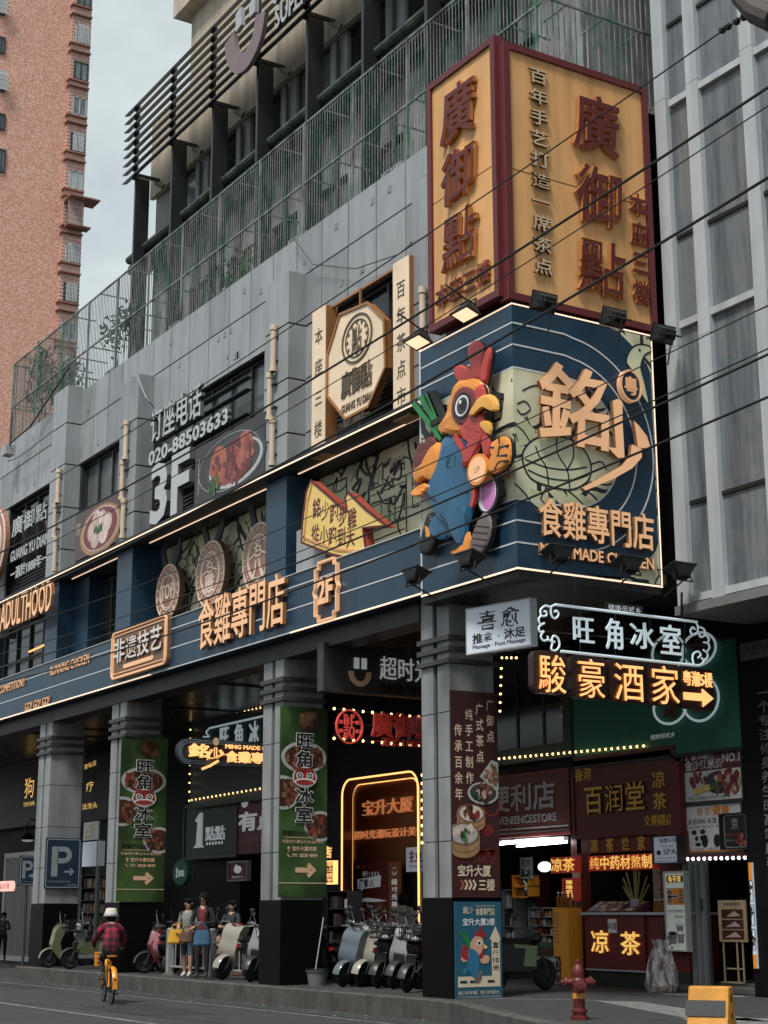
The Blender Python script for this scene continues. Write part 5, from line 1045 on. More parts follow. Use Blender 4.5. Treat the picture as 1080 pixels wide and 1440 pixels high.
# big green board with four neon rings
S = Sign('green_board', 'dark green board with four white neon rings under the glass building', 'sign', frYw(-26.9, -21.75, 4.30, 6.4, 21.25), M_grn, .1, M_blk, .05)
fg_ = S.fr
for i, (px, py, rx, ry) in enumerate(((943, 918, 23, 25), (986, 913, 24, 23), (945, 995, 23, 23), (988, 983, 26, 31))):
    x, y = fg_.q(px, py); x2, _ = fg_.q(px+rx, py); _, y2 = fg_.q(px, py-ry); b = MB(M_lit); P = [fg_.p(x+abs(x2-x)*cos(2*pi*k/28), y+abs(y2-y)*sin(2*pi*k/28), .06) for k in range(28)]; b.tube(P, .026, 7, closed=True); b.build('neon_ring', S.t)
    if i < 4: S.l.cell(fg_, '旺角冰室'[i], x-.22, y-.26, x+.22, y+.26, F_red[1], .03, .02, .0)
a = fg_.q(915, 1041); c = fg_.q(950, 1033); S.l.row(fg_, '健康佰贰乡', a[0], a[1], c[0], c[1]+.06, M_wl, .005); S.done()
S = Sign('shop_sign', 'small dark plate hanging under the billboard end above the neon tubes', 'sign', frX((852, 846), (905, 868), -20.9), M_blk, .03); S.row('健康佰贰乡', .05, .15, .95, .85, M_wl); S.done()
# shop front boards on the back wall
def board(tl, br, Y, lab, m, frame=None, th=.1, cat='sign', name='shop_sign', fw=.05, group=None): return Sign(name, lab, cat, frY(tl, br, Y), m, th, frame, fw, group=group)
S = board((655, 1098), (803, 1172), 21.3, 'dark brown convenience store sign with grey characters beside the corner pillar', M_wood_d, M_redd); M_gl = mat('grey letter', (.36, .35, .35), .5)
S.row('便利店', .24, .14, .88, .60, M_gl, .005, .012, .02, M_blk); S.text('CONVENIENCESTORE', .16, .66, .88, .79, M_gl, .005, .01, .02); S.rect(0, .86, 1, .885, M_gl, .006); S.rect(0, .925, 1, .95, M_gl, .006); S.done()
S = board((804, 1067), (953, 1170), 21.25, 'brown herbal tea shop sign with large dull gold characters', M_wood_d, M_wood_d, fw=.06)
S.row('香港', .03, .13, .21, .30, M_goldp, .005, .02, .01); S.row('百润堂', .13, .36, .74, .73, M_goldp, .005, .05, .012, M_blk); S.row('凉', .79, .27, .92, .48, M_goldp, .005, .02, .01); S.row('茶', .79, .52, .92, .73, M_goldp, .005, .02, .01); S.row('文明路店', .70, .78, .98, .92, M_goldp, .005, .02, .01); S.done()
S = board((811, 1180), (918, 1196), 21.3, 'narrow dark red strip with four gold brush characters above the tea counter', M_redd); S.row('凉茶世家', .15, .02, .97, .98, M_goldp, .005, .02, .02, gap=.5); S.done()
S = board((827, 1204), (922, 1222), 21.15, 'bright red board with yellow characters over the tea counter', M_redb); S.row('纯中药材熬制', .03, .03, .97, .95, M_ylw, .005, .02, .02, M_sd); S.done()
S = board((774, 1206), (811, 1227), 20.9, 'small red board with two yellow tea characters beside the convenience store', M_redb, th=.12); S.row('凉茶', .04, .05, .96, .93, M_ylw, .005, .02, .015, M_sd); S.done()
S = board((792, 1236), (810, 1266), 20.9, 'small vertical lit red box with orange characters under the tea board', M_redd, M_redb, th=.12, fw=.03)
for i, c in enumerate('现场熬制'): S.row(c, .2, .04+.235*i, .8, .26+.235*i, M_ylw, .005, .01, .02)
S.done()
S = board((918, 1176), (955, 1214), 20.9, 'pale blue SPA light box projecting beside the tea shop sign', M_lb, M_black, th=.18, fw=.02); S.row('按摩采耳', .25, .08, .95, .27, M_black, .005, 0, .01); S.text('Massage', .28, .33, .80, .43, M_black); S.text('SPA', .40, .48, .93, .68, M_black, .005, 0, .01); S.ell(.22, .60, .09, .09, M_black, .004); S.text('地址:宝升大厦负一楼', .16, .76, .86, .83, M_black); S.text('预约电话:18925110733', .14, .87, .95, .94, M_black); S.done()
S = board((959, 1060), (1047, 1125), 21.3, 'food poster with red rice rolls, white with a maroon heading', M_paper, M_dark, fw=.03, cat='poster', name='wall_poster'); S.rect(.0, .03, 1, .38, F_red[3], .003); S.row('广御点必吃', .06, .02, .55, .16, M_white, .005, 0, .03); S.row('金沙红米肠', .04, .15, .68, .36, M_white, .005, 0, .035); S.text('NO.1', .68, .09, .96, .26, M_white, .005, 0, .03)
S.scatter(.12, .40, .40, .72, 24, .06, F_red[:3], .006); S.ell(.62, .62, .26, .22, M_dark, .005); S.scatter(.52, .42, .98, .82, 40, .085, F_red+F_wht[1:], .008); S.scatter(.48, .55, .66, .85, 14, .05, F_grn, .03); S.poly([(.16, .72), (.44, .64), (.5, .74), (.2, .84)], M_yel, .03); S.text('地址:文明路10号宝升大厦3楼', .08, .86, .78, .93, M_black); S.rect(0, .955, 1, .99, F_red[3], .004); S.done()
S = board((962, 1133), (1048, 1199), 21.3, 'white massage poster with a panda drawing behind the small black poster', M_paper, M_dark, fw=.03, cat='poster', name='wall_poster'); S.row('喜愈健康', .20, .05, .78, .24, C_o, .004, 0, .03); S.text('头部SPA·采耳·足疗', .06, .28, .75, .40, M_dark, .004, 0, .01); S.text('Head SPA · Ear Pick · Massage', .05, .43, .72, .49, M_dark)
S.ell(.24, .68, .115, .16, M_white, .005); S.ell(.42, .74, .17, .13, M_white, .0045)
for x, y, rx, ry in ((.16, .56, .045, .05), (.31, .55, .045, .05), (.20, .68, .03, .05), (.29, .67, .03, .05), (.34, .74, .055, .13), (.55, .74, .06, .13), (.22, .80, .05, .04)): S.ell(x, y, rx, ry, M_black, .007)
S.rect(0, .93, 1, 1, C_o, .004); S.text('本大厦负一楼|营业时间', .05, .87, .75, .93, RED); S.done()
S = board((1012, 1145), (1054, 1193), 21.0, 'small black food poster overlapping the panda poster', M_black, M_blk, th=.05, fw=.02, cat='poster', name='wall_poster'); S.l.path(S.fr, rrect(S.W*.15, S.H*.05, S.W*.92, S.H*.95, .06, 3), .015, 0, .004, M_pw, True); S.row('京', .40, .12, .66, .46, M_pw, .004, 0, .02); S.row('串串烤肉', .2, .55, .8, .66, RED); S.scatter(.55, .6, .9, .9, 26, .07, F_red, .006); S.text('烤串 小吃', .2, .72, .5, .78, M_pw); S.done()
bulb = None
def bulbs(name, lab, pts, r=.035, m=None, group='strings of warm bulbs'):
    global bulb
    O = thing(name, lab, 'string lights', tuple(pts[0]), 0, group); b = MB(M_blk)
    for a, c in zip(pts, pts[1:]):
        if (Vector(a)-Vector(c)).length < .8: b.bar(a, c, .02, .02)
    b.build('cable', O); b = MB(); b.ball((0, 0, 0), r, 8, m or M_bulb); first = None
    for p in pts:
        if first is None: first = b.build('bulb', O, local=True, smooth=True); o = first
        else: o = first.copy(); COL.objects.link(o); o.parent = O
        o.location = Vector(p)-Vector(pts[0])
def lerp(a, c, n): a = Vector(a); c = Vector(c); return [a.lerp(c, i/(n-1)) for i in range(n)]
bulbs('string_light', 'row of white bulbs under the panda poster above the stair door', lerp(onY(967, 1208, 21.2), onY(1056, 1206, 21.2), 12), .035, glow('white bulb', (1, .9, .92), 1), 'row of white bulbs')
bulbs('string_light', 'warm bulb string along the top of the convenience store and tea signs', lerp(onY(702, 1067, 21.2), onY(905, 1049, 21.2), 26), .03)
bulbs('string_light', 'warm bulbs running down beside the corner pillar', lerp(onY(726, 925, 20.5), onY(706, 925, 20.5), 4)+lerp(onY(705, 940, 20.5), onY(703, 1000, 20.5), 6), .03)
# dark upper windows of the restaurant behind the green board
S = Sign('upper_window', 'dark green framed restaurant window above the convenience store sign', 'window', frYw(-30.8, -27.0, 4.65, 6.85, 21.35), M_glassd, .05, M_grnd, .25, .05); 
for x in (.25, .5, .75): S.rect(x-.01, .1, x+.01, .9, M_grnd, .02)
S.rect(.05, .5, .95, .52, M_grnd, .021); S.done('glazing_bar')
# plain dark pier board with vertical grey characters, far right
S = Sign('pier_board', 'tall black board with one column of grey characters at the right edge', 'sign', frYw(-21.25, -19.2, .0, 6.3, 20.6), mat('black board', (.005, .005, .0055), .5, var=.3, spec=.15), .5); 
for i, c in enumerate('一个专注修身养生的高端康养品牌'): S.row(c, .215, .165+.0385*i, .375, .20+.0385*i, mat('grey board letter', (.16, .16, .16), .5), .004, 0, .01)
S.row('愿', .26, .80, .42, .835, MATS['grey board letter']); S.rect(.05, .035, .6, .085, mat('grey plate', (.09, .09, .09), .5), .01); S.text('NEWS', .12, .045, .5, .072, M_blk, .012); S.done()
# ---- tea shop counter
T = thing('tea_counter', 'dark red herbal tea counter with glowing characters on its front', 'counter', (-25.6, 21.3, 0)); fc = Fr((0, 20.95, 0), EX, EZ)
cx0, cx1 = onY(822, 1300, 20.95).x, onY(905, 1300, 20.95).x; cx2 = onY(938, 1300, 20.95).x
b = MB(M_redd); b.box(cx0, cx1, 20.95, 21.75, .32, 1.36); b.box(cx1+.03, cx2+.5, 21.0, 21.75, .32, 1.36); b.build('cabinet', T, bevel=.01); b = MB(M_sil); b.box(cx0-.05, cx2+.6, 20.9, 21.8, 1.36, 1.41); b.box(cx0, cx1, 20.94, 20.96, .30, .33); b.build('counter_top', T)
b = MB(ramp2('speckled granite', 'ShaderNodeTexVoronoi', [(.0, (.10, .10, .095)), (.25, (.02, .02, .02)), (.6, (.03, .03, .03))], .4, (14, 14, 14), Scale=1.)); b.box(cx0-.02, cx2+.5, 21.0, 21.75, .0, .32); b.build('plinth', T)
b = MB(); m_ = (cx0+cx1)/2; b.cell(fc, '凉', cx0+.22, .62, cx0+.80, 1.08, M_ylw, .01, .03, .015, M_sd); b.cell(fc, '茶', cx0+1.12, .60, cx0+1.72, 1.06, M_ylw, .01, .03, .015, M_sd); b.bx(fc, m_-.16, 1.02, m_+.10, 1.28, 0, .006, M_paper); b.text(fc, '孕妇忌服', m_-.15, 1.08, m_+.09, 1.22, M_black, .009, 0, .02); b.build('lettering', T)
b = MB(M_redd); b.box(-27.08, -26.75, 21.3, 21.52, 0, 2.9); b.box(-24.25, -23.5, 21.2, 21.5, 0, 2.9); b.box(-24.32, -23.92, 20.95, 21.2, 0, 1.25); O = thing('shop_portal', 'dark red painted posts either side of the tea shop opening', 'shop front', (-25.6, 21.3, 0)); split(b, 'post', O)
b = MB(M_paper)
for x0, x1, z0, z1 in ((-27.05, -26.8, 1.7, 1.95), (-27.05, -26.8, 1.98, 2.2)): b.box(x0, x1, 21.285, 21.3, z0, z1)
b.use(M_dark); b.text(Fr((0, 21.284, 0), EX, EZ), '孕妇忌服', -27.04, 1.78, -26.82, 1.86, M_dark, .003); o = b.build('paper_notice'); tag(o, 'pair of pale paper notices on the red post left of the tea opening', 'notice')
S = Sign('tea_banner', 'tall white turtle jelly board with an orange patch and paper cups', 'sign', frY((934, 1226), (968, 1338), 20.85), mat('brightened pale board', (.78, .79, .72), .5, var=.10, dirt=.12, emit=(.8, .85, .75), es=.03), .1, M_sil, .02); S.l.prism(S.fr, rrect(S.W*.10, S.H*.86, S.W*.90, S.H*.95, .05, 3), 0, .005, M_black); S.row('龟苓膏', .18, .05, .82, .14, M_ylw, .008); S.rect(.08, .21, .92, .42, C_o, .004); S.row('来一盅', .10, .22, .90, .41, M_white, .006, 0, .06); S.row('来一盅', .10, .22, .90, .41, M_black, .009, 0, .02); S.text('纯中药材熬制', .12, .48, .82, .52, M_dark); S.text('龟苓膏', .42, .55, .82, .59, M_dark)  # the white board gets a faint glow of its own to brighten it
for x, y, w_ in ((.66, .72, .17), (.68, .83, .17), (.30, .84, .20)): S.poly([(x-w_, y-.06), (x+w_, y-.06), (x+w_*.8, y+.07), (x-w_*.8, y+.07)], mat('cup grey', (.25, .25, .25), .5), .006); S.ell(x, y-.06, w_, .025, M_paper if w_ < .2 else M_black, .009)
S.scatter(.06, .74, .34, .97, 14, .02, F_brn+F_red[1:2], .004); S.done()
# goods in the tea shop
M_bot = [mat('bottle amber', (.26, .10, .02), .2, var=.2), mat('bottle dark', (.06, .028, .014), .2), mat('bottle clear', (.35, .36, .36), .2), mat('bottle green', (.02, .08, .04), .2)]
bt = {}
def bottle_mesh(k):
    if k not in bt: b = MB(M_bot[k]); b.lathe([(.030, 0), (.034, .02), (.034, .15), (.014, .19), (.014, .22)], (0, 0, 0), EZ, 8); b.lathe([(.017, 0), (.017, .028)], (0, 0, .215), EZ, 8, M_white); o = b.build('bottle'); bt[k] = o; return o
    o = bt[k].copy(); COL.objects.link(o); return o
def bottles(k, pts, lab, group, sc=1.):
    for p in pts: o = bottle_mesh(k); o.location = p; o.scale = (sc,)*3; tag(o, lab, 'bottle', group)
bottles(0, [(cx1+.12+.085*i, 21.15+.1*(j), 1.41) for i in range(8) for j in range(2)], 'amber drink bottle standing in rows on the tea counter', 'amber bottles on the tea counter')
LT = thing('tube_lamp', 'dim added warm tube lighting the tea shop from out of view', 'lamp', (-25.4, 22.6, 2.7)); b = MB(glow('added warm tube', (1, .82, .6), 4.0)); b.tube([(-26.4, 22.6, 2.75), (-24.6, 22.6, 2.75)], .02, 7); b.build('tube', LT); b = MB(M_white); b.box(-26.5, -24.5, 22.57, 22.63, 2.78, 2.83); b.build('fitting', LT)  # tube added out of sight behind the red board to brighten the tea shop
b = MB(M_paper); b.box(-27.0, -26.65, 23.4, 23.44, .3, 2.6); tag(b.build('wall_panel'), 'pale wall panel inside the tea shop beside the dim bottle shelf', 'panel')
SH = thing('bottle_shelf', 'dim shelf of bottles on the back wall of the tea shop', 'shelf', (-26, 23.4, 1.2)); b = MB(M_dark)
for z in (1.5, 1.85, 2.2): b.box(-26.6, -24.4, 23.2, 23.5, z, z+.03)
b.box(-26.6, -24.4, 23.5, 23.54, .3, 2.6); b.build('board', SH); bottles(1, [(-26.5+.09*i, 23.35, z) for i in range(23) for z in (1.53, 1.88)], 'dark bottle on the dim shelves inside the tea shop', 'bottles inside the tea shop')
b = MB(mat('dark red tray', (.10, .025, .022), .5)); b.add([(cx0+.05, 20.95, 1.42), (cx0+1.6, 20.95, 1.42), (cx0+1.6, 21.3, 1.62), (cx0+.05, 21.3, 1.62), (cx0+.05, 21.3, 1.42), (cx0+1.6, 21.3, 1.42)], [(0, 1, 2, 3), (0, 3, 4), (1, 5, 2), (3, 2, 5, 4), (0, 4, 5, 1)])
for i in range(22):
    for j in range(3): x = cx0+.1+.067*i; t0, t1 = .04+.32*j, .30+.32*j; b.use(RNG.choice((M_mauve, F_brn[3], F_red[3], M_pk))); b.add([(x, 20.95+.35*t0-.004, 1.43+.2*t0), (x+.05, 20.95+.35*t0-.004, 1.43+.2*t0), (x+.05, 20.95+.35*t1-.004, 1.43+.2*t1), (x, 20.95+.35*t1-.004, 1.43+.2*t1)], [(0, 1, 2, 3)])
o = b.build('herb_tray'); tag(o, 'sloping rack of dark red herb packets on the tea counter', 'tray')
px_ = onY(895, 1290, 21.2).x; V = thing('cane_bucket', 'glass jar holding yellowish sugar cane sticks on the tea counter', 'jar', (px_, 21.2, 1.41)); b = MB(mat('jar grey', (.30, .31, .31), .3, var=.4, scale=12)); b.lathe([(.09, 0), (.11, .25), (.10, .25), (.08, .02)], (px_, 21.2, 1.41), EZ, 12); b.build('jar', V)
for i in range(8): a = -1.0+i*.28; o = MB(mat('sugar cane', (.22, .19, .05), .5, var=.4, scale=14)); o.tube([(px_, 21.2, 1.45), (px_+sin(a)*.5, 21.2+.05*cos(i*2), 1.5+.75*cos(a))], .018, 6); o.build('stick', V)
# stair doorway with folding shutter
D = thing('folding_shutter', 'grey folding metal shutter pulled aside at the stair door', 'shutter', (-23.2, 21.3, .1)); b = MB(mat('shutter grey', (.17, .18, .185), .4, dirt=.3, streak=.2))
x0 = onY(968, 1300, 21.2).x; x1 = onY(1004, 1300, 21.2).x; n = 9
for i in range(n): a = x0+(x1-x0)*i/n; c = x0+(x1-x0)*(i+1)/n; y = (21.2, 21.05); b.add([(a, y[i % 2], .06), (c, y[(i+1) % 2], .06), (c, y[(i+1) % 2], 2.33), (a, y[i % 2], 2.33)], [(0, 1, 2, 3)])
b.build('leaf', D); b = MB(M_dark); b.box(x1-.14, x1-.11, 21.0, 21.05, 1.45, 1.65); b.build('handle', D)
b = MB(M_redd); b.box(x0-.3, x0-.02, 21.15, 21.5, 0, 4.2); b.box(x0-.3, -21.3, 21.36, 21.5, 2.4, 4.25); O = thing('shop_portal', 'dark red pier and lintel round the stair doorway', 'shop front', (x0, 21.3, 0)); split(b, 'post', O)
b = MB(M_kerb); b.box(x0, -21.3, 20.9, 21.5, 0, .12); b.box(x0, -21.3, 21.5, 23, .0, .16); o = b.build('door_step', bevel=.02); tag(o, 'worn grey stone step at the stair doorway', 'step')
ex = onY(1031, 1300, 21.05).x; E_ = thing('easel_sign', 'pale wooden easel sign with three dark photos in the stair doorway', 'sign', (ex, 21.3, .16)); M_pine = mat('pale pine', (.42, .30, .19), .6, var=.2); S_ = frY((1009, 1266), (1051, 1325), 21.3); b = MB(M_pine); b.bx(S_, 0, 0, S_.w, S_.h, -.03, 0); b.build('panel', E_); b = MB()
for i in range(3): b.bx(S_, S_.w*.12, S_.h*(.06+.25*i), S_.w*.90, S_.h*(.28+.25*i), 0, .004, F_brn[2]); b.prism(S_, [(S_.w*(.2+.05*i), S_.h*(.10+.25*i)), (S_.w*.8, S_.h*(.12+.25*i)), (S_.w*.6, S_.h*(.24+.25*i))], .004, .006, F_wht[1])
b.text(S_, '喜愈健康馆', S_.w*.2, S_.h*.87, S_.w*.8, S_.h*.94, M_black, .004); b.build('artwork', E_); b = MB(M_pine)
for x in (S_.O.x+.08, S_.O.x+S_.w*.6): b.bar((x, 21.32, S_.O.z), (x, 21.32, .18), .025, .025)
for z, x0_, x1_ in ((.18, .0, .75), (.42, .2, .75), (.9, .45, .8)): b.bar((S_.O.x+x0_*S_.w, 21.32, z), (S_.O.x+x1_*S_.w, 21.32, z), .025, .025)
b.bar((S_.O.x+S_.w*.8, 21.32, .9), (S_.O.x+S_.w*.8, 21.32, .18), .025, .025); b.build('stand', E_)
b = MB(M_redd); b.tube([(-22.9, 22.3, 0), (-22.9, 22.3, 3)], .09, 10); o = b.build('drain_pipe'); tag(o, 'dark red pipe inside the stair doorway', 'pipe')
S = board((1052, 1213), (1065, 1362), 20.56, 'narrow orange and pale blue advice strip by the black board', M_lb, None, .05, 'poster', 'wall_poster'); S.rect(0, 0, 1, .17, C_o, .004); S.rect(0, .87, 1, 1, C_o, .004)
for i in range(3): S.l.path(S.fr, rrect(S.W*.1, S.H*(.17+.23*i), S.W*.95, S.H*(.37+.23*i), .03, 2), .012, 0, .004, M_dark, True); S.scatter(.2, .66-.23*i, .9, .78-.23*i, 5, .02, [M_dark, M_blk], .004)
S.text('喜愈', .2, .03, .9, .08, M_black); S.done()
# ---- convenience store
L_ = thing('tube_lamp', 'pair of white fluorescent tubes over the convenience store opening', 'lamp', (-28.6, 21.3, 2.9)); b = MB(M_litw); a = onY(703, 1187, 21.35); c = onY(772, 1180, 21.35); b.tube([a, c], .022, 8); a = onY(727, 1190, 21.2); c = onY(797, 1184, 21.2); b.tube([a, c], .022, 8); b.build('tube', L_); b = MB(M_white); b.box(-30, -27.4, 21.36, 21.48, 2.86, 2.95); b.build('fitting', L_)
def shelf(name, lab, x0, x1, y, z0, z1, n, mats, frame, cat='shelf', fill=.85, depth=.35):
    O = thing(name, lab, cat, ((x0+x1)/2, y, z0)); b = MB(frame); b.box(x0, x1, y+depth-.03, y+depth, z0, z1); b.box(x0, x0+.03, y, y+depth-.03, z0, z1); b.box(x1-.03, x1, y, y+depth-.03, z0, z1)
    for i in range(n+1): z = z0+(z1-z0)*i/n; b.box(x0+.03, x1-.03, y, y+depth-.03, z-.012, z+.012)
    b.build('frame', O); b = MB(); h = (z1-z0)/n
    for i in range(n):
        x = x0+.06
        while x < x1-.1:
            w_ = RNG.uniform(.05, .11); hh = h*fill*RNG.uniform(.55, .95); z = z0+h*i+.013
            if RNG.random() < .5: b.box(x, x+w_, y+.04, y+.22, z, z+hh, RNG.choice(mats))
            else: b.lathe([(w_/2, 0), (w_/2, hh*.7), (w_*.2, hh*.85), (w_*.2, hh)], (x+w_/2, y+.14, z), EZ, 8, RNG.choice(mats))
            x += w_+.012
    o = b.build('goods', O); o['kind'] = 'stuff'; return O
G = [mat('goods %d' % i, c, .45, var=.3, scale=12) for i, c in enumerate(((.30, .06, .04), (.38, .22, .12), (.40, .38, .34), (.10, .03, .03), (.25, .10, .06), (.06, .10, .16), (.38, .30, .08), (.04, .10, .05)))]
shelf('snack_shelf', 'white metal shelf of small red packets inside the convenience store', onY(743, 1310, 22.3).x, onY(783, 1310, 22.3).x, 22.3, .35, 1.5, 6, G[:5], M_pw); 
F_ = shelf('drinks_fridge', 'dark red drinks fridge with a round white logo light in the convenience store', onY(725, 1300, 22.6).x, onY(756, 1300, 22.6).x, 22.6, .1, 2.15, 5, [M_bot[3], M_bot[2], G[2], G[5]], M_redd, 'fridge'); x = onY(735, 1258, 22.55).x; b = MB(M_wl); fr = Fr((0, 22.58, 0), EX, EZ); b.ring(fr, x, 1.98, .13, .13, .03, 0, .02); b.build('logo_light', F_)
shelf('snack_shelf', 'dim tall shelf with dark goods at the back of the convenience store', -29.6, -27.5, 24.2, .2, 2.6, 6, G+M_bot, M_blk)
shelf('magazine_rack', 'rack of black and white packets behind the green delivery scooter', onY(706, 1310, 22.2).x, onY(724, 1310, 22.2).x, 22.2, .3, 1.9, 4, [M_paper, M_dark, G[6]], M_pw, 'rack')
S = Sign('water_sign', 'grey water advert with black characters inside the convenience store', 'sign', frY((731, 1206), (748, 1236), 22.0), mat('grey advert', (.20, .22, .22), .5, var=.3), .04); S.row('天然', .05, .08, .95, .45, M_black, .004, 0, .03); S.row('泉水', .05, .5, .95, .92, M_black, .004, 0, .03); S.done()
S = Sign('round_sign', 'half round white lit sign on the fridge behind the tea board', 'sign', frY((757, 1212), (776, 1226), 22.0), None, .04); S.ell(.5, .5, .5, .5, glow('white lightbox', (.9, .95, .95), .5), .02, 0); S.text('百岁山', .2, .18, .8, .45, M_black, .022); S.text('Ganten', .2, .55, .85, .75, M_black, .022); S.done('panel')
O = thing('display_stand', 'bright orange drink display stand with bottles on top', 'stand', (onY(797, 1350, 20.9).x, 20.9, 0)); xs = onY(786, 1300, 20.9).x; xe = onY(803, 1300, 20.9).x; C_or = mat('display orange', (.85, .33, .03), .5, var=.08)
b = MB(C_or); b.box(xs, xs+.22, 20.75, 21.1, .55, 1.5); b.add([(xs+.22, 20.75, 1.5), (xs+.50, 20.75, 1.5), (xs+.50, 21.1, 1.5), (xs+.22, 21.1, 1.5), (xs+.22, 20.75, 0), (xs+.5, 20.75, 0), (xs+.5, 21.1, 0), (xs+.22, 21.1, 0)], [(0, 1, 2, 3), (0, 4, 5, 1), (1, 5, 6, 2), (2, 6, 7, 3), (3, 7, 4, 0)]); b.build('body', O); b = MB(M_brn); fr = Fr((0, 20.748, 0), EX, EZ)
for i in range(9): b.bx(fr, xs+.03, 1.38-.07*i, xs+.09, 1.41-.07*i, 0, .003); b.bx(fr, xs+.12, 1.38-.07*i, xs+.18, 1.41-.07*i, 0, .003)
b.build('print', O); bottles(0, [(xs+.07+.13*i, 20.85+.12*j, 1.5) for i in range(4) for j in range(2)], 'orange bottle on the orange display stand', 'bottles on the orange display stand', 1.3)
for i, (z, w_, m1, m2, lab) in enumerate(((0, .62, M_plate, G[0], 'plastic wrapped water pack, lowest of the stack by the orange stand'), (.28, .60, M_plate, G[7], 'white and green wrapped water pack in the middle of the stack'), (.55, .52, G[7], G[3], 'red and green bottle pack on top of the water packs'))):
    x = onY(764, 1370, 20.9).x; O = thing('drink_pack', lab, 'drink pack', (x+w_/2, 20.9, z), 0, 'drink packs by the orange stand'); b = MB(m1)
    for k in range(6):
        for j in range(3): b.lathe([(.045, 0), (.048, .02), (.048, .19), (.02, .23), (.02, .26)], (x+.06+k*(w_-.1)/5, 20.75+.1*j, z+.005), EZ, 8)
    b.build('bottles', O); b = MB(m2); b.box(x+.01, x+w_, 20.69, 21.01, z+.05, z+.16); b.build('wrap', O)
O = thing('orange_crate_rack', 'small orange plastic rack with bottles inside the convenience store', 'rack', (onY(733, 1250, 22).x, 22, 1.6)); x0 = onY(720, 1250, 22).x; b = MB(C_or)
for z in (1.72, 1.95, 2.18): b.box(x0, x0+.62, 22.0, 22.3, z, z+.03)
for x in (x0, x0+.59): b.box(x, x+.03, 22.0, 22.3, 1.72, 2.18)
b.build('frame', O); bottles(0, [(x0+.06+.08*i, 22.1, 1.75) for i in range(4)], 'orange drink bottle in the small orange rack', 'bottles in the small orange rack', .85)
# ------------------------------------------------------------------ entrance portal
PT = thing('entrance_portal', 'brown arched entrance portal outlined by two glowing warm tubes', 'portal', (-33.4, 20.6, 0)); fo = Fr((0, 19.9, 0), EX, EZ); fi = Fr((0, 20.9, 0), EX, EZ); M_por = mat('portal brown', (.155, .048, .015), .4, var=.12)
def arch(f, pl, pr, ptop, r): x0 = f.q(*pl)[0]; x1 = f.q(*pr)[0]; z1 = f.q(*ptop)[1]; return x0, x1, z1, [(x0, .0), (x0, z1-r)]+[(x0+r-r*cos(a*pi/12), z1-r+r*sin(a*pi/12)) for a in range(1, 6)]+[(x0+r, z1), (x1-r, z1)]+[(x1-r+r*sin(a*pi/12), z1-r+r*cos(a*pi/12)) for a in range(1, 6)]+[(x1, z1-r), (x1, 0)]
X0, X1, Z1, Ao = arch(fo, (481, 1150), (588, 1150), (560, 1087), .38); X2, X3, Z2, Ai = arch(fi, (495, 1150), (590, 1150), (560, 1096), .36)
b = MB(M_orn); b.tube([fo.p(x, z) for x, z in Ao], .022, 7); b.tube([fi.p(x, z) for x, z in Ai], .020, 7); b.build('neon_tube', PT)
b = MB(M_por); k = len(Ao)
for i in range(k-1): b.poly([fo.p(*Ao[i], -.03), fo.p(*Ao[i+1], -.03), fi.p(*Ai[i+1], -.02), fi.p(*Ai[i], -.02)])
b.build('reveal', PT); b = MB(M_por); b.prism(fi, [(x, max(z, 2.45)) for x, z in Ai], -.10, -.03); b.build('lintel_panel', PT); b = MB(M_blk); b.bx(fi, X2, 0, X3, 2.45, -.12, -.06); b.build('door_wall', PT)
b = MB(M_pl); a = fi.q(510, 1146); c = fi.q(582, 1118); M_cop = glow('copper edge letter', (.85, .34, .13), .13); b.row(fi, '宝升大厦', a[0], a[1]-.05, c[0], c[1]+.0, M_cop, 0, .05, .0, M_cop); a = fi.q(498, 1179); c = fi.q(591, 1160); b.row(fi, '超时光潮玩设计美食', a[0], a[1]-.05, c[0]+.2, c[1]-.02, M_cop, 0, .04, .0, M_cop); b.build('lettering', PT)
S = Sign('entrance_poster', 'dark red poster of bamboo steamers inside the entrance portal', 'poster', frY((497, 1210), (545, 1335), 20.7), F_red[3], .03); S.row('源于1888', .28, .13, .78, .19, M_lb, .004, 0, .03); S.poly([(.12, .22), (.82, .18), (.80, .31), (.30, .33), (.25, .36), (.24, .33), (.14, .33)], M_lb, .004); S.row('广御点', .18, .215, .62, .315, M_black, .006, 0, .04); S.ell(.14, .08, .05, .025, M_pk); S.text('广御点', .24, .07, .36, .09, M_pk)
for x, y, r in ((.22, .55, .17), (.52, .53, .16), (.62, .66, .2), (.24, .78, .18), (.80, .55, .14)): S.ell(x, y, r, r*.42, M_wood2, .006); S.ell(x, y, r*.82, r*.34, F_brn[2], .008); S.scatter(x-r*.6, y-r*.22, x+r*.6, y+r*.22, 8, .025, F_wht+F_brn, .010)
S.poly([(.05, .47), (.40, .43), (.80, .45), (1, .47), (.6, .48)], M_lb, .012); S.done()
S = Sign('entrance_poster', 'orange strip poster with a white smile mark beside the steamer poster', 'poster', frY((546, 1212), (564, 1335), 20.68), mat('orange poster', (.22, .065, .02), .5, var=.1), .03); S.ring(.5, .11, .22, .05, .05, M_white, 0, .005, 180, 360); S.rect(.38, .06, .46, .09, M_white); S.rect(.55, .06, .63, .09, M_white)
for i, c in enumerate('超时光美食'): S.row(c, .26, .20+.085*i, .74, .27+.085*i, M_wl, .004, 0, .03)
S.done()
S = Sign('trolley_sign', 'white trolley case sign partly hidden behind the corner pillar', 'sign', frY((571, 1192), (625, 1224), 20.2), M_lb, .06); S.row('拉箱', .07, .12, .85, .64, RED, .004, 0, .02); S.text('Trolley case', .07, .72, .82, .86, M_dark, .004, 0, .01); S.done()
S = Sign('lit_strip_sign', 'small vertical orange lit sign with four characters beside the third pillar', 'sign', frY((458, 1211), (470, 1243), 20.6), M_blk, .1, M_orn, .02); 
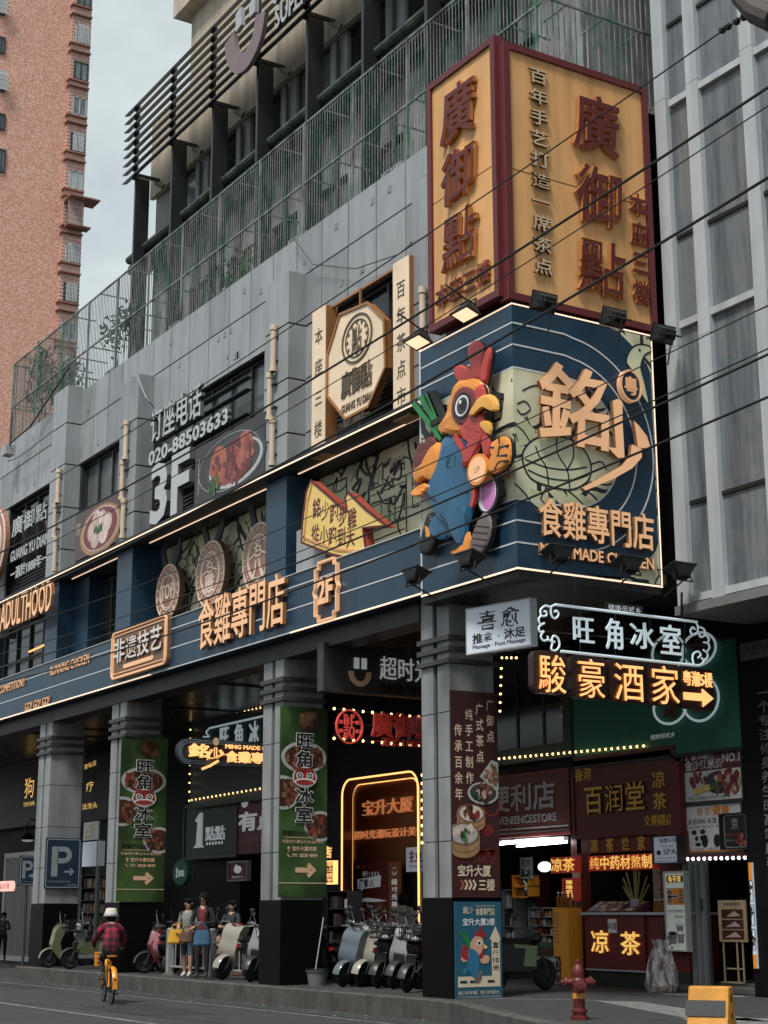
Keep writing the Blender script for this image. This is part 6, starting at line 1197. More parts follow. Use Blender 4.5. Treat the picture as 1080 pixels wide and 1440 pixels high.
for i, c in enumerate('非遗技艺'): S.row(c, .12, .03+.24*i, .88, .25+.24*i, M_pl, .004, 0, .03)
S.done()
S = Sign('lit_strip_sign', 'single glowing orange shop character above the small vertical lit sign', 'sign', frY((455, 1190), (467, 1207), 20.4), M_blk, .05); S.row('店', .0, .02, 1, .98, M_pl, .004, .02, .03); S.done()
# hanging arcade signs
S = Sign('arcade_beam_sign', 'dark beam board with an orange smile mark and pale characters', 'sign', frX((455, 903), (640, 985), -28.0), mat('beam board', (.040, .040, .042), .5, var=.2), .25); f_ = S.fr
cx, cy = f_.q(505, 945); S.l.ring(f_, cx, cy, .26, .30, .10, .01, .06, M_pk, 24, pi, 2*pi); S.l.bx(f_, cx-.13, cy+.06, cx-.03, cy+.28, .01, .06, M_wl); S.l.bx(f_, cx+.05, cy+.06, cx+.15, cy+.28, .01, .06, M_wl)
a = f_.q(533, 953); c = f_.q(582, 927); w1 = c[0]-a[0]; S.l.row(f_, '超时光', a[0], a[1]-.05, a[0]+w1*1.5, c[1]+.02, M_wl, .01, .03, .0); S.l.text(f_, 'SUPER-TIME', a[0], a[1]-.3, a[0]+w1*1.3, a[1]-.12, M_blk, .01, .03, .02); S.done()
S = Sign('oval_neon_sign', 'dark oval sign with glowing peach chicken shop characters', 'neon sign', frX((250, 1037), (420, 1083), -33.0), None); f_ = S.fr; h_ = f_.h; w_ = f_.w; S.a.prism(f_, rrect(0, 0, w_, h_, h_*.48, 8), -.12, 0, M_blk)
for i in range(3): S.l.path(f_, rrect(.03+.035*i, .03+.035*i, w_-.03-.035*i, h_-.03-.035*i, h_*.42-.03*i, 8), .010, 0, .012, mat('pale blue line', (.22, .30, .36), .4), True)
x0, _ = f_.q(264, 1060); x1, _ = f_.q(292, 1060); S.l.cell(f_, '銘', x0, h_*.28, x1+.05, h_*.80, M_pl, .02, .05, .03); x0, _ = f_.q(290, 1060); x1, _ = f_.q(310, 1060); S.l.cell(f_, '少', x0, h_*.2, x1+.08, h_*.70, M_pl, .02, .05, .03); a = f_.q(282, 1082); c = f_.q(306, 1070); S.l.path(f_, [a, ((a[0]+c[0])/2, (a[1]+c[1])/2-.02), c], .05, .02, .06, M_pl); a = f_.q(303, 1043); S.l.disc(f_, a[0], a[1], .08, .09, .03, M_pk, 16)
x0, _ = f_.q(316, 1060); x1, _ = f_.q(405, 1060); S.l.row(f_, '食雞專門店', x0, h_*.16, x1, h_*.60, M_pl, .02, .04, .03); S.l.text(f_, 'MING MADE CHICKEN', x0, h_*.68, x1, h_*.84, M_pl, .02, .02, .02); S.done('panel')
S = Sign('red_arcade_sign', 'dim red round seal with red characters strung between bulbs in the arcade', 'sign', frX((470, 998), (640, 1050), -26.8), None); f_ = S.fr; M_rdp = glow('red seal', (.75, .08, .06), .05)
cx, cy = f_.q(490.3, 1022); S.l.ring(f_, cx, cy, .30, .33, .03, 0, .05, M_rdp); S.l.row(f_, '點', cx-.13, cy-.22, cx+.13, cy+.22, M_rdp, .0, .04)
for i in range(8): a_ = i*pi/4+.4; S.l.bx(f_, cx+.2*cos(a_)-.035, cy+.22*sin(a_)-.035, cx+.2*cos(a_)+.035, cy+.22*sin(a_)+.035, 0, .04, M_rdp)
a = f_.q(521, 1034); c = f_.q(547, 1004); S.l.row(f_, '廣御點', a[0], a[1]-.04, a[0]+(c[0]-a[0])*3.6, c[1]+.04, M_rdl, 0, .05, .02); a = f_.q(521, 1047); S.l.text(f_, '一源於1888年一', a[0], a[1]-.02, a[0]+1.6, a[1]+.16, M_rdl, 0, .03); S.done()
b = MB(M_blk); b.bx(f_, 0, f_.h*.55, f_.w, f_.h*.58, -.05, -.02); b.bx(f_, 0, f_.h*.15, f_.w, f_.h*.18, -.05, -.02); b.build('rail', S.t)
bulbs('string_light', 'warm bulbs above the red arcade characters', lerp(f_.p(0, f_.h+.02), f_.p(f_.w, f_.h-.05), 14), .03); bulbs('string_light', 'warm bulbs below the red arcade characters', lerp(f_.p(0, .02), f_.p(f_.w, -.05), 14), .03)
bulbs('string_light', 'warm bulbs running down beside the entrance portal', lerp(onY(594, 1090, 19.8), onY(594, 1185, 19.8), 9), .04)
# green framed sign behind the oval sign, tea shops under it
S = Sign('green_board', 'deep green board with white neon script behind the oval sign', 'sign', frY((270, 1010), (420, 1118), 21.0), M_grnd, .1); f_ = S.fr; S.a.tube([f_.p(*f_.q(297, 1024), .05), f_.p(*f_.q(400, 1001), .05)], .03, 7, M_lit); S.a.tube([f_.p(*p, .05) for p in smooth_line([f_.q(297, 1024), f_.q(292, 1030), f_.q(296, 1036), f_.q(288, 1036)], 4)], .025, 7, M_lit)
for i, c in enumerate('旺角冰室'): x, y = f_.q(316+21*i, 1037-3*i); S.l.cell(f_, c, x-.3, y-.35, x+.3, y+.35, M_lit, .02, .02, .02)
S.done('neon_tube')
bulbs('string_light', 'warm bulbs round the green board behind the oval sign', lerp(onY(266, 1126, 20.9), onY(268, 1014, 20.9), 10)+lerp(onY(272, 1012, 20.9), onY(372, 994, 20.9), 20), .03); bulbs('string_light', 'warm bulbs along the bottom of the green board over the tea shop sign', lerp(onY(270, 1125, 20.9), onY(372, 1108, 20.9), 18), .03)
S = Sign('tea_shop_sign', 'dark green tea shop sign with a big white numeral one', 'sign', frY((260, 1134), (333, 1204), 21.2), M_grnd, .15, M_dark, .06); S.poly([(.24, .30), (.33, .16), (.365, .16), (.365, .74), (.40, .80), (.22, .80), (.27, .74), (.29, .34)], M_wl, .06); S.row('點點', .43, .42, .80, .70, M_wl, .01, .04, .0); 
for i in range(6): S.ell(.46+.055*i, .74, .018, .03, M_wl, .02, .01)
S.done()
S = Sign('red_shop_sign', 'red shop sign with white characters half hidden by the third pillar', 'sign', frY((334, 1120), (420, 1196), 21.2), mat('shop red', (.16, .022, .030), .5), .15); S.row('有点東西', .04, .28, 1.3, .62, M_wl, .01, .03, .03); S.text('招财猫|手作', .12, .72, .80, .82, mat('pink print', (.55, .20, .40), .5), .01); S.ell(.13, .12, .06, .09, M_wl, .01); S.done()
O = thing('round_blade_sign', 'round dark green blade sign with white numeral on the arcade wall', 'sign', tuple(onY(256, 1227, 20.5))); fb = Fr(onY(256, 1227, 20.5), EX, EZ); b = MB(); b.disc(fb, 0, 0, .52, .36, .06, M_grn, 28, -.06); b.build('disc', O); b = MB(); b.prism(fb, [(-.30, -.14), (-.16, -.14), (-.19, -.10), (-.19, .14), (-.23, .14), (-.29, .05), (-.25, .06), (-.25, -.10)], .06, .075, M_wl); b.row(fb, '點點', -.12, -.12, .3, .08, M_wl, .062, .01); b.build('lettering', O); b = MB(M_dark); b.bar(fb.p(.5, 0), fb.p(.75, 0), .04, .04); b.bar(fb.p(.75, .2), fb.p(.75, -.2), .04, .04); b.build('bracket', O)
S = Sign('blade_sign', 'small red cat sign with white border under the red shop sign', 'sign', frY((321, 1212), (348, 1238), 20.4), MATS['shop red'], .1, M_pw, .03); S.ell(.5, .42, .2, .2, M_wl, .004); S.ell(.42, .26, .06, .1, M_wl, .0045); S.text('招财好礼', .2, .76, .8, .86, M_wl); S.done()
LS = glow('shop lamp glow', (1, .45, .2), 1.2); shelf('goods_wall', 'brightly stocked trinket shelves inside the red shop', onY(330, 1300, 22.6).x, onY(405, 1300, 22.6).x, 22.6, .2, 2.4, 7, G, G[1]); b = MB(LS); p = onY(360, 1246, 22.4); b.ball(p, .09, 8); o = b.build('shop_lamp'); tag(o, 'glowing orange lamp bulb inside the red trinket shop', 'lamp')
# far left shop front
S = Sign('small_shop', 'pale grey shop front with a doorway and gooseneck lamp at the far left', 'shop front', frYw(-62.5, -54.8, -.30, 3.6, 21.35), mat('pale shop front', (.30, .28, .27), .6, dirt=.3), .12, M_paper, .14)
S.rect(.40, .30, .95, 1, M_glassd, .01); S.rect(.55, .36, .80, .95, mat('peach interior', (.40, .27, .20), .7), .014); S.rect(.62, .52, .74, .66, C_or, .04); S.rect(.50, .30, .53, 1, M_paper, .03); S.done('doorway')
O = thing('gooseneck_lamp', 'dark gooseneck lamp with a white lit underside on the far left shop', 'lamp', tuple(onY(39, 1172, 20.9))); p = onY(39, 1181, 20.9); b = MB(M_blk); b.tube([p+Vector((.5, .4, .55)), p+Vector((.5, -.1, .75)), p+Vector((.1, -.1, .55)), p+Vector((0, 0, .2))], .03, 7); b.lathe([(.30, 0), (.16, .18), (.05, .24)], p, EZ, 16); b.build('shade', O); b = MB(M_wl); b.ball(p+Vector((0, 0, .02)), (.24, .24, .1), 10); b.build('bulb', O)
S = Sign('lit_pink_sign', 'small pink lit rounded sign at the left edge', 'sign', frY((-12, 1240), (18, 1253), 20.0), None); S.l.prism(S.fr, rrect(0, 0, S.W, S.H, S.H*.45, 6), -.08, 0, glow('pink light box', (.9, .45, .38), .5)); S.row('福永隆', .35, .2, .85, .8, RED, .005); S.done('x', 'panel')
S = Sign('dark_shop_sign', 'black shop sign with small yellow characters behind the parking sign pillar', 'sign', frY((118, 1066), (160, 1150), 21.0), M_blk, .1)
for i, c in enumerate('家私店'): S.row(c, .02+.13*i, .10-.015*i, .15+.13*i, .19-.015*i, M_ylw)
S.row('疗', .1, .38, .36, .55, MATS['yellow lit letter']); S.row('法洗头', .0, .72, .5, .82, M_ylw); S.done()
S = Sign('dark_shop_sign', 'black shop sign with a yellow emblem left of the parking sign pillar', 'sign', frY((-60, 1040), (50, 1160), 21.1), M_blk, .1); S.row('狗', .86, .55, .97, .75, M_ylw); S.text('TOR PAPA', .86, .78, .98, .82, M_ylw); S.done()
S = Sign('notice_board', 'pale notice board and grey box on a white post between the two left pillars', 'sign', frY((118, 1157), (138, 1180), 18.0), M_paper, .04); S.row('回忆', .3, .1, .9, .35, M_goldp); S.row('走鹅', .1, .4, .8, .65, M_goldp); S.row('酱鸭', .1, .7, .8, .95, M_goldp); t_ = S.done()
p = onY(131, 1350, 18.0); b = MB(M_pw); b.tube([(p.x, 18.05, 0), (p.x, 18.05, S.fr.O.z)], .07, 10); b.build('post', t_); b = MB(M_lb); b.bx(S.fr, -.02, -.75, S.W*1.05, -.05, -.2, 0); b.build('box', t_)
shelf('food_rack', 'dim rack of packaged food behind the white post at the left', onY(112, 1300, 20.5).x, onY(172, 1300, 20.5).x, 20.5, .2, 2.6, 6, G, M_blk)
# ------------------------------------------------------------------ scooters
M_tyre = mat('tyre rubber', (.012, .012, .013), .75, var=.2); M_rim = mat('wheel rim', (.06, .06, .065), .35, metal=.5); M_chr = mat('chrome', (.45, .45, .46), .15, metal=.9); M_seat = mat('black seat vinyl', (.014, .014, .015), .5); M_lens = mat('headlight lens', (.40, .42, .43), .1); M_tl = mat('tail light red', (.30, .01, .01), .25)
def wheel(x, r, w_, parent, name):
    b = MB(M_tyre); n = 22; V = []; F = []; k = 8
    for i in range(n):
        a = 2*pi*i/n
        for j in range(k): t = 2*pi*j/k; rr = r-w_*.55+w_*.55*cos(t); V.append((x+rr*cos(a), w_*.5*sin(t), r+rr*sin(a)))
    for i in range(n):
        for j in range(k): F.append((i*k+j, i*k+(j+1) % k, ((i+1) % n)*k+(j+1) % k, ((i+1) % n)*k+j))
    b.add(V, F); o = b.build(name, parent, local=True, smooth=True)
    b = MB(M_rim); b.lathe([(r*.60, -.018), (r*.60, .018)], (x, 0, r), EY, 18); b.lathe([(.05, -.05), (.05, .05)], (x, 0, r), EY, 10, M_dark)
    for i in range(5): a = i*2*pi/5; b.bar((x+.04*cos(a), .02, r+.04*sin(a)), (x+r*.58*cos(a), .02, r+r*.58*sin(a)), .02, .02, EY, M_rim)
    b.build('rim', o, local=True)
def side(b, P, w_, m): f = Fr((0, 0, 0), EX, EZ); b.prism(f, P, -w_/2, w_/2, m)
def scooter(col, col2, label, round_light=False, cover=None, style=0, box=None):
    m1 = mat('scooter paint '+str(col), col, .28, var=.06, coat=.4); m2 = mat('scooter trim '+str(col2), col2, .4, var=.08)
    t = thing('parked_scooter', label, 'scooter', (0, 0, 0), 0, 'scooters parked under the arcade')
    wheel(.62, .215, .10, t, 'front_wheel'); wheel(-.60, .215, .11, t, 'rear_wheel')
    shp = ([(.30, .94), (.40, .97), (.47, .80), (.55, .60), (.52, .42), (.42, .30), (.34, .28), (.38, .42), (.42, .58), (.36, .76)], [(.26, .98), (.40, 1.03), (.52, .92), (.56, .74), (.60, .52), (.50, .34), (.36, .26), (.36, .45), (.40, .62), (.32, .82)], [(.30, .86), (.42, .88), (.56, .78), (.50, .62), (.42, .52), (.36, .60)])[style]
    b = MB(); side(b, [tuple(p) for p in smooth_line(shp, 3, True)], (.40, .42, .24)[style], m1); b.build('front_shield', t, local=True, bevel=.04, smooth=True)
    b = MB(M_seat); side(b, [(.57, .44), (.58, .58), (.52, .62), (.50, .42)], .20, M_seat); b.tube([(.30, .30, 1.05), (.44, .16, .96), (.48, .05, .80)], .008, 5); b.tube([(.30, -.30, 1.05), (.45, -.14, .98), (.50, -.04, .82)], .008, 5); b.ball((.24, .10, .84), (.07, .09, .12), 8); b.build('cables', t, local=True)
    if style == 2:
        b = MB(M_blk)
        for z in (.86, .96, 1.06): b.tube([(.46, -.17, z), (.74, -.17, z), (.74, .17, z), (.46, .17, z)], .010, 5, closed=True)
        for i in range(5):
            for y in (-.17, .17): b.bar((.46+.07*i, y, .85), (.46+.07*i, y, 1.07), .010, .010)
        for i in range(4): b.bar((.74, -.12+.08*i, .85), (.74, -.12+.08*i, 1.07), .010, .010)
        b.box(.46, .74, -.17, .17, .845, .86); b.build('basket', t, local=True)
    b = MB(); side(b, [(.46, .25), (.46, .32), (-.02, .33), (-.10, .60), (-.30, .66), (-.76, .70), (-.86, .62), (-.66, .46), (-.40, .26)], .27, m1); side(b, [(.40, .20), (.42, .26), (-.30, .26), (-.45, .22), (-.40, .16)], .20, m2); b.build('body', t, local=True, bevel=.03, smooth=radians(40))
    b = MB(M_seat); side(b, [tuple(p) for p in smooth_line([(-.06, .66), (-.10, .74), (-.40, .76), (-.72, .82), (-.82, .76), (-.70, .70), (-.35, .67)], 3, True)], .29, M_seat); b.build('seat', t, local=True, bevel=.03, smooth=True)
    b = MB(m1 if style == 1 else m2); n = 8; V = []
    for i in range(n+1):
        a = radians(5+140*i/n)
        for y in (-.075, .075): V.append((.62+.245*cos(a), y, .215+.245*sin(a)))
        V.append((.62+.27*cos(a), 0, .215+.275*sin(a)))
    b.add(V, [f for i in range(n) for f in ((3*i, 3*i+2, 3*i+5, 3*i+3), (3*i+2, 3*i+1, 3*i+4, 3*i+5))]); b.build('front_fender', t, local=True, smooth=True)
    b = MB(M_dark)
    for y in (-.075, .075): b.tube([(.62, y, .235), (.50, y, .55), (.38, y*.6, .90)], .018, 7)
    b.tube([(-.60, -.09, .235), (-.46, -.11, .55)], .028, 7); b.tube([(-.60, .09, .235), (-.46, .11, .55)], .028, 7); b.tube([(-.1, .14, .25), (-.05, .24, .02)], .014, 6); b.build('fork', t, local=True)
    b = MB(m2); b.ball((.36, 0, 1.0), (.11, .15, .075), 10); b.tube([(.30, -.36, 1.06), (.36, -.16, 1.02), (.36, .16, 1.02), (.30, .36, 1.06)], .014, 7, M_chr)
    for s_ in (-1, 1): b.tube([(.31, s_*.25, 1.05), (.29, s_*.37, 1.065)], .022, 8, M_seat); b.tube([(.38, s_*.20, 1.05), (.42, s_*.36, 1.04)], .008, 5, M_chr)
    b.build('handlebar', t, local=True, smooth=radians(50))
    for s_ in (-1, 1):
        b = MB(M_chr); b.tube([(.34, s_*.22, 1.04), (.36, s_*.30, 1.24)], .008, 5); b.ball((.35, s_*.33, 1.28), (.02, .065, .045), 8, M_seat); b.build('mirror', t, local=True)
    b = MB(M_lens)
    if round_light:
        for s_ in (-.10, .10): b.lathe([(.075, 0), (.08, .05), (.06, .06)], (.44, s_, .93), EX, 14, M_lens); b.lathe([(.09, -.02), (.09, .03)], (.44, s_, .93), EX, 14, M_chr)
    else: b.ball((.475, 0, .86), (.035, .075, .055), 10)
    b.build('headlight', t, local=True)
    b = MB(M_tl); b.box(-.87, -.84, -.06, .06, .62, .68); b.build('tail_light', t, local=True)
    b = MB(M_paper); b.box(.525, .532, -.09, .09, .52, .62); b.build('number_plate', t, local=True)
    if cover:
        c = mat('apron '+str(cover), cover, .7, var=.25, scale=6); b = MB(c); P = [(.50, .90), (.56, .62), (.50, .40), (.30, .36)]; n = 7; V = []
        for i, (x, z) in enumerate(P):
            for j in range(n): y = -.33+.66*j/(n-1); V.append((x-.55*abs(y)**1.5-.02*sin(j*2.1+i), y, z+.03*sin(j*1.7+i*2)))
        b.add(V, [(i*n+j, i*n+j+1, (i+1)*n+j+1, (i+1)*n+j) for i in range(3) for j in range(n-1)]); b.build('weather_apron', t, local=True, smooth=True)
    if box: b = MB(mat('scooter box '+str(box), box, .4)); b.box(-1.05, -.68, -.2, .2, .80, 1.12); b.build('top_box', t, local=True, bevel=.03)
    return t
SCO = {}
def put(px, py, kind, label, rz=-pi/2, at=None, steer=0, z=0):
    if kind not in SCO: o = SCO[kind] = scooter(*kind[:2], label, *kind[2:])
    else: o = copy_tree(SCO[kind])
    p = at or onZ(px, py, z); q = Vector((p[0], p[1], z)); rz += RNG.uniform(-.16, .16); sc_ = RNG.uniform(1.08, 1.16); o.scale = (sc_,)*3; o.location = q-Vector((cos(rz), sin(rz), 0))*.62*sc_; o.rotation_euler = (radians(-RNG.uniform(5, 9)), 0, rz); o['label'] = label; return o
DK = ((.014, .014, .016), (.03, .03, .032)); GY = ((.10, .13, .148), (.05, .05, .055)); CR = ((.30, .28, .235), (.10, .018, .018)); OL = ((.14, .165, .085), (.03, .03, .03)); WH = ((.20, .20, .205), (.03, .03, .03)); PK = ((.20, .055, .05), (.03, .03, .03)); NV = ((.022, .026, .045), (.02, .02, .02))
put(68, 1361, (*OL, False, None, 1), 'olive green scooter parked against the parking sign pillar', -pi/2-.25); put(98, 1363, (*WH, True, None, 2), 'white fronted scooter just behind the cyclist', -pi/2-.2)
put(203, 1369, (*PK, False, (.42, .17, .20)), 'reddish scooter with a pink apron beside the second pillar', -pi/2-.1); put(228, 1366, (*DK, False, (.02, .02, .022)), 'black aproned scooter behind the left guard rail post', -pi/2+.1)
put(312, 1378, (*CR, False, None, 1), 'cream scooter with a dark red hub in front of the sitting woman', -1.3); put(352, 1381, WH, 'white and black scooter half hidden by the third pillar', -1.2); put(364, 1377, (*DK, True, None, 2), 'black scooter squeezed beside the third pillar', -pi/2)
put(482, 1388, (*GY, False, None, 1), 'grey blue scooter at the left end of the row of scooters', -1.2); put(507, 1388, (CR[0], DK[1], False, None, 1), 'cream scooter second from the left in the row', -1.15); put(531, 1390, (*NV, False, None, 2), 'dark navy scooter between the cream and the white scooter', -1.2); put(553, 1391, (*WH, True), 'white scooter with two round headlights in the row', -1.1); put(572, 1396, (*DK, False, None, 2), 'black scooter at the front of the row with a bare front wheel', -1.1); put(601, 1394, (*DK, False, (.15, .02, .025)), 'dark scooter with a red cloth half hidden behind the corner pillar')
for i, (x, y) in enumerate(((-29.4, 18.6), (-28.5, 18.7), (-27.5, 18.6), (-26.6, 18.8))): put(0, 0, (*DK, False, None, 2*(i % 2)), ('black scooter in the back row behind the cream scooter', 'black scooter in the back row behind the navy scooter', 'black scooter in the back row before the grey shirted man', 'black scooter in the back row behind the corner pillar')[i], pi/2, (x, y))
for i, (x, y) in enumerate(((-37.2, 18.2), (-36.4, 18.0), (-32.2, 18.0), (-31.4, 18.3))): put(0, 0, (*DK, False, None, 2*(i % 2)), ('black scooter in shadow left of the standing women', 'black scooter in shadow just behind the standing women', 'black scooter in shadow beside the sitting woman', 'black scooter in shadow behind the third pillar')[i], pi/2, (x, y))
for i, (px, py) in enumerate(((494, 1386), (519, 1386), (543, 1388), (588, 1391))): put(px, py, (*DK, False, None, 2*(i % 2)), ('black scooter wedged between the grey blue and the cream scooter', 'black scooter wedged right of the cream scooter', 'black scooter wedged left of the round headlight scooter', 'black scooter wedged beside the red cloth scooter')[i], -1.0-.1*i)
GD = thing('delivery_scooter', 'dark delivery scooter with a pale green side panel beside the corner pillar', 'scooter', (0, 0, 0)); t = GD
wheel(.60, .27, .13, t, 'front_wheel'); wheel(-.58, .27, .13, t, 'rear_wheel')
b = MB(); side(b, [(.30, .34), (.10, .30), (-.55, .32), (-.62, .55), (-.55, .78), (.05, .76), (.30, .62)], .26, M_dark); side(b, [(.32, .28), (-.40, .28), (-.36, .20), (.26, .20)], .22, M_blk); b.build('body', t, local=True, bevel=.03)
b = MB(mat('pale green panel', (.30, .38, .22), .45, var=.15)); f = Fr((0, 0, 0), EX, EZ); b.prism(f, [(.26, .38), (.34, .72), (-.22, .76), (-.20, .70), (.06, .68), (-.02, .40)], .13, .15); b.prism(f, [(.26, .38), (.34, .72), (-.22, .76), (-.20, .70), (.06, .68), (-.02, .40)], -.15, -.13); b.build('side_panel', t, local=True)
b = MB(M_seat); side(b, [tuple(p) for p in smooth_line([(.12, .76), (.10, .86), (-.30, .86), (-.75, .90), (-.82, .82), (-.4, .78)], 3, True)], .30, M_seat); b.build('seat', t, local=True, bevel=.03, smooth=True)
b = MB(M_dark)
for y in (-.09, .09): b.tube([(.60, y, .27), (.44, y, .70), (.36, y*.7, .98)], .022, 7)
b.tube([(.30, -.36, 1.06), (.36, 0, 1.0), (.30, .36, 1.06)], .016, 7); b.ball((.42, 0, .86), (.12, .17, .12), 10, M_blk); b.build('handlebar', t, local=True)
for s_ in (-1, 1): b = MB(M_seat); b.tube([(.32, s_*.26, 1.05), (.33, s_*.30, 1.2)], .008, 5); b.ball((.33, s_*.32, 1.26), (.025, .06, .09), 8); b.build('mirror', t, local=True)
b = MB(M_lens); b.lathe([(.06, 0), (.07, .04)], (.50, 0, .84), EX, 12); b.build('headlight', t, local=True)
p = onZ(765, 1393, 0); GD.scale = (1.1, 1.1, 1.1); GD.location = (p.x-.02, p.y-.52, 0); GD.rotation_euler = (radians(-5), 0, pi/2+.15)
# scooter entering at the bottom left corner
p = onZ(-22, 1452, .70); put(0, 0, DK, 'black scooter just entering the bottom left corner', 2.6, (p.x, p.y-.2), z=-.33)

# ------------------------------------------------------------------ people
M_skin = mat('skin', (.42, .24, .165), .55, var=.06); M_hair = mat('black hair', (.010, .009, .009), .85, spec=.15); M_shoe = mat('white shoe', (.50, .50, .50), .6); M_dsh = mat('dark shoe', (.03, .03, .03), .6)
def cloth(n, c): return mat(n, c, .85, var=.14, scale=9, bump=.3, bscale=14)
def person(label, loc, rz, J, E, mats, hair='short', glasses=False, hat=None, front=None):
    """J: joint -> (xyz, radius); E: (joint, joint, material); one skinned surface from pelvis to fingertips"""
    T = thing('person', label, 'person', loc, rz); names = list(J); me = bpy.data.meshes.new('b'); me.from_pydata([J[n][0] for n in names], [(names.index(a), names.index(c)) for a, c, _ in E], []); o = bpy.data.objects.new('b', me); COL.objects.link(o)
    md = o.modifiers.new('s', 'SKIN'); md.use_smooth_shade = True; o.modifiers.new('ss', 'SUBSURF').levels = 2; sv = me.skin_vertices[0].data
    for i, n in enumerate(names): r = J[n][1]; sv[i].radius = r if isinstance(r, tuple) else (r, r); sv[i].use_root = (n == 'pelvis')
    bpy.context.view_layer.update(); dg = bpy.context.evaluated_depsgraph_get(); ev = o.evaluated_get(dg); m = ev.to_mesh()
    V = [v.co.copy() for v in m.vertices]; F = [list(p.vertices) for p in m.polygons]; ev.to_mesh_clear(); bpy.data.objects.remove(o)
    b = MB(); b.v = V; S_ = [(Vector(J[a][0]), Vector(J[c][0]), mt) for a, c, mt in E]
    for f in F:
        c = sum((V[i] for i in f), Vector())/len(f); best = None
        for a, d, mt in S_:
            t = max(0, min(1, (c-a).dot(d-a)/max(1e-6, (d-a).length_squared))); q = (c-a-(d-a)*t).length
            if best is None or q < best[0]: best = (q, mt)
        if front and best[1] is not M_skin and c.x > .06 and abs(c.y) < .07 and .98 < c.z < 1.40: best = (0, front)
        b.use(best[1]); b.f.append(f); b.mi.append(b.cur)
    for h in ('hl', 'hr'):
        if h in J:
            p = Vector(J[h][0]); e = Vector(J['e'+h[1]][0]); d = (p-e).normalized(); s_ = d.cross(EZ if abs(d.z) < .8 else EX).normalized()
            for i, (w_, ln) in enumerate(((-.033, .075), (-.011, .088), (.011, .083), (.033, .066))): q = p+d*.03+s_*w_; b.tube([q, q+d*ln*.55, q+d*ln*.85+s_.cross(d)*ln*.45], [.0095, .009, .007], 6, M_skin)
            b.tube([p+s_*.03, p+s_*.07+d*.035], [.011, .008], 6, M_skin)
    b.build('body', T, local=True, smooth=True)
    H = Vector(J['head'][0]); fd = (Vector(J['face'][0])-H).normalized() if 'face' in J else EX; sd = EZ.cross(fd).normalized()
    b = MB(M_skin); b.ball(H+fd*.098+EZ*.0, (.018, .018, .026), 8); b.ball(H+sd*.088, (.015, .015, .03), 8); b.ball(H-sd*.088, (.015, .015, .03), 8); b.use(mat('eye dark', (.02, .018, .016), .3))
    for s_ in (-1, 1): b.ball(H+fd*.088+sd*.034*s_+EZ*.024, (.008, .009, .006), 8)
    b.ball(H+fd*.085-EZ*.045, (.012, .022, .006), 8, mat('lips', (.30, .10, .085), .5)); b.build('face', T, local=True, smooth=True)
    if hat: hat(T, H)
    else:
        b = MB(M_hair); b.ball(H-fd*.034+EZ*.042, (.102, .104, .09), 14); b.ball(H-fd*.05-EZ*.015, (.082, .106, .115), 14); b.ball(H+fd*.03+EZ*.082, (.06, .075, .03), 10)
        if hair == 'long': b.ball(H-fd*.05-EZ*.07, (.07, .10, .16), 12)
        if hair == 'curly':
            for i in range(22): a = RNG.uniform(0, 6.3); z = RNG.uniform(-.1, 1); q = H+Vector((cos(a)*(1-z*z)**.5*.1, sin(a)*(1-z*z)**.5*.1, .03+z*.09))-fd*.02; b.ball(q, .038, 7)
        b.build('hair', T, local=True, smooth=True)
    if glasses:
        b = MB(M_black)
        for s_ in (-1, 1): b.ball(H+fd*.098+sd*.036*s_+EZ*.022, (.012, .028, .022), 8)
        b.bar(H+fd*.1-sd*.08+EZ*.025, H+fd*.1+sd*.08+EZ*.025, .008, .008); b.build('glasses', T, local=True)
    return T
def frame_person(lean=0, feet=((.02, .10), (.02, -.10)), arms=None, h=1.):
    J = {'pelvis': ((0, 0, .93), .135), 'waist': ((.005, 0, 1.08), .125), 'chest': ((.01, 0, 1.27), (.15, .13)), 'neckb': ((0, 0, 1.42), .075), 'neck': ((.01, 0, 1.48), .05), 'chin': ((.025, 0, 1.54), .065), 'head': ((.02, 0, 1.61), .098), 'top': ((.01, 0, 1.68), .07), 'face': ((.08, 0, 1.61), .05)}
    for s_, n in ((1, 'l'), (-1, 'r')):
        f = feet[0 if s_ > 0 else 1]
        J.update({'h'+n+'p': ((0, s_*.09, .86), .10), 'k'+n: ((.02+f[0]*.5, s_*.10, .49), .065), 'a'+n: ((f[0]-.01, f[1], .10), .045), 't'+n: ((f[0]+.13, f[1]*1.15, .04), .04), 's'+n: ((0, s_*.165, 1.39), .065)})
        a = (arms or {}).get(n, ((-.02, s_*.23, 1.13), (.06, s_*.24, .90))); J.update({'e'+n: (a[0], .045), 'h'+n: (a[1], .034)})
    return J
def edges(top, arm, pants, shoe, fore=None, shank=None):
    E = [('pelvis', 'waist', top), ('waist', 'chest', top), ('chest', 'neckb', top), ('neckb', 'neck', M_skin), ('neck', 'chin', M_skin), ('chin', 'head', M_skin), ('head', 'top', M_skin), ('head', 'face', M_skin)]
    for n in 'lr': E += [('pelvis', 'h'+n+'p', pants), ('h'+n+'p', 'k'+n, pants), ('k'+n, 'a'+n, shank or pants), ('a'+n, 't'+n, shoe), ('neckb', 's'+n, top), ('s'+n, 'e'+n, arm), ('e'+n, 'h'+n, fore or arm)]
    return E
C_gs = cloth('grey shirt', (.20, .21, .20)); C_bk = cloth('black jacket', (.014, .014, .015)); C_den = cloth('denim', (.06, .095, .12)); C_nvy = cloth('navy top', (.020, .028, .038)); C_rtop = cloth('red top', (.17, .018, .022)); C_gj = cloth('grey jacket', (.06, .06, .062))
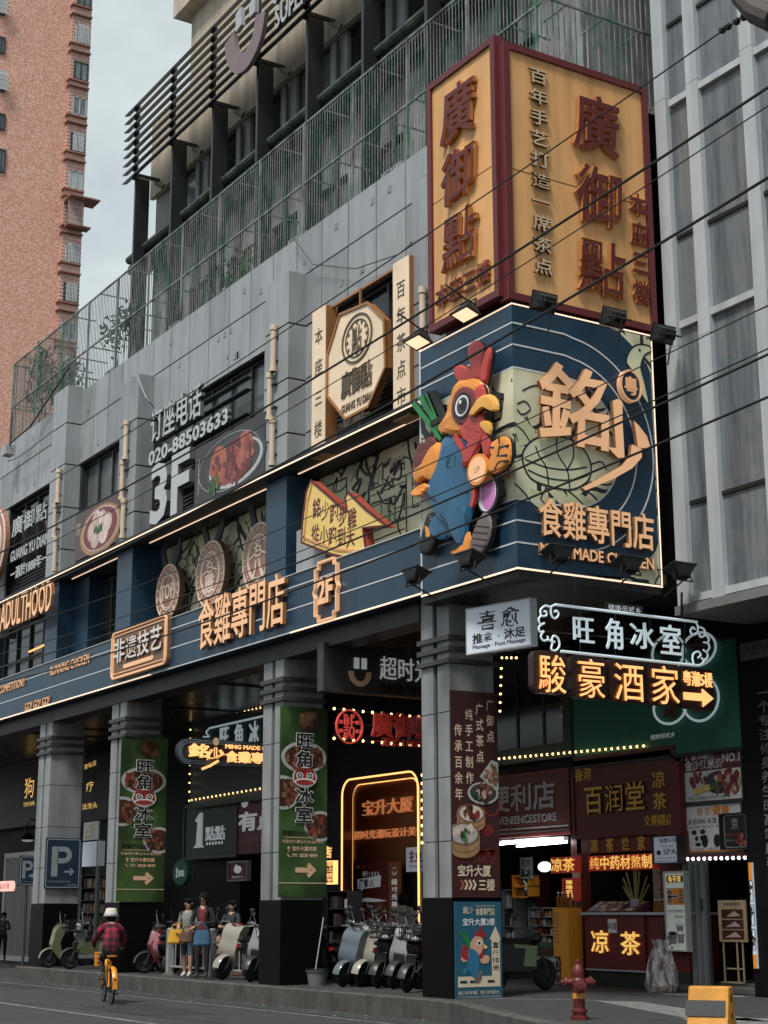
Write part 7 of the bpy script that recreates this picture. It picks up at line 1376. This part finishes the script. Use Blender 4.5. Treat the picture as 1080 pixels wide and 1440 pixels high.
# two people waiting at the kerb
pw = onZ(263, 1375, 0); J = frame_person(feet=((.05, .09), (-.05, -.09)), arms={'l': ((.02, .24, 1.14), (.22, .12, 1.02)), 'r': ((.0, -.24, 1.14), (.20, -.16, 1.0))})
J['klw'] = J['kl']
A1 = person('woman in grey shirt and denim shorts holding a yellow bag on her arm', pw, -.9, frame_person(feet=((.05, .09), (-.05, -.09)), arms={'l': ((.02, .24, 1.14), (.22, .12, 1.02)), 'r': ((.0, -.24, 1.14), (.20, -.16, 1.0))}), edges(C_gs, C_gs, C_den, M_shoe, M_skin, M_skin), None, 'long')
pb_ = onZ(284, 1377, 0); A2 = person('person with sunglasses in black jacket over red top holding a blue bag', pb_, -.75, frame_person(feet=((.03, .10), (.03, -.10)), arms={'l': ((.03, .25, 1.13), (.26, .06, 1.12)), 'r': ((.03, -.25, 1.13), (.26, -.05, 1.08))}), edges(C_bk, C_bk, C_bk, M_dsh), None, 'curly', True, None, C_rtop); A2.scale = (1.06,)*3
def bag(name, lab, c, sx, sz, m, hand, cat='bag'):
    c = Vector(c); O = thing(name, lab, cat, c-EZ*sz); b = MB(m); d = Vector((.55, .85, 0)).normalized(); e = Vector((.85, -.55, 0)); n = 9; V = []
    for i in range(6):
        z = -sz+2*sz*i/5; w_ = sx*(1-.25*(i/5)**2)*(1+.06*sin(i*3)); th = .06*(1.3-.9*i/5)
        V += [c+EZ*z+d*w_*cos(2*pi*j/n)+e*th*sin(2*pi*j/n)*(1+.2*sin(j*5+i)) for j in range(n)]
    b.add(V, [(i*n+j, i*n+(j+1) % n, (i+1)*n+(j+1) % n, (i+1)*n+j) for i in range(5) for j in range(n)]+[range(n-1, -1, -1)]); b.build('body', O, smooth=True)
    b = MB(m)
    for q in (-.4, .4): b.tube(smooth_line([c+EZ*sz+d*sx*q*1.2, c+EZ*(sz+.08)+d*sx*q, Vector(hand), ], 4), .012, 6)
    b.build('handle', O); return O
p = onY(232, 1317, pw.y-.25); q = onY(238, 1306, pw.y-.2); p = onY(248, 1317, pw.y-.28); bag('shopping_bag', 'bright yellow bag hanging from the arm of the woman in the grey shirt', p, .20, .16, cloth('yellow bag', (.62, .32, .02)), p+Vector((.12, .05, .30)))
p = onY(262, 1318, pw.y-.28); bag('handbag', 'brown patterned handbag held in front of the denim shorts', p, .17, .12, mat('brown bag', (.09, .045, .03), .6, var=.6, scale=16), p+Vector((.05, .05, .24)))
p = onY(284, 1319, pb_.y-.30); bag('shopping_bag', 'blue bag held by the person in the black jacket', p, .20, .17, cloth('blue bag', (.04, .11, .20)), p+Vector((-.03, .0, .34)))
# woman sitting behind the cream scooter
hp = onY(327, 1274, 17.6); J = frame_person(arms={'l': ((.14, .26, 1.12), (.36, .06, 1.10)), 'r': ((.16, -.25, 1.13), (.38, -.02, 1.13))}); zb = hp.z-1.61
J.update({'klx': J['kl']}); J = {k: v for k, v in J.items() if k != 'klx'}
J.update({'kl': ((.42, .12, 1.0), .065), 'al': ((.50, -.05, .70), .045), 'tl': ((.62, -.07, .66), .04), 'kr': ((.42, -.12, .92), .065), 'ar': ((.36, -.12, .52), .045), 'tr': ((.50, -.13, .48), .04)})
A3 = person('woman with glasses and navy top sitting with crossed legs behind the cream scooter', (hp.x, 17.6, zb), -1.0, J, edges(C_nvy, C_nvy, C_nvy, M_dsh, M_skin, M_skin), None, 'short', True)
b = MB(M_brn); b.box(hp.x-.3, hp.x+.3, 17.35, 17.95, 0, zb+.76); o = b.build('wooden_box', bevel=.02); tag(o, 'brown wooden box used as a seat behind the cream scooter', 'box')
# man in grey shirt, seen from behind
p = onY(566, 1263, 19.6); A4 = person('man in grey shirt seen from behind over the row of scooters', (p.x, 19.6, p.z-1.63), 2.4, frame_person(), edges(C_gs, C_gs, C_bk, M_dsh), None, 'short')
A4.location.z = 0; A4.scale = (p.z/1.63,)*3
# man at the far left edge
p = onZ(2, 1352, -.30); A5 = person('man in dark grey jacket standing at the left edge', p, -.4, frame_person(arms={'l': ((.05, .25, 1.13), (.25, .08, 1.15)), 'r': ((.05, -.25, 1.13), (.25, -.08, 1.13))}), edges(C_gj, C_gj, C_bk, M_dsh), None, 'short')
# cyclist
rw = onZ(156.5, 1412.5, -.33); HD = 2.90; BK = thing('bicycle', 'orange shared bicycle with a front basket ridden along the road', 'bicycle', rw+Vector((cos(HD), sin(HD), 0))*.52, HD)
B_o = mat('bicycle orange', (.70, .27, .02), .35, var=.06)
for x, nm in ((.53, 'front_wheel'), (-.53, 'rear_wheel')):
    b = MB(M_tyre); b.tube([(x+.325*cos(2*pi*i/28), 0, .34+.325*sin(2*pi*i/28)) for i in range(28)], .022, 7, closed=True); o = b.build(nm, BK, local=True, smooth=True)
    b = MB(M_rim); b.tube([(x+.295*cos(2*pi*i/28), 0, .34+.295*sin(2*pi*i/28)) for i in range(28)], .012, 5, closed=True); b.lathe([(.03, -.05), (.03, .05)], (x, 0, .34), EY, 8)
    for i in range(14): a = 2*pi*i/14; b.bar((x, 0, .34), (x+.29*cos(a), 0, .34+.29*sin(a)), .004, .004, EY)
    b.build('rim', o, local=True)
b = MB(B_o); b.tube([(.40, 0, .86), (.12, 0, .46), (-.06, 0, .32)], .032, 9); b.tube([(-.06, 0, .32), (-.22, 0, .82)], .03, 9); b.tube([(.42, 0, .80), (.36, 0, 1.0)], .026, 8)
for y in (-.05, .05): b.tube([(-.06, y*.4, .32), (-.53, y*1.3, .34)], .014, 7); b.tube([(-.20, y*.4, .74), (-.53, y*1.3, .34)], .012, 7); b.tube([(.42, y*.8, .78), (.53, y, .34)], .016, 7)
b.build('frame', BK, local=True, smooth=radians(50))
b = MB(B_o); n = 10; V = []
for i in range(n+1):
    a = radians(15+155*i/n)
    for y in (-.05, .05): V.append((-.53-.365*cos(a)*-1 if False else -.53+.37*cos(pi-a), y, .34+.37*sin(a)))
    V.append((-.53+.39*cos(pi-a), 0, .34+.39*sin(a)))
b.add(V, [f for i in range(n) for f in ((3*i, 3*i+2, 3*i+5, 3*i+3), (3*i+2, 3*i+1, 3*i+4, 3*i+5))]); b.box(-.93, -.86, -.045, .045, .30, .52); b.build('rear_fender', BK, local=True)
b = MB(M_tl); b.box(-.935, -.93, -.02, .02, .46, .50); b.build('tail_light', BK, local=True)
b = MB(B_o)
for z in (.72, .80, .88, .96): b.tube([tuple(p)+(z,) for p in ((.50, -.17), (.80, -.17), (.80, .17), (.50, .17))], .014, 5, closed=True)
for x, y in [(.5+.075*i, s_*.17) for i in range(5) for s_ in (-1, 1)]+[(.8, -.1+.1*i) for i in range(3)]+[(.5, -.1+.1*i) for i in range(3)]: b.bar((x, y, .70), (x, y, .97), .016, .016)
b.box(.5, .8, -.17, .17, .69, .705); b.build('basket', BK, local=True)
b = MB(M_seat); b.tube([(-.22, 0, .80), (-.25, 0, .90)], .02, 7); b.ball((-.26, 0, .93), (.14, .10, .035), 10); b.use(B_o); b.box(-.40, -.14, -.09, .09, .905, .925); b.build('saddle', BK, local=True)
b = MB(M_chr); b.tube([(.20, -.29, 1.06), (.34, -.12, 1.02), (.34, .12, 1.02), (.20, .29, 1.06)], .014, 7); b.build('handlebar', BK, local=True); b = MB(M_blk); b.tube([(-.06, -.14, .18), (-.06, -.09, .18), (-.06, .09, .46), (-.06, .14, .46)], .012, 6); b.box(-.11, -.01, -.21, -.12, .165, .185); b.box(-.11, -.01, .12, .21, .455, .475); b.lathe([(.09, -.01), (.09, .01)], (-.06, 0, .32), EY, 16); b.build('crank', BK, local=True)
M_plaid = bpy.data.materials.new('plaid flannel'); M_plaid.use_nodes = True; t = M_plaid.node_tree; bs = t.nodes['Principled BSDF']; bs.inputs['Roughness'].default_value = .9
tc_ = t.nodes.new('ShaderNodeTexCoord'); last = None
for ax, fq_ in ((0, 7.5), (1, 7.5), (2, 7.5)):
    sp = t.nodes.new('ShaderNodeSeparateXYZ'); t.links.new(tc_.outputs['Object'], sp.inputs[0]); mm = t.nodes.new('ShaderNodeMath'); mm.operation = 'MULTIPLY'; mm.inputs[1].default_value = fq_; t.links.new(sp.outputs[ax], mm.inputs[0]); fr_ = t.nodes.new('ShaderNodeMath'); fr_.operation = 'FRACT'; t.links.new(mm.outputs[0], fr_.inputs[0]); g = t.nodes.new('ShaderNodeMath'); g.operation = 'GREATER_THAN'; g.inputs[1].default_value = .5; t.links.new(fr_.outputs[0], g.inputs[0])
    if last is None: last = g.outputs[0]
    else: ad = t.nodes.new('ShaderNodeMath'); ad.operation = 'ADD'; t.links.new(last, ad.inputs[0]); t.links.new(g.outputs[0], ad.inputs[1]); last = ad.outputs[0]
dv = t.nodes.new('ShaderNodeMath'); dv.operation = 'MULTIPLY'; dv.inputs[1].default_value = .333; t.links.new(last, dv.inputs[0]); cr_ = t.nodes.new('ShaderNodeValToRGB'); cr_.color_ramp.elements[0].color = (.010, .009, .014, 1); cr_.color_ramp.elements[1].color = (.34, .018, .055, 1); e_ = cr_.color_ramp.elements.new(.5); e_.color = (.11, .010, .025, 1); t.links.new(dv.outputs[0], cr_.inputs[0]); t.links.new(cr_.outputs[0], bs.inputs['Base Color'])
J = {'pelvis': ((-.26, 0, 1.0), .17), 'waist': ((-.24, 0, 1.16), .175), 'chest': ((-.17, 0, 1.36), (.20, .16)), 'neckb': ((-.12, 0, 1.50), .085), 'neck': ((-.10, 0, 1.56), .05), 'chin': ((-.06, 0, 1.62), .065), 'head': ((-.06, 0, 1.69), .098), 'top': ((-.07, 0, 1.76), .07), 'face': ((.0, 0, 1.69), .05)}
for s_, n, f, kn in ((1, 'l', (-.06, .15, .50), (.10, .13, .86)), (-1, 'r', (-.06, -.15, .22), (.06, -.13, .64))): J.update({'h'+n+'p': ((-.22, s_*.10, .96), .11), 'k'+n: (kn, .07), 'a'+n: ((f[0]-.06, f[1], f[2]+.09), .045), 't'+n: ((f[0]+.08, f[1], f[2]+.02), .042), 's'+n: ((-.12, s_*.19, 1.46), .085), 'e'+n: ((.02, s_*.30, 1.22), .065), 'h'+n: ((.20, s_*.28, 1.08), .036)})
def bucket(T, H):
    b = MB(mat('cream bucket hat', (.60, .55, .50), .85, var=.08)); b.lathe([(.165, -.005), (.125, .06), (.11, .13), (.09, .155), (.03, .16)], H+EZ*.0, EZ, 20); b.build('bucket_hat', T, local=True, smooth=True); b = MB(M_hair); b.ball(H-EX*.03-EZ*.03, (.10, .10, .10), 12); b.build('hair', T, local=True, smooth=True)
A6 = person('cyclist in a red plaid shirt and cream bucket hat on the orange bicycle', BK.location, HD, J, edges(M_plaid, M_plaid, C_bk, M_shoe, M_plaid), None, 'short', False, bucket)

# ------------------------------------------------------------------ kerb-side things
M_hyd = mat('hydrant red', (.12, .014, .014), .45, var=.25, scale=10, dirt=.3); p = onZ(815, 1434, 0); HYD = .86; HY = thing('fire_hydrant', 'red fire hydrant with two side outlets standing on the pavement', 'hydrant', p)
b = MB(M_hyd); b.lathe([(r_*HYD, z_) for r_, z_ in ((.15, 0), (.15, .04), (.11, .05), (.11, .09), (.13, .10), (.13, .13), (.095, .15), (.095, .42), (.12, .45), (.12, .52), (.095, .55), (.10, .62), (.085, .68), (.05, .72), (.035, .73), (.035, .78), (.025, .79))], p, EZ, 20)
b.build('barrel', HY, smooth=radians(35))
for d in (Vector((-.55, -.83, 0)), Vector((.3, .95, 0))): b = MB(M_hyd); c = p+EZ*.49; b.lathe([(.055, .06), (.055, .15), (.075, .155), (.075, .19), (.06, .20), (.03, .205), (.03, .24)], c, d, 12); b.build('outlet', HY, smooth=radians(35))
b = MB(M_hyd); b.lathe([(.07, .06), (.07, .13), (.09, .135), (.09, .17), (.04, .18), (.04, .21)], p+EZ*.44, Vector((.85, -.5, 0)), 14); b.build('outlet', HY, smooth=radians(35))
b = MB(mat('hydrant label', (.60, .27, .03), .5)); b.lathe([(.085, .28), (.085, .35)], p, EZ, 20); b.build('label_band', HY)
rz = radians(33); p = onZ(1003, 1478, 0); BR = thing('road_barrier', 'small orange barrier block with a dark patch at the bottom right corner', 'barrier', p, rz); M_bar2 = mat('weathered orange', (.62, .27, .03), .6, var=.18, scale=5, dirt=.35, bump=.2)
b = MB(M_bar2); b.add([(-.22, -.34, 0), (.22, -.34, 0), (.22, .34, 0), (-.22, .34, 0), (-.22, -.17, .36), (.22, -.17, .36), (.22, .17, .36), (-.22, .17, .36), (-.22, -.075, .66), (.22, -.075, .66), (.22, .075, .66), (-.22, .075, .66)], [(3, 2, 1, 0), (0, 1, 5, 4), (1, 2, 6, 5), (2, 3, 7, 6), (3, 0, 4, 7), (4, 5, 9, 8), (5, 6, 10, 9), (6, 7, 11, 10), (7, 4, 8, 11), (8, 9, 10, 11)]); b.build('block', BR, local=True, bevel=.02)
b = MB(mat('dark grey patch', (.04, .042, .045), .6, var=.2)); b.add([(-.235, -.185, .36), (.19, -.185, .36), (.19, -.135, .52), (-.235, -.135, .52), (-.235, -.16, .36), (.19, -.16, .36), (.19, -.11, .52), (-.235, -.11, .52)], [(0, 1, 2, 3), (4, 7, 6, 5), (0, 4, 5, 1), (3, 2, 6, 7), (0, 3, 7, 4), (1, 5, 6, 2)]); b.build('patch', BR, local=True)
b = MB(M_black); fr = Fr((.221, 0, 0), EY, EZ)
for z in (.54, .36): b.disc(fr, 0, z, .028, .04, .003, M_black, 14, 0)
b.build('hole', BR, local=True)
p = onY(930, 1390, 20.45); p.z = 0; GB_ = thing('rubbish_bag', 'clear plastic bag of pale scraps leaning beside the tea counter', 'bag', p); M_film = mat('clear film', (.66, .67, .67), .15, var=.3, scale=7, alpha=.26, bump=1., bscale=9)
_b = M_film.node_tree.nodes['Principled BSDF']; _t = M_film.node_tree; _g = _t.nodes.new('ShaderNodeNewGeometry'); _m = _t.nodes.new('ShaderNodeMapping'); _m.inputs['Scale'].default_value = (9, 9, 2.2); _x = _t.nodes.new('ShaderNodeTexNoise'); _x.inputs['Scale'].default_value = 1.2; _x.inputs['Detail'].default_value = 6; _r = _t.nodes.new('ShaderNodeMapRange'); _r.inputs[1].default_value = .42; _r.inputs[2].default_value = .66; _r.inputs[3].default_value = .08; _r.inputs[4].default_value = .62
for _p, _q in ((_g.outputs['Position'], _m.inputs[0]), (_m.outputs[0], _x.inputs[0]), (_x.outputs[0], _r.inputs[0]), (_r.outputs[0], _b.inputs['Alpha'])): _t.links.new(_p, _q)
b = MB(M_film); n = 18; V = []; prof = [(.26, 0), (.31, .12), (.29, .32), (.25, .52), (.20, .68), (.13, .80), (.17, .92)]
for i, (r, z) in enumerate(prof): r *= 1.08; V += [p+Vector((r*(1+.12*sin(j*2.3+i*1.4))*cos(2*pi*j/n)+.05*z, r*.8*(1+.12*sin(j*3.1+i))*sin(2*pi*j/n), z+.02*sin(j*1.9+i))) for j in range(n)]
b.add(V, [(i*n+j, i*n+(j+1) % n, (i+1)*n+(j+1) % n, (i+1)*n+j) for i in range(len(prof)-1) for j in range(n)]); b.build('film', GB_, smooth=radians(25))
b = MB(); sc_ = [mat('scrap %d' % i, c, .8, var=.2) for i, c in enumerate(((.45, .30, .22), (.52, .42, .34), (.30, .16, .11), (.55, .50, .45)))]
for i in range(46): a = RNG.uniform(0, 6.3); r = RNG.uniform(0, .2); b.ball(p+Vector((r*cos(a), r*.8*sin(a), RNG.uniform(.03, .20)*(1-r))), (RNG.uniform(.03, .05), RNG.uniform(.03, .05), RNG.uniform(.02, .035)), 6, RNG.choice(sc_))
b.build('scraps', GB_)
p = onZ(446, 1386, 0); BU = thing('bucket', 'grey plastic bucket at the foot of the third pillar', 'bucket', p); b = MB(mat('bucket grey', (.17, .18, .17), .5, var=.15)); b.lathe([(.17, 0), (.22, .27), (.24, .275), (.24, .31), (.21, .31), (.19, .1)], p, EZ, 22); b.build('tub', BU, smooth=radians(40)); b = MB(M_blk); b.ring(Fr(p+EZ*.315, EX, EY), 0, 0, .245, .245, .03, -.02, .005); b.build('rim', BU)
b = MB(mat('broom stick', (.45, .45, .44), .4)); a = onY(441, 1368, p.y); c = onY(455, 1290, p.y+.25); b.tube([Vector((a.x, p.y, .05)), c], .012, 7); o = b.build('mop_handle'); tag(o, 'pale stick leaning in the grey bucket against the black granite', 'stick')
G2 = thing('guard_rail', 'pale grey low guard rail with two thick posts around the waiting pair', 'railing', (-35.3, 16.5, 0)); M_grl = mat('guard rail paint', (.33, .35, .36), .5, var=.1, dirt=.3)
for px in (239, 298): p = onZ(px, 1373, 0); p.y = 16.5; p = Vector((onY(px, 1340, 16.5).x, 16.5, 0)); b = MB(M_grl); b.box(p.x-.07, p.x+.07, 16.43, 16.57, .05, 1.02); b.lathe([(.085, 0), (.085, .03), (.05, .05)], (p.x, 16.5, 1.02), EZ, 10); b.lathe([(.2, 0), (.12, .06)], (p.x, 16.5, 0), EZ, 10, M_kerb); b.build('post', G2)
b = MB(M_grl); xa, xb = onY(239, 1340, 16.5).x, onY(298, 1340, 16.5).x
for z in (.18, .75): b.box(xa, xb+2.6, 16.48, 16.52, z, z+.04)
for i in range(16): x = xa+.3*i; b.box(x, x+.025, 16.49, 16.51, .2, .75)
b.box(xb+2.5, xb+2.6, 16.45, 16.55, 0, .95); b.build('rails', G2)
shelf('tool_rack', 'black metal rack loaded with clutter right of the third pillar', onY(459, 1330, 17.6).x, onY(489, 1330, 17.6).x, 17.6, .05, 1.85, 5, [G[2], M_dark, G[3], M_blk, M_mauve], M_blk, 'rack')
b = MB(mat('pale green carton', (.20, .27, .24), .6)); q = onY(585, 1300, 20.0); b.box(q.x-.35, q.x+.5, 20.0, 20.5, .85, 1.45); b.box(q.x-.3, q.x+.5, 20.02, 20.5, 0, .84); o = b.build('carton_stack', bevel=.015); tag(o, 'pale green cartons stacked behind the corner pillar', 'cartons')
b = MB(M_paper)
for i in range(70): x = RNG.uniform(-44, -22); y = RNG.uniform(14.6, 15.4); s_ = RNG.uniform(.015, .05); b.add([(x, y, -.320), (x+s_, y+s_*.3, -.316), (x+s_*.6, y+s_, -.312)], [(0, 1, 2)])
o = b.build('litter'); o['kind'] = 'stuff'; tag(o, 'tiny pale scraps of litter along the gutter', 'litter')
# ------------------------------------------------------------------ overhead cables
for k, (a, c, r, lab) in enumerate(((( 1041, 26), (0, 722), .010, 'uppermost overhead cable, running down from the insulator at the top right'), ((1083, 121), (-4, 779), .018, 'thick overhead cable crossing the upper part of the big orange sign'), ((1083, 147), (-4, 800), .008, 'thin overhead cable close under the uppermost thick one'), ((1083, 248), (-4, 852), .018, 'thick overhead cable crossing the bottom of the orange signs'), ((1083, 428), (-4, 890), .007, 'thin overhead cable crossing the top of the navy billboard face'), ((1083, 489), (-4, 921), .008, 'thin overhead cable crossing the middle of the navy billboard'), ((1083, 497), (-4, 940), .014, 'medium overhead cable just below the middle thin one'), ((1083, 557), (-4, 962), .014, 'lowest overhead cable, crossing the rooster legs'))):
    A = onY(*a, 11.5); C = onY(*c, 11.5); b = MB(M_blk); P = []
    for i in range(41): t = i/40; q = A.lerp(C, t); q.z -= .9*4*t*(1-t)*(.30 if k else .15); P.append(q)
    d = (A-C).normalized(); 
    if k: P = [A+d*6]+P
    P = P+[C-d*40]; b.tube(P, r, 6); tag(b.build('overhead_cable'), lab, 'cable', 'overhead cables along the street')
I = thing('cable_insulator', 'dark insulated cable end with clamps at the top right corner', 'insulator', onY(1050, 15, 11.5)); b = MB(mat('old pole brown', (.055, .045, .04), .7, var=.3)); b.tube([onY(1040, -4, 11.5), onY(1062, 16, 11.5), onY(1090, 28, 11.5)], [.10, .13, .14], 10); b.build('sleeve', I); b = MB(M_blk)
for x, y in ((1024, 37), (1016, 42), (1036, 30), (1046, 24)): p = onY(x, y, 11.5); b.ball(p, .045, 8)
b.build('clamp', I)
b = MB(M_dark); b.tube([onY(409, 330, 16.3), onY(440, 372, 16.3), onY(500, 378, 16.3), onY(560, 358, 16.3), onY(600, 325, 16.3)], .012, 6); o = b.build('slack_cable'); tag(o, 'thin slack cable looping over the grey panels beside the orange sign', 'cable')
b = MB(M_pw); b.tube(smooth_line([onY(193, 528, 15.9), onY(206, 560, 15.9), onY(218, 575, 16.2), onY(226, 600, 16.2)], 4), .02, 6); b.tube(smooth_line([onY(12, 648, 16.1), onY(30, 640, 16.1), onY(75, 605, 16.1)], 4), .025, 6); o = b.build('white_conduit'); tag(o, 'white cable hanging round the grey pilasters at the left', 'cable')
CM = thing('wall_camera', 'small white camera box on the far left end of the grey panels', 'camera', onY(10, 635, 16.0)); p = onY(10, 636, 16.0); b = MB(M_acw); b.box(p.x-.25, p.x+.15, 15.9, 16.2, p.z-.1, p.z+.25); b.build('case', CM, bevel=.02); b = MB(M_blk); b.tube([p+EZ*.2, p+Vector((1.5, .2, .5)), p+Vector((4.5, .3, 1.6))], .025, 6); b.build('cable', CM)
